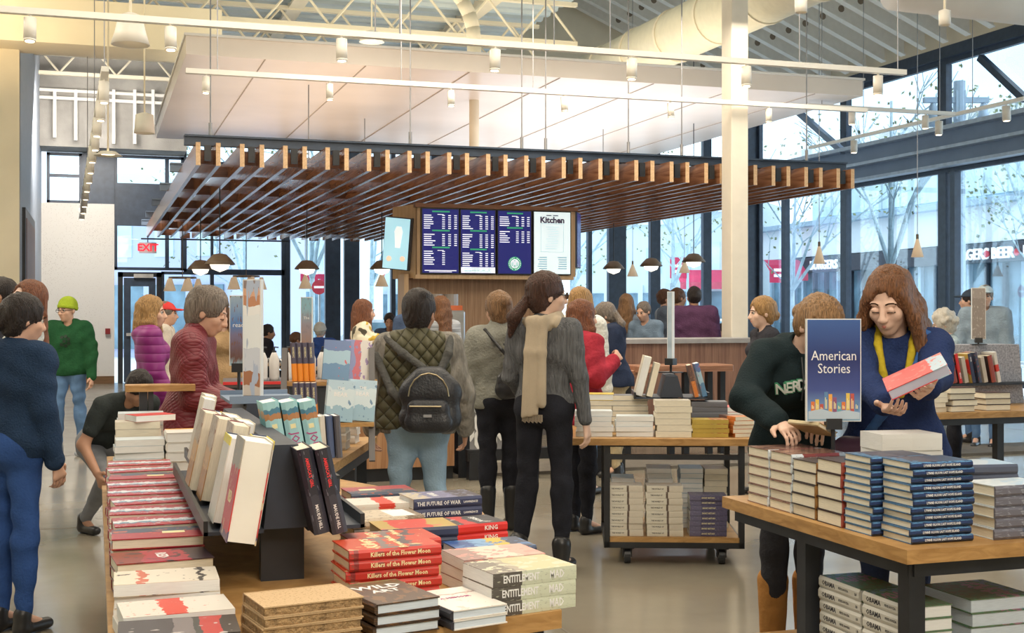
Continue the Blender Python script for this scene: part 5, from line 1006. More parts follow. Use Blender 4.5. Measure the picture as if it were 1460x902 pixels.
# ---------------- smooth implicit surfaces for figures ----------------
def V(*a): return np.array(a, dtype=np.float64)
class SDF:
    def __init__(s, h): s.h = h; s.p = []
    def cap(s, a, b_, ra, rb=None, k=.03, flat=None, sub=False):
        s.p.append(('c', V(*a), V(*b_), ra, ra if rb is None else rb, k, flat, sub)); return s
    def ell(s, c, r, rot=None, k=.02, sub=False):
        s.p.append(('e', V(*c), V(*r), rot, k, sub)); return s
    def plane(s, p, n):  # removes the side the normal points to
        s.p.append(('p', V(*p), V(*n)/np.linalg.norm(n))); return s
    def grid(s):
        lo = np.full(3, 1e9); hi = -lo
        for q in s.p:
            if q[0] == 'c' and not q[7]: r = max(q[3], q[4])*1.05; lo = np.minimum(lo, np.minimum(q[1], q[2])-r); hi = np.maximum(hi, np.maximum(q[1], q[2])+r)
            if q[0] == 'e' and not q[5]: r = q[2].max(); lo = np.minimum(lo, q[1]-r); hi = np.maximum(hi, q[1]+r)
        lo -= 3*s.h; hi += 3*s.h
        s.lo = lo; n = np.ceil((hi-lo)/s.h).astype(int)+1
        s.ax = [(lo[i]+np.arange(n[i])*s.h).astype(np.float32) for i in range(3)]
        D = np.full(n, .5, np.float32)
        for q in s.p:
            if q[0] == 'p':
                d = (s.ax[0][:, None, None]-q[1][0])*q[2][0]+(s.ax[1][None, :, None]-q[1][1])*q[2][1]+(s.ax[2][None, None, :]-q[1][2])*q[2][2]
                D = np.maximum(D, d.astype(np.float32)); continue
            if q[0] == 'c': _, a, b_, ra, rb, k, flat, sub = q; m = max(ra, rb)*1.05+k+3*s.h; l_, h_ = np.minimum(a, b_)-m, np.maximum(a, b_)+m
            else: _, c, r, rot, k, sub = q; m = r.max()+k+3*s.h; l_, h_ = c-m, c+m
            i0 = np.clip(np.floor((l_-lo)/s.h).astype(int), 0, n); i1 = np.clip(np.ceil((h_-lo)/s.h).astype(int)+1, 0, n)
            if (i1 <= i0).any(): continue
            x = s.ax[0][i0[0]:i1[0], None, None]; y = s.ax[1][None, i0[1]:i1[1], None]; z = s.ax[2][None, None, i0[2]:i1[2]]
            if q[0] == 'c':
                ab = b_-a; L2 = max(float(ab@ab), 1e-9); X_, Y_, Z_ = x-a[0], y-a[1], z-a[2]
                t_ = np.clip((X_*ab[0]+Y_*ab[1]+Z_*ab[2])/L2, 0, 1)
                dx, dy, dz = X_-t_*ab[0], Y_-t_*ab[1], Z_-t_*ab[2]
                if flat is not None:
                    f, am = V(*flat[0]), flat[1]; pr = dx*f[0]+dy*f[1]+dz*f[2]
                    d = np.sqrt(dx*dx+dy*dy+dz*dz+(am*am-1)*pr*pr)-(ra+(rb-ra)*t_)
                else: d = np.sqrt(dx*dx+dy*dy+dz*dz)-(ra+(rb-ra)*t_)
            else:
                X_, Y_, Z_ = x-c[0], y-c[1], z-c[2]
                if rot is not None:
                    X_, Y_, Z_ = (X_*rot[0][0]+Y_*rot[1][0]+Z_*rot[2][0], X_*rot[0][1]+Y_*rot[1][1]+Z_*rot[2][1], X_*rot[0][2]+Y_*rot[1][2]+Z_*rot[2][2])
                k0 = np.sqrt((X_/r[0])**2+(Y_/r[1])**2+(Z_/r[2])**2); d = (k0-1)*float(r.min())*1.15
            sl = (slice(i0[0], i1[0]), slice(i0[1], i1[1]), slice(i0[2], i1[2])); A = D[sl]
            if sub: hh = np.clip(.5-.5*(A+d)/k, 0, 1); D[sl] = A+(-d-A)*hh+k*hh*(1-hh)
            else: hh = np.clip(.5+.5*(A-d)/k, 0, 1); D[sl] = A+(d-A)*hh-k*hh*(1-hh)
        return D
    def mesh(s, name, m, fold=0, seed=0, ffreq=(9, 9, 16), strand=None):
        D = s.grid()
        if fold:
            r_ = np.random.RandomState(seed); X_, Y_, Z_ = np.meshgrid(*s.ax, indexing='ij', sparse=True); N = 0
            for i in range(5):
                f = r_.uniform(.6, 1.5, 3)*V(*ffreq)*r_.choice([-1, 1], 3); N = N+np.sin(X_*f[0]*2+Y_*f[1]*2+Z_*f[2]*2+r_.uniform(0, 6)+1.5*np.sin(Z_*f[2]*.7+X_*f[0]+i))
            D = D+(fold*.4)*N.astype(np.float32)
        if strand:
            X_, Y_, Z_ = np.meshgrid(*s.ax, indexing='ij', sparse=True); c = strand
            D = D+.0035*np.sin(70*np.arctan2(Y_-c[1], X_-c[0])*1.0+9*np.sin(Z_*9)).astype(np.float32)
        v, f = nets(D, s.lo, s.h); me = bpy.data.meshes.new(name)
        me.vertices.add(len(v)); me.vertices.foreach_set('co', v.astype(np.float32).ravel())
        me.loops.add(4*len(f)); me.loops.foreach_set('vertex_index', f.astype(np.int32).ravel())
        me.polygons.add(len(f)); me.polygons.foreach_set('loop_start', np.arange(0, 4*len(f), 4, dtype=np.int32))
        me.polygons.foreach_set('loop_total', np.full(len(f), 4, np.int32))
        me.update(calc_edges=True); me.polygons.foreach_set('use_smooth', np.ones(len(f), bool)); me.materials.append(m); return me
def nets(D, lo, h):
    """naive surface nets: quads around every edge of the grid that changes sign"""
    I = D < 0; nx, ny, nz = D.shape; cnt = np.zeros((nx-1, ny-1, nz-1), np.int8)
    for a in (0, 1):
        for b_ in (0, 1):
            for c in (0, 1): cnt += I[a:nx-1+a, b_:ny-1+b_, c:nz-1+c]
    act = np.argwhere((cnt > 0) & (cnt < 8)); idx = np.full(cnt.shape, -1, np.int64); idx[act[:, 0], act[:, 1], act[:, 2]] = np.arange(len(act))
    P = np.zeros((len(act), 3)); W_ = np.zeros(len(act))
    g = lambda o: D[act[:, 0]+o[0], act[:, 1]+o[1], act[:, 2]+o[2]].astype(np.float64)
    cor = [(a, b_, c) for a in (0, 1) for b_ in (0, 1) for c in (0, 1)]; val = {o: g(o) for o in cor}
    for o in cor:
        for ax in range(3):
            if o[ax]: continue
            q = list(o); q[ax] = 1; q = tuple(q); A, B = val[o], val[q]; cr_ = (A < 0) != (B < 0); t_ = np.where(cr_, A/np.where(cr_, A-B, 1), 0)
            for j in range(3): P[:, j] += np.where(cr_, (t_ if j == ax else o[j]), 0)
            W_ += cr_
    v = lo+(act+P/W_[:, None])*h; F = []
    for ax in range(3):
        s0 = [slice(None)]*3; s1 = [slice(None)]*3; s0[ax] = slice(0, -1); s1[ax] = slice(1, None)
        A, B = I[tuple(s0)], I[tuple(s1)]; e = np.argwhere(A != B); u, w = (ax+1) % 3, (ax+2) % 3
        e = e[(e[:, u] > 0) & (e[:, w] > 0) & (e[:, u] < D.shape[u]-1) & (e[:, w] < D.shape[w]-1)]
        def at_(du, dw): q = e.copy(); q[:, u] += du; q[:, w] += dw; return idx[q[:, 0], q[:, 1], q[:, 2]]
        quad = np.stack([at_(-1, -1), at_(0, -1), at_(0, 0), at_(-1, 0)], 1); fl = ~A[e[:, 0], e[:, 1], e[:, 2]]; quad[fl] = quad[fl][:, ::-1]; F.append(quad)
    return v, np.concatenate(F)
# ---------------- figure materials ----------------
def skin(n, c):
    m = mat('skin_'+n, c, .5, var=.06, scale=14, spec=.35); return m
SKL = skin('light', (.66, .40, .29)); SKP = skin('pale', (.74, .50, .39)); SKT = skin('tan', (.46, .25, .16))
def hairm(n, c, v=.55): return mat('hair_'+n, c, .45, var=v, scale=14, stretch=(13, 13, .8), bump=.8, bscale=22)
HBR = hairm('brown', (.13, .055, .025)); HDK = hairm('dark', (.022, .014, .012)); HBL = hairm('blonde', (.42, .24, .09)); HGR = hairm('grey', (.22, .18, .15), .5); HAU = hairm('auburn', (.20, .07, .03)); HWH = hairm('white', (.70, .66, .58), .15); HLB = hairm('light_brown', (.24, .13, .06)); HCH = hairm('chestnut', (.20, .085, .035))
def cloth(n, c, bump=.35, bscale=60, var=.15, rough=.9, scale=10, stretch=None): return mat('cloth_'+n, c, rough, spec=.15, var=var, scale=scale, bump=bump, bscale=bscale, stretch=stretch)
DENIM = cloth('denim', (.12, .22, .40), .3, 90, .3, scale=5); DENIML = cloth('light_denim', (.30, .43, .56), .3, 90, .22, scale=5); BLKJ = cloth('black_denim', (.02, .021, .028), .3, 90, .25)
SHOE = mat('shoe_black', (.02, .02, .022), .35, var=.2); UGG = cloth('tan_suede', (.42, .20, .06), .3, 40); SNK = mat('sneaker_grey', (.35, .38, .42), .6, var=.3, scale=20)
def quilt(n, c, sx, sz, diag=True, rough=.5, dk=.55, st=.9):
    m = bpy.data.materials.new('quilted_'+n); t, b = _nodes(m); L = t.links.new
    tcn = t.nodes.new('ShaderNodeTexCoord'); sp = t.nodes.new('ShaderNodeSeparateXYZ'); L(tcn.outputs['Object'], sp.inputs[0])
    def mth(op, a, b_=None):
        q = t.nodes.new('ShaderNodeMath'); q.operation = op
        for i, w in enumerate((a, b_)):
            if w is None: continue
            if isinstance(w, (int, float)): q.inputs[i].default_value = w
            else: L(w, q.inputs[i])
        return q.outputs[0]
    xy = mth('ADD', sp.outputs[0], mth('MULTIPLY', sp.outputs[1], .35)); u_ = mth('MULTIPLY', xy, sx); w_ = mth('MULTIPLY', sp.outputs[2], sz)
    if diag: a = mth('ADD', u_, w_); c_ = mth('SUBTRACT', u_, w_); hgt = mth('MULTIPLY', mth('ABSOLUTE', mth('SINE', a)), mth('ABSOLUTE', mth('SINE', c_)))
    else: hgt = mth('ABSOLUTE', mth('SINE', w_))
    hgt = mth('POWER', hgt, .45); bp = t.nodes.new('ShaderNodeBump'); bp.inputs['Strength'].default_value = st; bp.inputs['Distance'].default_value = .018
    L(hgt, bp.inputs['Height']); L(bp.outputs['Normal'], b.inputs['Normal'])
    r = t.nodes.new('ShaderNodeValToRGB'); r.color_ramp.elements[0].color = (*[q*dk for q in c], 1); r.color_ramp.elements[0].position = .15; r.color_ramp.elements[1].color = (*c, 1); r.color_ramp.elements[1].position = .5
    L(hgt, r.inputs['Fac']); L(r.outputs['Color'], b.inputs['Base Color']); b.inputs['Roughness'].default_value = rough; return m
# ---------------- figure builder ----------------
def rotm(yaw, pitch, roll=0):
    M = Matrix.Rotation(R(-yaw), 3, 'Z') @ Matrix.Rotation(R(-pitch), 3, 'X') @ Matrix.Rotation(R(roll), 3, 'Y'); return np.array(M)
def unit(v): v = V(*v); return v/np.linalg.norm(v)
def person(label, u, d, face=180, H=1.7, sk=SKL, lean=0, head=(0, 0), armR=((.12, .02, -1), (.05, .25, -1)), armL=((.12, .02, -1), (.05, .25, -1)), legR=((0, .03, -1), (0, -.03, -1)), legL=((0, .03, -1), (0, -.03, -1)),
           hip=.92, top=None, pants=None, shoes=SHOE, hair='short', hm=HDK, h=.012, female=False, hs=1.0, coat=0, fat=1.0, sleeve=1.0, puff=.0, hood=None, hat=None, hatm=None, glasses=False, curlR=25, curlL=25, vest=None, collar=None, scarf=None, palmR=None, palmL=None, eyes=True, fold=.004, armm=None, v=None, boot=None, xy=None, group=None, neck=0, z0=0, roll=0, turn=0, bulk=0, tgtR=None, tgtL=None, inner=None, poleR=(.5, -.3, -1), poleL=(.5, -.3, -1)):
    s_ = H/1.7; p = at(u, 445, d) if xy is None else Vector((xy[0], xy[1], 0)); p.z = z0
    e = thing('person', label, 'person', p, R(71.7-face-90), group)
    hb = h
    T = np.array(Matrix.Rotation(R(-turn), 3, 'Z') @ Matrix.Rotation(R(-lean), 3, 'X')); base = V(0, 0, hip)
    def tp(q): return (base+T@(V(*q)-V(0, 0, .92)))*s_   # torso point (standing coordinates, hip at .92)
    fw = T@V(0, 1, 0); F_ = (fw, 1.32)
    HR = T@rotm(head[0], head[1], roll) if True else None
    HR = np.array(Matrix.Rotation(R(-turn), 3, 'Z'))@rotm(0, lean*.6)@rotm(head[0], head[1], roll)
    nk = tp((0, -.005, 1.43)); HC = nk+(HR@V(0, .02, .135))*s_*hs
    hp = lambda x, y, z: HC+(HR@V(x, y, z))*s_*hs
    k_ = s_*hs
    shw = .165 if female else .185; hw_ = .085
    J = {}
    for sd, sg, arm, leg in (('R', 1, armR, legR), ('L', -1, armL, legL)):
        S_ = tp((sg*shw, 0, 1.385)); ua = T@(unit(arm[0])*V(sg, 1, 1)); fa = T@(unit(arm[1])*V(sg, 1, 1)); E_ = S_+ua*.285*s_; W_ = E_+fa*.25*s_
        hp_ = V(sg*hw_, 0, hip-.01)*s_; tl = unit(leg[0])*V(sg, 1, 1); sl_ = unit(leg[1])*V(sg, 1, 1); K_ = hp_+tl*.425*s_; A_ = K_+sl_*.41*s_
        J[sd] = (sg, S_, E_, W_, hp_, K_, A_, fa, ua)
    dz = z0
    low = min(J['R'][6][2], J['L'][6][2])-.085*s_
    for sd in J: J[sd] = tuple((q-V(0, 0, low) if isinstance(q, np.ndarray) and i not in (7, 8) else q) for i, q in enumerate(J[sd]))
    for sd, tg, pole in (('R', tgtR, poleR), ('L', tgtL, poleL)):
        if tg is None: continue
        j = list(J[sd]); sg = j[0]; wl = Matrix.Rotation(-e.rotation_euler[2], 3, 'Z') @ (Vector(tg)-p); tgt = V(*wl); L1, L2 = .285*s_, .25*s_
        dv = tgt-j[1]; D_ = min(np.linalg.norm(dv), (L1+L2)*.985); dv = dv/np.linalg.norm(dv); ca = (L1*L1+D_*D_-L2*L2)/(2*L1*D_); ca = max(-1, min(1, ca))
        pv = V(pole[0]*sg, pole[1], pole[2]); pv = pv-dv*(pv@dv); pv = pv/np.linalg.norm(pv)
        j[2] = j[1]+dv*L1*ca+pv*L1*math.sqrt(1-ca*ca); j[3] = j[1]+dv*D_; j[7] = (j[3]-j[2])/np.linalg.norm(j[3]-j[2]); j[8] = (j[2]-j[1])/np.linalg.norm(j[2]-j[1]); J[sd] = tuple(j)
    tp0 = tp; tp = lambda q: tp0(q)-V(0, 0, low); HC = HC-V(0, 0, low); nk = nk-V(0, 0, low); hipc = V(0, 0, hip)*s_-V(0, 0, low)
    def torso(S, o, hem=.86, w=1.0, k=.05):
        f = fat
        S.cap(tp((-.055*f, 0, .95)), tp((.055*f, 0, .95)), (.105+.01*female)*f*s_+o, k=k, flat=F_)
        S.cap(tp((-.05*f, .0, 1.08)), tp((.05*f, .0, 1.08)), (.092 if female else .102)*f*s_+o, k=k, flat=F_)
        S.cap(tp((-.075, -.0, 1.25)), tp((.075, -.0, 1.25)), .108*f**.7*s_+o, k=k, flat=F_)
        S.cap(tp((-.115*shw/.185, -.012, 1.375)), tp((.115*shw/.185, -.012, 1.375)), .062*s_+o, k=k)
        if female:
            for sg in (-1, 1): S.ell(tp((sg*.07, .078 if coat else .085, 1.25)), (.058*s_+o, .050*s_+o*.8, .058*s_+o), k=.05)
    def arms(S, o, frac=1.0, k=.035):
        for sd in J:
            sg, S_, E_, W_ = J[sd][:4]
            S.cap(S_, E_, .052*s_+o, .042*s_+o, k=k); S.cap(E_, E_+(W_-E_)*frac, .042*s_+o, (.042-.012*frac)*s_+o*.9, k=k)
    def legs(S, o, frac=1.0, k=.04):
        for sd in J:
            K_, A_, hp_ = J[sd][5], J[sd][6], J[sd][4]
            S.cap(hp_, K_, .080*s_*fat**.5+o, .050*s_+o, k=k); S.cap(K_, K_+(A_-K_)*frac, .050*s_+o, (.050-.016*frac)*s_+o, k=k)
            S.cap(K_+V(0, -.01, -.05), K_+(A_-K_)*.5, .05*s_+o, .04*s_+o, k=k)
    # --- body (one continuous surface with face and hands) ---
    B = SDF(hb); torso(B, -.012); arms(B, -.004); legs(B, -.012)
    B.cap(tp((0, -.01, 1.38)), HC+(HR@V(0, -.02, -.07))*k_, .052*s_, .048*s_*hs, k=.03)
    hr = HR
    B.ell(hp(0, -.015, .03), (.072*k_, .092*k_, .088*k_), hr, k=.02)
    hp = lambda x, y, z: HC+(HR@V(x, y, z))*k_
    B.ell(hp(0, .022, -.035), (.056*k_, .066*k_, .072*k_), hr, k=.025); B.ell(hp(0, .05, -.088), (.026*k_, .026*k_, .022*k_), hr, k=.02)
    for sg in (-1, 1):
        B.ell(hp(sg*.037, .056, -.022), (.024*k_, .024*k_, .024*k_), hr, k=.02)  # cheeks
        B.ell(hp(sg*.074, -.012, -.008), (.008*k_+hb*.25, .018*k_, .030*k_), hr, k=.008)   # ears
        if h < .011: B.ell(hp(sg*.030, .092, .006), (.017*k_, .012*k_, .011*k_), hr, k=.012, sub=True)
        B.cap(hp(sg*.012, .078, .026), hp(sg*.042, .069, .026), .0085*k_, k=.012)
        if head[1] >= 18: B.ell(hp(sg*.030, .080, .004), (.0150*k_, .0105*k_, .0115*k_), hr, k=.004)
        B.ell(hp(sg*.011, .096, -.030), (.009*k_+hb*.2, .010*k_, .008*k_), hr, k=.008)
    B.cap(hp(0, .082, .012), hp(0, .103, -.028), .0085*k_+hb*.25, .011*k_+hb*.2, k=.010)
    B.ell(hp(0, .080, -.055), (.024*k_, .014*k_, .018*k_), hr, k=.012)
    # hands
    for sd, curl, palm in (('R', curlR, palmR), ('L', curlL, palmL)):
        sg, S_, E_, W_, _, _, _, fa, ua = J[sd]; dv = fa
        n_ = V(-sg, 0, 0) if palm is None else unit(palm)*V(sg, 1, 1); n_ = n_-dv*(n_@dv); n_ = n_/max(np.linalg.norm(n_), 1e-6); sv = np.cross(dv, n_)*sg; sv = sv if sv@V(0, 1, 0.01) > 0 else -sv
        if palm is not None: sv = sv*1.0
        fr = max(.0082*s_, hb*.72); q = s_*1.0
        for i in range(4): B.cap(W_+dv*.01*q, W_+dv*.088*q+sv*(.033-.022*i)*q, .016*q, .0105*q+hb*.2, k=.012)
        for i in range(4):
            a = W_+dv*.086*q+sv*(.034-.0225*i)*q; dd = dv.copy(); ln3 = [l*q*(1, 1.1, 1.02, .82)[i] for l in (.040, .026, .020)]
            for j in range(3):
                an = R(curl*(.7, 1.1, .8)[j]+i*2); dd = dd*math.cos(an)+n_*math.sin(an); dd = dd/np.linalg.norm(dd); n2 = n_-dd*(n_@dd); b_ = a+dd*ln3[j]
                B.cap(a, b_, fr*(1.05-.08*j), fr*(1-.1*j), k=.004); a = b_
                n_l = np.cross(sv, dd); n_ = n_l/np.linalg.norm(n_l) if (n_l@n_) > 0 else -n_l/np.linalg.norm(n_l)
            n_ = V(-sg, 0, 0) if palm is None else unit(palm)*V(sg, 1, 1); n_ = n_-dv*(n_@dv); n_ = n_/np.linalg.norm(n_)
        a = W_+dv*.022*q+sv*.020*q; b_ = a+(dv*.6+sv*.75+n_*.25)*.045*q; c_ = b_+(dv*.9+sv*.25+n_*.35)*.032*q; B.cap(a, b_, .014*q, .0105*q+hb*.15, k=.01); B.cap(b_, c_, .0105*q+hb*.15, fr, k=.006)
    # feet inside shoes
    for sd in J:
        A_ = J[sd][6]; B.cap(A_, A_+V(0, .11, -.045)*s_, .03*s_, .022*s_, k=.02)
    bob = link('body', B.mesh('body', sk), e)
    # --- trousers, shoes ---
    if pants is not None:
        S = SDF(max(h, .009)); legs(S, .006+bulk*.5, .93); S.cap(tp((-.055*fat, 0, .95)), tp((.055*fat, 0, .95)), (.108+.01*female)*fat*s_, k=.05, flat=F_)
        if female is not None:
            for sg in (-1, 1): S.ell(tp((sg*.055, -.05, .92)), (.085*s_*fat, .08*s_, .09*s_), k=.05)
        link('trousers', S.mesh('trousers', pants, fold*.6, 3, (7, 7, 22)), e)
    S = MB()
    for i, sd in enumerate(('R', 'L')):
        A_ = J[sd][6]; Sh = SDF(max(h*.9, .007)); Sh.cap(A_+V(0, -.02, -.05*s_), A_+V(0, .15*s_, -.055*s_), .036*s_, .034*s_, k=.02, flat=((0, 0, 1), 1.15)); Sh.cap(A_+V(0, -.015, -.04), A_+V(0, -.01, .015+(boot or 0)), .043*s_+(.014 if boot and boot > .2 else 0), .045*s_+((.012 if boot < .2 else .026) if boot else 0), k=.02)
        if A_[2] < .14: Sh.plane((0, 0, .002), (0, 0, -1))
        link('boot' if boot else 'shoe', Sh.mesh('shoe', shoes, .001), e)
    # --- top ---
    if top is not None:
        S = SDF(max(h, .008) if h > .007 else .0075); o = .014+puff
        torso(S, o)
        if coat: 
            for sg in (-1, 1):
                K_ = J['R' if sg > 0 else 'L'][5]; hp_ = J['R' if sg > 0 else 'L'][4]
                S.cap(hp_, hp_+(K_-hp_)*coat, .10*s_*fat+o, .095*s_*fat+o, k=.10)
            S.cap(tp((0, 0, .95)), tp((0, 0, .95))+(J['R'][5]+J['L'][5]-J['R'][4]-J['L'][4])*.5*coat, .11*s_*fat+o, .12*s_*fat+o, k=.08, flat=F_)
            S.plane(hipc+((J['R'][5]-J['R'][4])*coat), (J['R'][5]-J['R'][4]))
        else: S.plane(tp((0, 0, .875)), T@V(0, 0, -1))
        arms_o = SDF.cap
        for sd in J:
            sg, S_, E_, W_ = J[sd][:4]; o2 = .012+puff; fr_ = max(0, sleeve)
            S.cap(S_, E_ if fr_ > .5 else S_+(E_-S_)*.62, .054*s_+o2, .045*s_+o2, k=.035)
            if fr_ > .5: S.cap(E_, E_+(W_-E_)*min(fr_, .97), .043*s_+o2, .032*s_+o2*.9, k=.014)
        S.cap(tp((0, -.012, 1.38)), tp((0, -.006, 1.43+(.05 if collar == 'high' else 0))), .068*s_, .062*s_+(.01 if collar else 0), k=.03)
        if hood is True: S.cap(tp((-.06, -.075, 1.40)), tp((.06, -.075, 1.40)), .055*s_, k=.04); S.cap(tp((-.07, -.05, 1.44)), tp((-.05, .05, 1.40)), .026*s_, k=.03); S.cap(tp((.07, -.05, 1.44)), tp((.05, .05, 1.40)), .026*s_, k=.03)
        if inner is not None:
            S.cap(tp((0, .14, 1.42)), tp((0, .17, 1.28)), .035, .055, k=.01, sub=True); S.cap(tp((0, .17, 1.28)), tp((0, .19, .80)), .055, .075, k=.01, sub=True)
            I_ = SDF(.008); torso(I_, .002); I_.plane(tp((0, 0, 1.36)), T@V(0, .5, 1)); link('shirt', I_.mesh('shirt', inner, .002), e)
        # open neck
        S.cap(tp((0, .05, 1.47+(.05 if collar == 'high' else 0))), tp((0, .01, 1.43+(.05 if collar == 'high' else 0))), .058*s_, .050*s_, k=.01, sub=True)
        nm = 'coat' if coat else 'top'
        tob = link(nm, S.mesh(nm, top if armm is None else armm, fold, int(u) % 97), e)
    if vest is not None:
        S = SDF(.008); torso(S, .024+puff); S.plane(tp((0, 0, .90)), T@V(0, 0, -1)); S.cap(tp((0, -.012, 1.38)), tp((0, -.012, 1.455)), .072*s_, .072*s_, k=.03)
        for sd in J: sg, S_, E_ = J[sd][:3]; S.cap(S_+(E_-S_)*.12+V(sg*.012, 0, 0), S_+(E_-S_)*1.1+V(sg*.03, 0, 0), .085*s_, .08*s_, k=.01, sub=True)
        S.cap(tp((0, .02, 1.52)), tp((0, .0, 1.45)), .056*s_, k=.01, sub=True); link('vest', S.mesh('vest', vest, .002, 5), e)
    # --- hair ---
    tobj = locals().get('tob')
    if hair and hair != 'bald':
        S = SDF(min(h, .009) if h < .012 else .011); g_ = .010 if hair == 'short' else .016
        S.ell(hp(0, -.022, .036), ((.074+g_)*k_, (.094+g_)*k_, (.088+g_)*k_), hr, k=.02)
        if hair != 'short': S.ell(hp(0, -.045, -.02), (.074*k_, .07*k_, .085*k_), hr, k=.03)
        else: S.ell(hp(0, -.045, .0), (.072*k_, .062*k_, .07*k_), hr, k=.02)
        if hair in ('short', 'messy'): [S.ell(hp(sg*.098, .012, -.035), (.030*k_, .055*k_, .050*k_), hr, k=.01, sub=True) for sg in (-1, 1)]
        if hair == 'messy': [S.ell(hp(.04*math.cos(i*2.1), -.03+.05*math.sin(i*1.7), .09+.018*math.sin(i)), (.028*k_, .03*k_, .024*k_), hr, k=.015) for i in range(7)]
        if hair == 'curly':
            r2 = random.Random(5)
            for i in range(46):
                th_, ph = r2.uniform(0, 6.28), r2.uniform(-.5, 1.5); q = (.09*math.cos(th_)*math.cos(ph), -.025+.105*math.sin(th_)*math.cos(ph), .03+.10*math.sin(ph))
                if q[1] < .04 or q[2] > .07: S.ell(hp(*q), (.026*k_,)*3, hr, k=.008)
        S.ell(hp(0, .115, -.022), (.064*k_, .085*k_, .108*k_), hr, k=.012, sub=True)
        if hair in ('short', 'messy', 'bun', 'pony', 'bunlow'):
            S.ell(hp(0, .05, -.075), (.12*k_, .075*k_, .075*k_), hr, k=.012, sub=True)
        if hair in ('long', 'bob', 'wavy'):
            L_ = {'long': .30, 'bob': .10, 'wavy': .26}[hair]
            for sg in (-1, 1):
                for j in range(5):
                    a = hp(sg*(.066-.004*j), .02-.022*j, .03); m1 = hp(sg*(.088-.008*j), .03-.03*j, -.08); 
                    wv = .012*math.sin(j*2.3) if hair == 'wavy' else 0
                    b_ = V(m1[0], m1[1], m1[2])+V(0, 0, -1)*L_*s_*(.85+.06*j)*.8+(T@V(sg*(.012+wv), -.02+.012*(4-j), 0))
                    S.cap(a, m1, .022*k_, .026*k_, k=.02); S.cap(m1, b_, .026*k_, .014*k_, k=.02)
            for j in (-1, 0, 1): m1 = hp(j*.03, -.085, -.03); S.cap(m1, m1+V(0, 0, -1)*L_*s_+(T@V(j*.02, -.03, 0)), .040*k_, .022*k_, k=.03)
        if hair == 'bun': S.ell(hp(.0, -.12, .055), (.042*k_,)*3, hr, k=.012); [S.ell(hp(.03*math.cos(i), -.12+.012*math.sin(i*2), .055+.03*math.sin(i)), (.018*k_,)*3, hr, k=.006) for i in range(7)]
        if hair == 'pony': a = hp(-.02, -.11, -.02); S.ell(a, (.028*k_,)*3, hr, k=.01); S.cap(a, a+(T@V(-.06, -.05, -.10))*k_, .026*k_, .038*k_, k=.01); S.cap(a+(T@V(-.06, -.05, -.10))*k_, a+(T@V(-.09, -.03, -.20))*k_, .038*k_, .012*k_, k=.01)
        if hair == 'bunlow': S.ell(hp(0, -.115, -.03), (.040*k_,)*3, hr, k=.012)
        link('hair', S.mesh('hair', hm, .0015, 2, (30, 30, 6), strand=tuple(HC)), e)
    if hat == 'beanie':
        S = SDF(.009); S.ell(hp(0, -.02, .045), (.09*k_, .108*k_, .102*k_), hr, k=.02); S.plane(hp(0, 0, .02), HR@V(0, .25, -1)); link('beanie', S.mesh('beanie', hatm, .001), e)
        S = SDF(.009); S.ell(hp(0, -.02, .045), (.096*k_, .114*k_, .108*k_), hr, k=.02); S.plane(hp(0, 0, .015), HR@V(0, .25, -1)); S.plane(hp(0, 0, .052), HR@V(0, -.25, 1)); link('beanie_cuff', S.mesh('beanie_cuff', hatm, .001), e)
    if hat == 'cap':
        S = SDF(.009); S.ell(hp(0, -.02, .04), (.088*k_, .105*k_, .092*k_), hr, k=.02); S.plane(hp(0, 0, .045), HR@V(0, 0, -1)); S.ell(hp(0, .105, .05), (.065*k_, .07*k_, .012*k_), hr, k=.01); link('cap', S.mesh('cap', hatm), e)
    # --- eyes, brows, lips ---
    if eyes:
        M_ = Matrix(HR.tolist()).to_4x4(); M_.translation = Vector(HC)
        down = head[1] >= 18; BT = None
        if h < .008:
            from mathutils.bvhtree import BVHTree as _B
            BT = _B.FromPolygons([v_.co for v_ in bob.data.vertices], [tuple(q_.vertices) for q_ in bob.data.polygons]); fd = (M_.to_3x3() @ Vector((0, 1, 0)))
        def face(q, lift):
            w_ = M_ @ Vector((q[0]*k_, q[1]*k_, q[2]*k_))
            if BT is None: return w_
            r_ = BT.ray_cast(M_ @ Vector((q[0]*k_, .25, q[2]*k_)), -fd); return w_ if r_[0] is None else r_[0]+fd*lift
        for sg in (-1, 1):
            ey = MB(); ir = MB(); bw_ = MB(); ls = MB()
            c = (sg*.030*k_, .0725*k_, .006*k_); mm_ = M_ @ Matrix.Translation(c); rr = .0125*k_
            if not down:
                ey.lathe([(0, rr*.99), (rr*.6, rr*.8), (rr, 0), (rr*.6, -rr*.8), (0, -rr)], 10, M=mm_)
                ir.lathe([(0, .0), (.0058*k_, .0), (.0052*k_, -.002*k_)], 10, M=mm_ @ Matrix.Rotation(R(-90), 4, 'X') @ Matrix.Translation((0, 0, rr*.97)))
                eo = link('eye', ey.mesh('eye', mat('eye_white', (.70, .66, .62), .3), True), e); link('iris', ir.mesh('iris', mat('iris_brown', (.05, .03, .02), .2)), eo)
            y0 = .0845 if not down else .090; zz_ = .0125 if not down else -.001
            ls.path([face((sg*q[0], q[1], q[2]), .0005) for q in ((.016, y0, zz_-.004), (.024, y0+.0035, zz_), (.034, y0+.002, zz_+.0005), (.044, y0-.006, zz_-.004))], .0017*k_+h*.06, 5)
            bw_.path([face((sg*q[0], q[1], q[2]), .0004) for q in ((.013, .0935, .0275), (.026, .0925, .0315), (.040, .0850, .0305), (.049, .0760, .0250))], .0026*k_+h*.05, 5)
            link('eyelash', ls.mesh('eyelash', mat('lash_dark', (.03, .02, .02), .6)), e); link('eyebrow', bw_.mesh('eyebrow', mat('brow_brown', (.045, .022, .012), .9, spec=.1) if hm not in (HGR, HWH) else HGR), e)
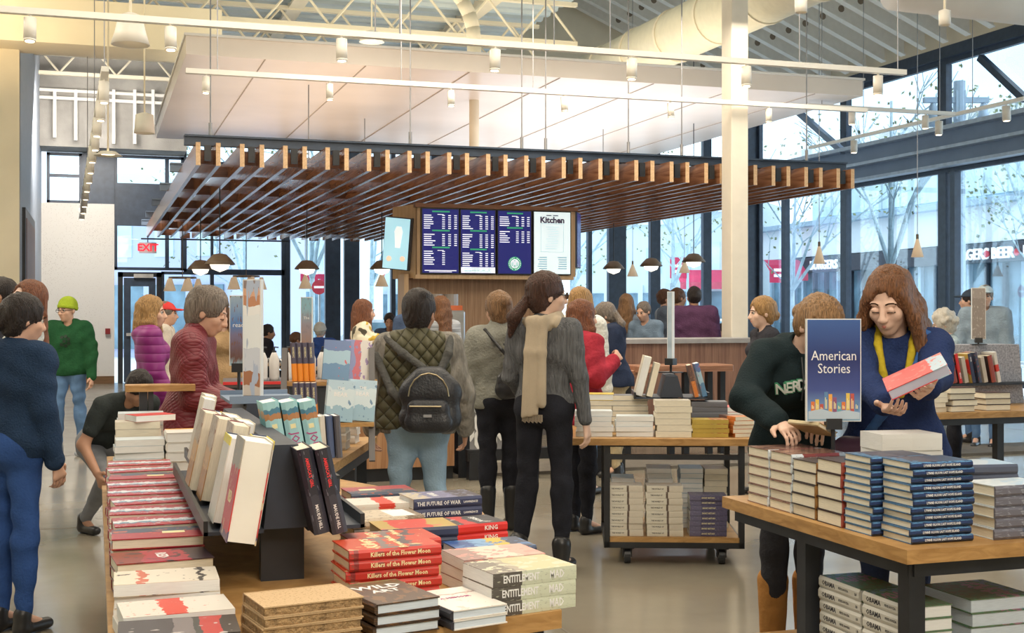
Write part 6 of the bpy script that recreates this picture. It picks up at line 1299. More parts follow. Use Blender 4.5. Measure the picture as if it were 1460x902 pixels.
        lp = SDF(.0045 if h < .01 else .006); kk = .003*0+.0035+h*.1
        for sg in (-1, 1):
            lp.cap(hp(sg*.004, .0915, -.0535), hp(sg*.024, .0820, -.0560), .0038*k_+h*.08, .0020*k_+h*.06, k=.003); lp.cap(hp(0, .0905, -.0600), hp(sg*.022, .0820, -.0570), .0046*k_+h*.08, .0020*k_+h*.06, k=.003)
        link('lips', lp.mesh('lips', mat('lip_rose', (.50, .18, .15), .4) if female else mat('lip_tan', (.42, .20, .15), .5)), e)
    if glasses:
        gm = MAT_G = mat('glasses_dark', (.02, .02, .025), .15); M_ = Matrix(HR.tolist()).to_4x4(); M_.translation = Vector(HC); g2 = MB(); gl = MB()
        for sg in (-1, 1):
            pts = [(sg*.031+.024*math.cos(a*math.pi/6), .097-.5*abs(.024*math.cos(a*math.pi/6))*0, .004+.018*math.sin(a*math.pi/6)) for a in range(13)]
            g2.path([M_ @ (Vector(q)*k_) for q in pts], .0022, 6); g2.tube(M_ @ (Vector((sg*.055, .095, .008))*k_), M_ @ (Vector((sg*.08, -.01, .006))*k_), .0025, n=6)
            if glasses == 'sun': gl.prism([(p_[0]*k_, p_[2]*k_) for p_ in pts[:-1]], 0, .002, M=M_ @ frameM((0, .096*k_, 0), (1, 0, 0), (0, 0, 1)))
        g2.tube(M_ @ (Vector((-.008, .098, .008))*k_), M_ @ (Vector((.008, .098, .008))*k_), .002, n=6)
        o = link('glasses', g2.mesh('glasses', gm), e)
        if glasses == 'sun': link('lens', gl.mesh('lens', mat('lens_brown', (.05, .035, .03), .1)), o)
    return e, dict(tp=tp, J=J, T=T, HC=HC, HR=HR, s=s_, hp=hp, nk=nk, top=tobj)

from mathutils.bvhtree import BVHTree
def onsurf(o, a, d):
    """point and normal where the ray from a along d first meets the mesh of o (local coordinates)"""
    me = o.data; bv = BVHTree.FromPolygons([v.co for v in me.vertices], [tuple(q.vertices) for q in me.polygons]) if '_bv' not in BVC.get(o.name, {}) else BVC[o.name]['_bv']
    BVC[o.name] = {'_bv': bv}; r = bv.ray_cast(Vector(a), Vector(d).normalized()); return r[0], r[1]
BVC = {}
# ---------------- the people ----------------
DOWN = ((.12, .02, -1), (.05, .25, -1))
FR = ((.15, .15, -1), (-.15, .9, -.15))     # forearms held forward
def wmat(e): return Matrix.Translation(e.location) @ Matrix.Rotation(e.rotation_euler[2], 4, 'Z')
def tube_part(name, e, pts, r, m, n=8, flat=None):
    S = SDF(.008); [S.cap(a, b_, r, k=.01, flat=flat) for a, b_ in zip(pts, pts[1:])]; return link(name, S.mesh(name, m), e)
NAVYK = cloth('navy_knit', (.022, .045, .095), .5, 120)
# left group
person('woman in dark navy sweater and blue jeans at the left picture edge', 16, 5.9, 25, 1.585, SKL, 4, (25, 8), ((.16, -.02, -1), (.05, .35, -1)), ((.1, .1, -1), (-.1, .5, -.8)), legL=((0, .08, -1), (0, -.05, -1)), top=NAVYK, pants=cloth('blue_jeans_left', (.035, .085, .26), .3, 90, .3, scale=4), shoes=SHOE, hair='bunlow', hm=HDK, h=.0085, female=True, fat=1.12, puff=.008, fold=.006)
person('dark haired man half hidden at the far left edge', 2, 8.4, 80, 1.73, SKT, 0, (10, 5), top=cloth('charcoal', (.05, .05, .06)), pants=DENIM, h=.012, hair='short', hm=HDK)
person('woman with long brown hair in white sweater with fluffy collar', 34, 7.9, -120, 1.70, SKP, 0, (-25, -14), FR, FR, top=cloth('white_knit', (.62, .64, .62), .6, 60), pants=DENIM, hair='long', hm=HAU, h=.010, female=True, collar='high', puff=.012, fold=.006)
g, G_ = person('man in lime green beanie and dark green hoodie walking', 99, 13.2, 184, 1.64, SKL, 2, (18, 4), ((.25, .0, -1), (.10, .2, -1)), ((.22, -.02, -1), (.08, .25, -1)), ((.05, .14, -1), (.02, -.12, -1)), ((.05, -.06, -1), (.02, -.16, -1)), top=cloth('green_fleece', (.018, .085, .035), .3), pants=DENIM, shoes=SNK, hair=None, hm=HBR, h=.011, hat='beanie', hatm=cloth('lime_knit', (.35, .46, .04), .5, 80), hood=True, glasses=True, fat=1.15, puff=.014, hs=1.06, fold=.008)
tp = G_['tp']
for i_ in range(7):
    q, n_ = onsurf(G_['top'], tp((.05*math.cos(i_*.9)*(i_ > 0), .5, 1.26+.05*math.sin(i_*.9)*(i_ > 0))), (0, -1, 0)); link('hoodie_print', MB().lathe([(0, 0), (.02, 0), (.02, .004), (0, .004)], 8, M=Matrix.Translation(q) @ n_.to_track_quat('Z', 'Y').to_matrix().to_4x4()).mesh('hoodie_print', mat('dark_print', (.008, .03, .015), .7)), g)
CR = ((.15, .75, -.35), (.05, -.62, -.75))
person('man in dark grey tee shirt crouching beside the small table', 142, 8.8, 132, 1.68, SKT, 50, (-6, 18), ((.1, .85, -.55), (.0, .6, -.8)), ((.12, .3, -.95), (.0, .75, -.55)), CR, CR, hip=.42, tgtR=at(138, 674, 8.25), top=cloth('grey_tee', (.035, .042, .042), .2), pants=cloth('grey_trouser', (.22, .23, .25), .2), hair='short', hm=HDK, h=.009, sleeve=.3, fold=.004)
person('blonde woman in a magenta purple hooded parka', 213, 9.5, 70, 1.61, SKL, 0, (15, 3), ((.12, .1, -1), (.0, .45, -.9)), ((.12, .1, -1), (.0, .45, -.9)), top=quilt('magenta', (.22, .012, .16), 3, 50, False, dk=.8, st=.4), pants=DENIM, hair='bob', hm=HBL, h=.010, female=True, coat=.62, hood=True, puff=.022, fold=.004, hs=1.04)
person('man in red baseball cap and off white hoodie', 236, 12.2, 80, 1.60, SKL, 0, (5, 2), top=cloth('off_white', (.62, .56, .48)), pants=DENIM, hair='short', hm=HGR, hat='cap', hatm=mat('cap_red', (.60, .02, .02), .6), h=.012, hood=True, puff=.012)
person('grey haired man in maroon quilted coat looking down', 266, 6.9, 84, 1.62, SKL, 6, (4, 18), ((.12, .2, -1), (-.05, .95, -.25)), ((.12, .2, -1), (-.05, .95, -.3)), top=quilt('maroon', (.19, .022, .035), 130, 105, True, dk=.8, st=.35), pants=cloth('dark_chino', (.04, .04, .05)), hair='messy', hm=HGR, h=.007, coat=.45, collar='high', puff=.024, fold=.006, hs=1.12, fat=1.08)
person('long haired woman in tan coat behind the maroon quilted coat', 318, 13.0, 165, 1.57, SKP, 0, (10, 5), top=cloth('camel', (.36, .24, .13)), pants=BLKJ, hair='long', hm=HBR, h=.012, female=True, coat=.5, puff=.012)
SIT = ((.15, 1, -.05), (.0, .05, -1))
# far left cafe seats
person('seated person in black jacket far left beyond the tall poster', 376, 20, 70, 1.72, SKT, 5, (0, 5), FR, FR, SIT, SIT, hip=.62, top=cloth('black_puffer', (.02, .02, .028)), pants=BLKJ, hair='short', hm=HDK, h=.016, hood=True, puff=.02, eyes=False)
person('seated customer in white knit hat and blue coat, back turned', 455, 19.5, 10, 1.75, SKP, 4, (0, 0), FR, FR, SIT, SIT, hip=.62, top=cloth('cobalt', (.04, .09, .33)), pants=BLKJ, hair='short', hm=HWH, hat='beanie', hatm=cloth('pale_knit', (.6, .62, .6)), h=.016, puff=.02, eyes=False)
person('small seated person in brown top at the left cafe tables', 411, 18.5, 60, 1.6, SKT, 10, (0, 10), FR, FR, SIT, SIT, hip=.5, top=cloth('brown_top', (.16, .07, .04)), pants=BLKJ, hair='short', hm=HBR, h=.016, eyes=False)
# barista in patterned top
pt = bpy.data.materials.new('mustard_pattern'); t, b = _nodes(pt); L = t.links.new
tcn = t.nodes.new('ShaderNodeTexCoord'); n_ = t.nodes.new('ShaderNodeTexNoise'); n_.inputs['Scale'].default_value = 5.5; n_.inputs['Detail'].default_value = 2; L(tcn.outputs['Object'], n_.inputs['Vector'])
r = t.nodes.new('ShaderNodeValToRGB'); r.color_ramp.interpolation = 'CONSTANT'; e_ = r.color_ramp.elements; e_.new(.5); e_.new(.5)
for q, (p_, c_) in zip(e_, ((0, (.08, .07, .05)), (.36, (.70, .64, .50)), (.52, (.50, .34, .04)), (.66, (.72, .66, .52)))): q.position = p_; q.color = (*c_, 1)
L(n_.outputs['Fac'], r.inputs['Fac']); L(r.outputs['Color'], b.inputs['Base Color']); b.inputs['Roughness'].default_value = .8
person('woman with curly auburn hair in mustard patterned blouse talking', 512, 12.2, 78, 1.62, SKL, 4, (-6, 0), ((.1, .35, -.9), (.0, .85, .75)), FR, tgtL=at(540, 484, 11.9), tgtR=at(533, 543, 11.7), top=pt, pants=BLKJ, hair='wavy', hm=HAU, h=.010, female=True, sleeve=.75, puff=.014, fold=.010, fat=1.05, palmR=(-.3, -.2, 1))
person('bald man behind the counter, only his head top showing', 592, 14.0, 15, 1.72, SKL, 0, (0, 0), top=cloth('blue_shirt', (.08, .12, .22)), pants=BLKJ, hair=None, h=.012, eyes=False)
person('blonde woman in striped top behind the quilted vest', 628, 13.0, -30, 1.66, SKL, 0, (-20, 0), top=cloth('striped', (.40, .42, .45), .2, 20, .5, scale=30, stretch=(.1, .1, 4)), pants=BLKJ, hair='long', hm=HCH, h=.012, female=True)
person('dark haired person seated far behind the patterned blouse', 556, 16.5, 180, 1.5, SKT, 0, (0, 20), top=cloth('navy_far', (.05, .07, .12)), pants=BLKJ, hair='short', hm=HDK, h=.014, female=True)
# vest man with backpack
VE = quilt('olive', (.085, .078, .038), 46, 40, True, .6)
g, G_ = person('man in olive quilted vest and light jeans wearing backpack', 595, 7.0, 4, 1.60, SKT, 2, (14, 6), ((.30, .02, -1), (.0, .55, -1)), ((.40, .02, -1), (.02, .45, -1)), ((.06, .02, -1), (.03, -.04, -1)), ((.06, .02, -1), (.03, -.04, -1)), top=cloth('heather_grey', (.24, .225, .20), .8, 45, .45, scale=24, stretch=(1, 1, .35)), pants=DENIML, hair='messy', hm=HDK, h=.0075, vest=VE, puff=.016, fat=1.28, fold=.005, hs=1.1)
tp = G_['tp']; T_ = G_['T']; s_ = G_['s']
BP = mat('backpack_black', (.022, .024, .03), .45, var=.3, bump=.2, bscale=90)
bk = thing('backpack', 'black zipped backpack on the olive vested man', 'backpack', g.location, g.rotation_euler[2])
Lp = lambda x, y, z: tp((x, y, z))
S = SDF(.0075); S.cap(Lp(.02, -.245, .98), Lp(.20, -.245, .98), .085, k=.05, flat=((0, 1, 0), 1.2)); S.cap(Lp(.02, -.245, 1.12), Lp(.20, -.245, 1.12), .085, k=.05, flat=((0, 1, 0), 1.2)); S.cap(Lp(.07, -.24, 1.20), Lp(.15, -.24, 1.20), .065, k=.05)
link('main_bag', S.mesh('main_bag', BP, .002), bk)
S = SDF(.0075); S.cap(Lp(.03, -.315, .955), Lp(.19, -.315, .955), .055, k=.03, flat=((0, 1, 0), 1.3)); S.cap(Lp(.04, -.315, 1.03), Lp(.18, -.315, 1.03), .05, k=.03, flat=((0, 1, 0), 1.3)); link('front_pocket', S.mesh('front_pocket', BP, .001), bk)
link('zip', MB().path([Lp(.01+.02*i, -.377, 1.045) for i in range(10)], .004, 6).path([Lp(.11+.115*math.cos(a*math.pi/8), -.325, 1.10+.13*math.sin(a*math.pi/8)) for a in range(9)], .004, 6).mesh('zip', mat('zip_brass', (.45, .38, .25), .35, .8)), bk)
link('label_patch', MB().box(tuple(Lp(.09, -.384, .985)), tuple(Lp(.135, -.376, 1.0))).mesh('label_patch', mat('patch_grey', (.35, .35, .36), .5)), bk)
for a0, a1, a2 in (((.06, -.20, 1.26), (-.06, -.165, 1.34), (-.175, -.06, 1.43)), ((.16, -.20, 1.24), (.2, -.16, 1.34), (.20, -.05, 1.43)), ((.0, -.2, 1.0), (-.12, -.185, 1.12), (-.235, -.08, 1.33))):
    S = SDF(.0075); S.cap(Lp(*a0), Lp(*a1), .022, k=.02); S.cap(Lp(*a1), Lp(*a2), .022, k=.02); link('strap', S.mesh('strap', cloth('strap_grey', (.09, .09, .085), .4)), bk)
# women standing in the middle
g, G_ = person('woman with messy bun in short grey jacket and black trousers', 712, 8.7, -12, 1.62, SKL, 0, (-10, 4), ((.2, .1, -1), (-.1, .8, -.6)), ((.2, .1, -1), (-.1, .8, -.6)), top=cloth('grey_olive_wool', (.24, .24, .21), .5), pants=BLKJ, hair='bun', hm=HLB, h=.009, female=True, puff=.018, boot=.18, fat=1.08, fold=.006, hs=1.08, collar='high')
tp = G_['tp']; hb_ = thing('handbag', 'black leather handbag with brass clip at grey jacket woman side', 'handbag', g.location, g.rotation_euler[2])
S = SDF(.008); S.cap(tp((.0, -.20, 1.02)), tp((.17, -.20, 1.04)), .07, k=.03, flat=((0, 1, 0), 1.7)); S.cap(tp((.0, -.20, 1.09)), tp((.17, -.20, 1.10)), .055, k=.03, flat=((0, 1, 0), 1.7)); link('bag_body', S.mesh('bag_body', mat('bag_leather', (.02, .02, .024), .3, bump=.2, bscale=60)), hb_)
link('clasp', MB().box(tuple(tp((.07, -.262, 1.06))), tuple(tp((.09, -.245, 1.12)))).mesh('clasp', MATS['zip_brass']), hb_); tube_part('shoulder_strap', hb_, [tp((.12, -.17, 1.13)), tp((-.02, -.17, 1.3)), tp((-.12, -.07, 1.44)), tp((-.12, .06, 1.40))], .012, SHOE); tube_part('shoulder_strap', hb_, [tp((.19, -.19, 1.12)), tp((.14, -.18, 1.2)), tp((.0, -.17, 1.34))], .010, SHOE)
KNIT = cloth('grey_rib_knit', (.155, .16, .17), .9, 70, .3, scale=30, stretch=(3, 3, .2))
g, G_ = person('tall woman in grey ribbed sweater, beige scarf and black jeans', 776, 7.35, 22, 1.715, SKP, 0, (52, 2), ((.17, -.02, -1), (.12, .12, -1)), ((.2, .1, -1), (-.2, .7, -.7)), ((.05, .02, -1), (.02, -.06, -1)), ((.07, .06, -1), (.09, -.10, -1)), top=KNIT, pants=BLKJ, shoes=SHOE, hair='pony', hm=hairm('scarf_woman', (.07, .03, .02)), h=.0068, female=True, boot=.06, glasses='sun', fold=.004, hs=1.06, puff=-.004, curlR=22)
tp = G_['tp']; hp = G_['hp']
SC = cloth('beige_scarf', (.46, .38, .28), .12, 160, .12, scale=6)
S = SDF(.007)
for i in range(14):
    a = i*2*math.pi/14; a2 = (i+1)*2*math.pi/14; S.cap(tp((.080*math.cos(a), -.01+.080*math.sin(a), 1.432+.018*math.sin(a+.8))), tp((.080*math.cos(a2), -.01+.080*math.sin(a2), 1.432+.018*math.sin(a2+.8))), .030, k=.02); S.cap(tp((.09*math.cos(a), -.015+.09*math.sin(a), 1.415+.01*math.sin(a*2))), tp((.09*math.cos(a2), -.015+.09*math.sin(a2), 1.415)), .030, k=.015)
for dx, ln_, w_ in ((-.030, .54, .033), (.005, .52, .030), (.038, .46, .030)):
    S.cap(tp((dx, -.115, 1.43)), tp((dx*1.1, -.145, 1.25)), .030, w_, k=.02, flat=((0, 1, 0), 1.5)); S.cap(tp((dx*1.1, -.145, 1.25)), tp((dx*1.2-.01, -.155, 1.43-ln_)), w_, w_*1.1, k=.02, flat=((0, 1, 0), 1.6))
S.plane(tp((0, 0, .89)), (0.1, 0, -1)); o = link('scarf', S.mesh('scarf', SC, .0065, 8, (44, 16, 1.5)), g)
fr_ = MB(); [fr_.tube(tp((-.072+.0078*i, -.155, .90)), tp((-.074+.008*i, -.157, .860-.004*(i % 3))), .0022, n=5) for i in range(16)]; link('fringe', fr_.mesh('fringe', SC), o)['kind'] = 'stuff'
# right-middle
person('blonde woman in fluffy white sweater seen from behind', 828, 10.4, 35, 1.70, SKP, 0, (10, 0), top=cloth('fluffy_white', (.72, .72, .68), .8, 40), pants=DENIM, hair='long', hm=HBL, h=.011, female=True, puff=.01, fold=.006)
g, G_ = person('girl in red coat pointing right with outstretched arm', 828, 8.6, 62, 1.58, SKL, 0, (6, 2), FR, tgtR=at(874, 514, 8.5), poleR=(.5, -.2, -1), armL= ((.15, .1, -1), (.0, .4, -.9)), top=cloth('raspberry', (.36, .03, .05), .4, 40, .25), pants=BLKJ, hair='long', hm=HAU, h=.009, female=True, puff=.016, coat=.45, fold=.008, curlR=50, palmR=(-1, 0, -.2))
person('woman with grey ponytail in navy hooded jacket and tan trousers', 880, 11.5, -80, 1.60, SKL, 6, (0, 20), FR, FR, top=cloth('navy_puffer', (.025, .035, .07), .3), pants=cloth('tan_chino', (.45, .36, .22)), hair='pony', hm=HGR, h=.011, female=True, hood=True, puff=.028, coat=.1, fold=.006)
person('fair haired woman farther back behind the navy hooded jacket', 893, 15.5, 10, 1.72, SKL, 0, (0, 0), top=cloth('slate_top', (.18, .22, .28)), pants=DENIM, hair='long', hm=HLB, h=.014, female=True, eyes=False)
person('seated man in grey blue shirt leaning toward the table', 925, 15.3, -140, 1.64, SKL, 8, (0, 12), FR, FR, top=cloth('grey_blue_shirt', (.17, .24, .33)), pants=DENIM, hair='short', hm=HGR, h=.012, fat=1.1, fold=.006)
person('man in pale jacket facing right in the far cafe window', 948, 16.5, 85, 1.80, SKL, 0, (0, 0), top=cloth('pale_jacket', (.35, .42, .50)), pants=DENIM, hair='short', hm=HBR, h=.014, puff=.02)
person('man with grey shawl over dark jacket beside purple jacket', 966, 16.2, 40, 1.81, SKT, 0, (20, 0), top=cloth('grey_shawl', (.12, .15, .20)), pants=DENIM, hair='short', hm=HBR, h=.013, puff=.03)
person('dark haired man in plum purple jacket with his back turned', 990, 15.3, 12, 1.81, SKT, 0, (-15, 0), top=cloth('plum', (.10, .045, .10)), pants=DENIM, hair='short', hm=HDK, h=.012, puff=.03, fat=1.15)
person('small black haired child seated behind the half wall', 1031, 16.0, -60, 1.36, SKL, 0, (0, 5), top=cloth('child_top', (.3, .1, .1)), pants=DENIM, hair='short', hm=HDK, h=.012, female=True)
person('woman with sunglasses on fair hair right of the column', 1090, 10.4, -100, 1.60, SKP, 0, (0, 5), top=cloth('dark_top', (.04, .04, .05)), pants=DENIM, hair='bunlow', hm=HBL, h=.011, female=True, hs=1.1)
# right foreground
HOOD = cloth('black_green_fleece', (.012, .022, .026), .25, 120)
g, G_ = person('young woman in black hoodie bending over books', 1128, 5.62, 172, 1.62, SKP, 14, (-24, 40), FR, FR, tgtR=at(1108, 600, 5.12), tgtL=at(1168, 602, 5.1), top=HOOD, pants=cloth('charcoal_legging', (.035, .035, .042), .3), shoes=UGG, boot=.21, hair='bunlow', hm=hairm('hoodie_girl', (.33, .19, .09)), h=.0062, female=True, hood=True, puff=.012, fold=.006, hs=1.06, fat=1.05, poleR=(1.3, -.1, -.8), palmR=(-.2, .1, -1), palmL=(-.2, .1, -1), curlR=38, curlL=38)
tp = G_['tp']; T_ = G_['T']
WHT = mat('print_white', (.78, .80, .78), .6); GRP = mat('print_green', (.05, .28, .14), .6)
T3 = Matrix(T_.tolist()); fwd = T3 @ Vector((0, 1, 0))
for i, ch in enumerate('NERD SCHOOL'):
    if ch == ' ': continue
    a_ = (i-4.1)*.031; q, n_ = onsurf(G_['top'], Vector(tp((-a_, .0, 1.285-.022*((i-5)/5)**2)))+fwd*.215, -fwd)
    if q is None: continue
    up_ = (T3 @ Vector((0, 0, 1))); up_ = (up_-n_*up_.dot(n_)).normalized(); fm = frameM(q+n_*.002, up_.cross(n_), up_) @ Matrix.Rotation(R(-a_*60), 4, 'Z')
    o = text('chest_letter', ch, .068, GRP, g, fm, ext=.004, bold=.0040); text('chest_letter_face', ch, .064, WHT, o, fm @ Matrix.Translation((0, 0, .0035)), ext=.003, bold=.0012)
DR = tp((.03, .175, 1.30)); link('drawstring', MB().path([tp((.03, .10, 1.40)), tp((.035, .165, 1.30)), tp((.04, .172, 1.22))], .004, 6).path([tp((-.03, .10, 1.40)), tp((-.035, .165, 1.31)), tp((-.035, .172, 1.24))], .004, 6).mesh('drawstring', mat('cord_black', (.03, .035, .04), .6)), g)
CARD = cloth('blue_cardigan', (.022, .040, .125), .5, 90)
g, G_ = person('woman with long chestnut hair in blue cardigan reading', 1276, 5.44, 196, 1.665, SKP, 3, (18, 22), FR, FR, tgtR=at(1268, 590, 4.93), tgtL=at(1322, 562, 4.85), inner=cloth('pale_shirt', (.55, .50, .46), .2), top=CARD, pants=cloth('dark_jeans', (.03, .045, .10), .3, 90), hair=None, hm=HCH, h=.0058, female=True, puff=.010, coat=.55, fold=.006, hs=1.15, fat=1.02, palmR=(-.2, -.1, 1), palmL=(-.6, .2, .6), curlR=35, curlL=30)
tp = G_['tp']; hp = G_['hp']; T_ = G_['T']; HR = G_['HR']
S = SDF(.007); k_ = 1.15*1.665/1.7
S.ell(hp(0, -.022, .040), (.088*k_, .108*k_, .100*k_), HR, k=.02); S.ell(hp(0, -.05, -.03), (.082*k_, .07*k_, .095*k_), HR, k=.03)
S.ell(hp(0, .122, -.022), (.066*k_, .088*k_, .118*k_), HR, k=.012, sub=True); S.cap(hp(.01, .12, .15), hp(.018, .02, .145), .006, k=.008, sub=True)
for sg in (-1, 1):
    for j in range(7):
        a = hp(sg*(.062-.003*j), .04-.022*j, .055); m1 = hp(sg*(.098-.004*j), .035-.024*j, -.055); m2 = hp(sg*(.112-.006*j), .045-.030*j, -.14)
        b_ = m2+T_@V(sg*(.02+.012*math.sin(j*2)), .045-.012*j, -.155-.02*(j % 3)); c_ = b_+T_@V(-sg*.02, .01, -.05)
        S.cap(a, m1, .020, .025, k=.02); S.cap(m1, m2, .025, .024, k=.018); S.cap(m2, b_, .024, .016, k=.014); S.cap(b_, c_, .016, .007, k=.01)
for j in (-1, 0, 1): m1 = hp(j*.04, -.09, -.03); S.cap(m1, m1+T_@V(j*.03, -.02, -.28), .045, .02, k=.03)
link('hair', S.mesh('hair', HCH, .0022, 4, (34, 34, 5), strand=tuple(G_['HC'])), g)
# inner shirt, yellow scarf collar and bag strap
for sg in (-1, 1): tube_part('scarf_edge', g, [tp((sg*.070, .0, 1.46)), tp((sg*.072, .085, 1.39)), tp((sg*.052, .150, 1.27)), tp((sg*.022, .168, 1.18))], .017, cloth('mustard_scarf', (.50, .38, .03), .4))
sb = thing('shoulder_bag', 'dark bag on a bright blue strap worn by the cardigan woman', 'bag', g.location, g.rotation_euler[2])
S = SDF(.008); [S.cap(a, b_, .022, k=.01, flat=(tuple(T_@V(0, 1, 0)), 2.2)) for a, b_ in (((tp((-.13, .05, 1.43))), tp((-.09, .155, 1.30))), (tp((-.09, .155, 1.30)), tp((.05, .165, 1.10))), (tp((.05, .165, 1.10)), tp((.13, .12, .98))))]
link('strap', S.mesh('strap', cloth('strap_blue', (.05, .13, .36), .3)), sb); S = SDF(.009); S.cap(tp((.10, .16, .92)), tp((.20, .12, .92)), .07, k=.03); S.cap(tp((.10, .16, .82)), tp((.20, .12, .82)), .075, k=.03); link('bag_body', S.mesh('bag_body', mat('bag_plum', (.06, .02, .05), .6)), sb)
link('bracelet', MB().lathe([(.036, -.006), (.041, 0), (.036, .006), (.033, 0), (.036, -.006)], 18, M=Matrix.Translation(Vector(G_['J']['L'][3]-G_['J']['L'][7]*.02)) @ Vector(G_['J']['L'][7]).to_track_quat('Z', 'Y').to_matrix().to_4x4()).mesh('bracelet', mat('gold', (.6, .42, .15), .3, .9)), g)
CW_ = wmat(g); hwp = CW_ @ Vector(G_['J']['L'][3]+G_['J']['L'][7]*.09)
# the held book
bd0, bd1 = at(1268, 550, 4.78), at(1352, 512, 4.72)
yv = (bd1-bd0).normalized(); zv = Vector((-SN*.25, -CS*.25, .97)); zv = (zv-yv*zv.dot(yv)).normalized(); xv = yv.cross(zv)
M = Matrix((xv, yv, zv)).transposed().to_4x4(); M.translation = (bd0+bd1)/2+Vector((0, 0, -.03)); book('redwhite', 'red and pale blue book held tilted by the cardigan woman', None, M)
p_ = at(1158, 613, 4.98); M = Matrix.Translation(p_) @ Matrix.Rotation(R(15), 4, 'Z') @ Matrix.Rotation(R(24), 4, 'Y'); book('small_tan', 'small mustard edged book in the hoodie woman hands', None, M)
# far right
person('elderly woman with curly white hair, hand at her mouth', 1362, 11.2, -75, 1.50, SKP, 6, (0, 14), ((.1, .45, -.9), (-.3, .35, .95)), FR, top=cloth('grey_print', (.35, .42, .44), .3, 30, .5, scale=20), pants=BLKJ, hair='curly', hm=HWH, h=.010, female=True, hs=1.1)
person('tall man in pale cap and grey blue jacket near the glazing', 1404, 14.0, -150, 1.80, SKL, 0, (-10, 0), ((.2, .1, -1), (.05, .2, -1)), top=cloth('ice_jacket', (.28, .36, .44)), pants=DENIM, hair='short', hm=HGR, hat='cap', hatm=cloth('ice_cap', (.5, .6, .66)), h=.013, puff=.02)
person('dark jacketed man beside the pale capped man at right', 1384, 14.6, -60, 1.76, SKL, 0, (0, 0), top=cloth('dusk_jacket', (.08, .11, .15)), pants=DENIM, hair='short', hm=HDK, h=.014, puff=.02, hat='cap', hatm=cloth('dusk_cap', (.05, .07, .10)))
person('person in bright blue fleece behind the curly haired woman', 1332, 13.4, -30, 1.46, SKL, 10, (0, 20), FR, FR, top=cloth('royal_blue', (.04, .14, .50)), pants=DENIM, hair='short', hm=HGR, h=.013, puff=.03, fat=1.15)
# ---------------- cafe furniture and counter things ----------------
CM = mat('cafe_black', (.03, .035, .045), .5)
def cafe_table(label, u, d, h=.75):
    p = at(u, 445, d); p.z = 0; s = thing('cafe_table', label, 'table', p, 0, 'cafe tables'); ob('tabletop', MB().lathe([(0, h-.03), (.34, h-.03), (.35, h-.015), (.34, h), (0, h)], 24), TANW, s, True)
    ob('pedestal', MB().tube((0, 0, .02), (0, 0, h-.03), .03, n=10), CM, s); ob('base', MB().lathe([(0, .03), (.05, .03), (.24, .012), (.25, 0), (0, 0)], 20), CM, s)
    return s
for u, d, lb in ((390, 18.6, 'round cafe table at left before the black jacket'), (436, 17.2, 'round cafe table next to the white hatted customer'), (340, 22, 'round cafe table near the second chandelier'), (852, 19.5, 'round cafe table left of the navy hooded woman')): cafe_table(lb, u, d)
cup = 0
ch0 = None
for i, (u, d, rz, lb) in enumerate(((372, 16.6, .5, 'black wire cafe chair at left, seat toward window'), (415, 15.9, 2.1, 'black wire cafe chair left of the white hatted customer'), (482, 18.0, 3.4, 'black wire cafe chair right of the white hatted customer'), (352, 18.4, 1.2, 'black wire cafe chair below the second chandelier'), (325, 17.6, 4.2, 'black wire cafe chair farthest left'), (872, 18.6, 2.7, 'wire cafe chair right of the far right cafe table'), (832, 18.6, 1.4, 'wire cafe chair behind the fluffy white sweater'))):
    p = at(u, 445, d); p.z = 0
    if ch0 is None:
        s = ch0 = thing('cafe_chair', lb, 'chair', p, rz, 'wire cafe chairs'); ob('seat', MB().bbox((-.2, -.2, .44), (.2, .2, .47), .01), CM, s)
        bk_ = MB().path([Vector((-.2, .2, .45)), Vector((-.2, .25, .85)), Vector((-.12, .26, .92)), Vector((.12, .26, .92)), Vector((.2, .25, .85)), Vector((.2, .2, .45))], .012, 8)
        for x in (-.12, -.06, 0, .06, .12): bk_.tube((x, .21, .47), (x, .255, .91), .006, n=6)
        ob('backrest', bk_, CHROME, s)
        for sx in (-.18, .18):
            for sy in (-.18, .18): ob('leg', MB().tube((sx*1.1, sy*1.1, 0), (sx, sy, .44), .012, n=6), CM, s)
    else: s = copy_tree(ch0); s.location = p; s.rotation_euler[2] = rz; s['label'] = lb
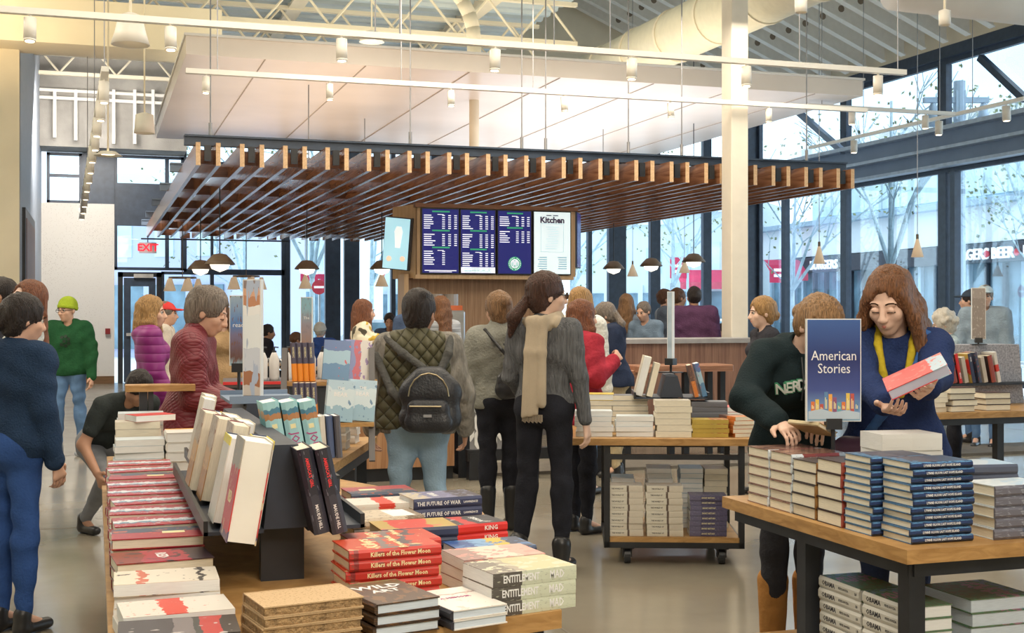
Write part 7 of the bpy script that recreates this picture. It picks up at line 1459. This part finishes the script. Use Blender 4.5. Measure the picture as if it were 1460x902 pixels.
# condiment bar with white flasks, left of centre
p = at(400, 445, 9.0)
cb = thing('condiment_bar', 'dark bar with red trimmed top carrying white flasks', 'counter', (p.x, p.y, 0), -TH*.3); ob('body', MB().box((-.38, -.2, 0), (.36, .3, .98)), CM, cb); ob('top', MB().bbox((-.40, -.22, .98), (.38, .32, 1.02), .004), mat('dark_laminate', (.10, .08, .08), .4), cb)
ob('red_trim', MB().box((-.40, -.226, 1.0), (.38, -.218, 1.02)), KR, cb)
fl0 = None
for i in range(6):
    x = p.x-.14+.085*i; y = p.y-.1+.02*(i % 2)
    lb = 'white pump flask on the condiment bar, %s' % ['leftmost', 'second from left', 'third from left', 'fourth from left', 'fifth from left', 'rightmost'][i]
    if fl0 is None:
        s = fl0 = thing('pump_flask', lb, 'flask', (x, y, 1.02), 0, 'flasks on the condiment bar'); ob('bottle', MB().lathe([(0, 0), (.034, 0), (.036, .02), (.036, .15), (.02, .19), (.014, .2), (0, .2)], 16), mat('flask_white', (.70, .68, .66), .3), s, True); ob('pump', MB().tube((0, 0, .2), (0, 0, .235), .006, n=8).tube((0, 0, .235), (.03, 0, .232), .005, n=6).tube((0, 0, .195), (0, 0, .21), .016, n=10), CM, s)
    else: s = copy_tree(fl0); s.location = (x, y, 1.02); s['label'] = lb
# till and goods on the service counter
p = at(537, 522, 11.3); t_ = thing('till_screen', 'dark till screen on the oak service counter', 'till', (p.x, p.y, .90)); ob('screen', MB().box((-.14, -.02, .10), (.14, .02, .32)), NAVY, t_); ob('stand', MB().box((-.03, -.03, 0), (.03, .03, .12)).box((-.09, -.08, 0), (.09, .08, .012)), CM, t_)
cg = [(.05, .30, .14), (.45, .05, .05), (.60, .55, .45), (.08, .25, .12), (.5, .3, .1), (.06, .10, .25), (.45, .05, .05), (.1, .3, .15)]
for i in range(8):
    p = at(672+i*7.5, 500, 13.2); g_ = ob('goods_packet', MB().bbox((-.022, -.03, 0), (.022, .03, .09+.02*(i % 3)), .004), ink(cg[i])); g_.location = (p.x, atY(700, 500, 13.05).y, 1.031); tag(g_, '%s packet on the tiled counter, %s from the left' % (['dark green', 'red', 'cream', 'forest green', 'ochre', 'navy', 'bright red', 'leaf green'][i], ['first', 'second', 'third', 'fourth', 'fifth', 'sixth', 'seventh', 'eighth'][i]), 'packet', 'packets on the tiled counter')
for i, (u, cc) in enumerate(((522, (.1, .3, .15)), (529, (.55, .5, .4)), (556, (.12, .35, .2)), (563, (.5, .1, .08)))):
    p = at(u, 530, 11.2); o = ob('bottle', MB().lathe([(0, 0), (.03, 0), (.03, .12), (.012, .16), (.012, .2), (0, .2)], 12), ink(cc), None, True); o.location = (p.x, p.y, .90); tag(o, '%s bottle on the service counter beside the till' % ['green', 'cream', 'dark green', 'red'][i], 'bottle', 'bottles by the till')
for i, x in enumerate((0, .16)):
    p = at(523+i*27, 530, 11.35); o = ob('paper_bag', MB().bbox((-.09, -.06, 0), (.09, .06, .19+.02*i), .02), mat('bag_white', (.72, .70, .66), .7, bump=.4, bscale=8)); o.location = (p.x+.0, p.y-.15, .90); tag(o, 'white paper bag on the service counter, %s one' % ['left', 'right'][i], 'bag', 'paper bags on the service counter')
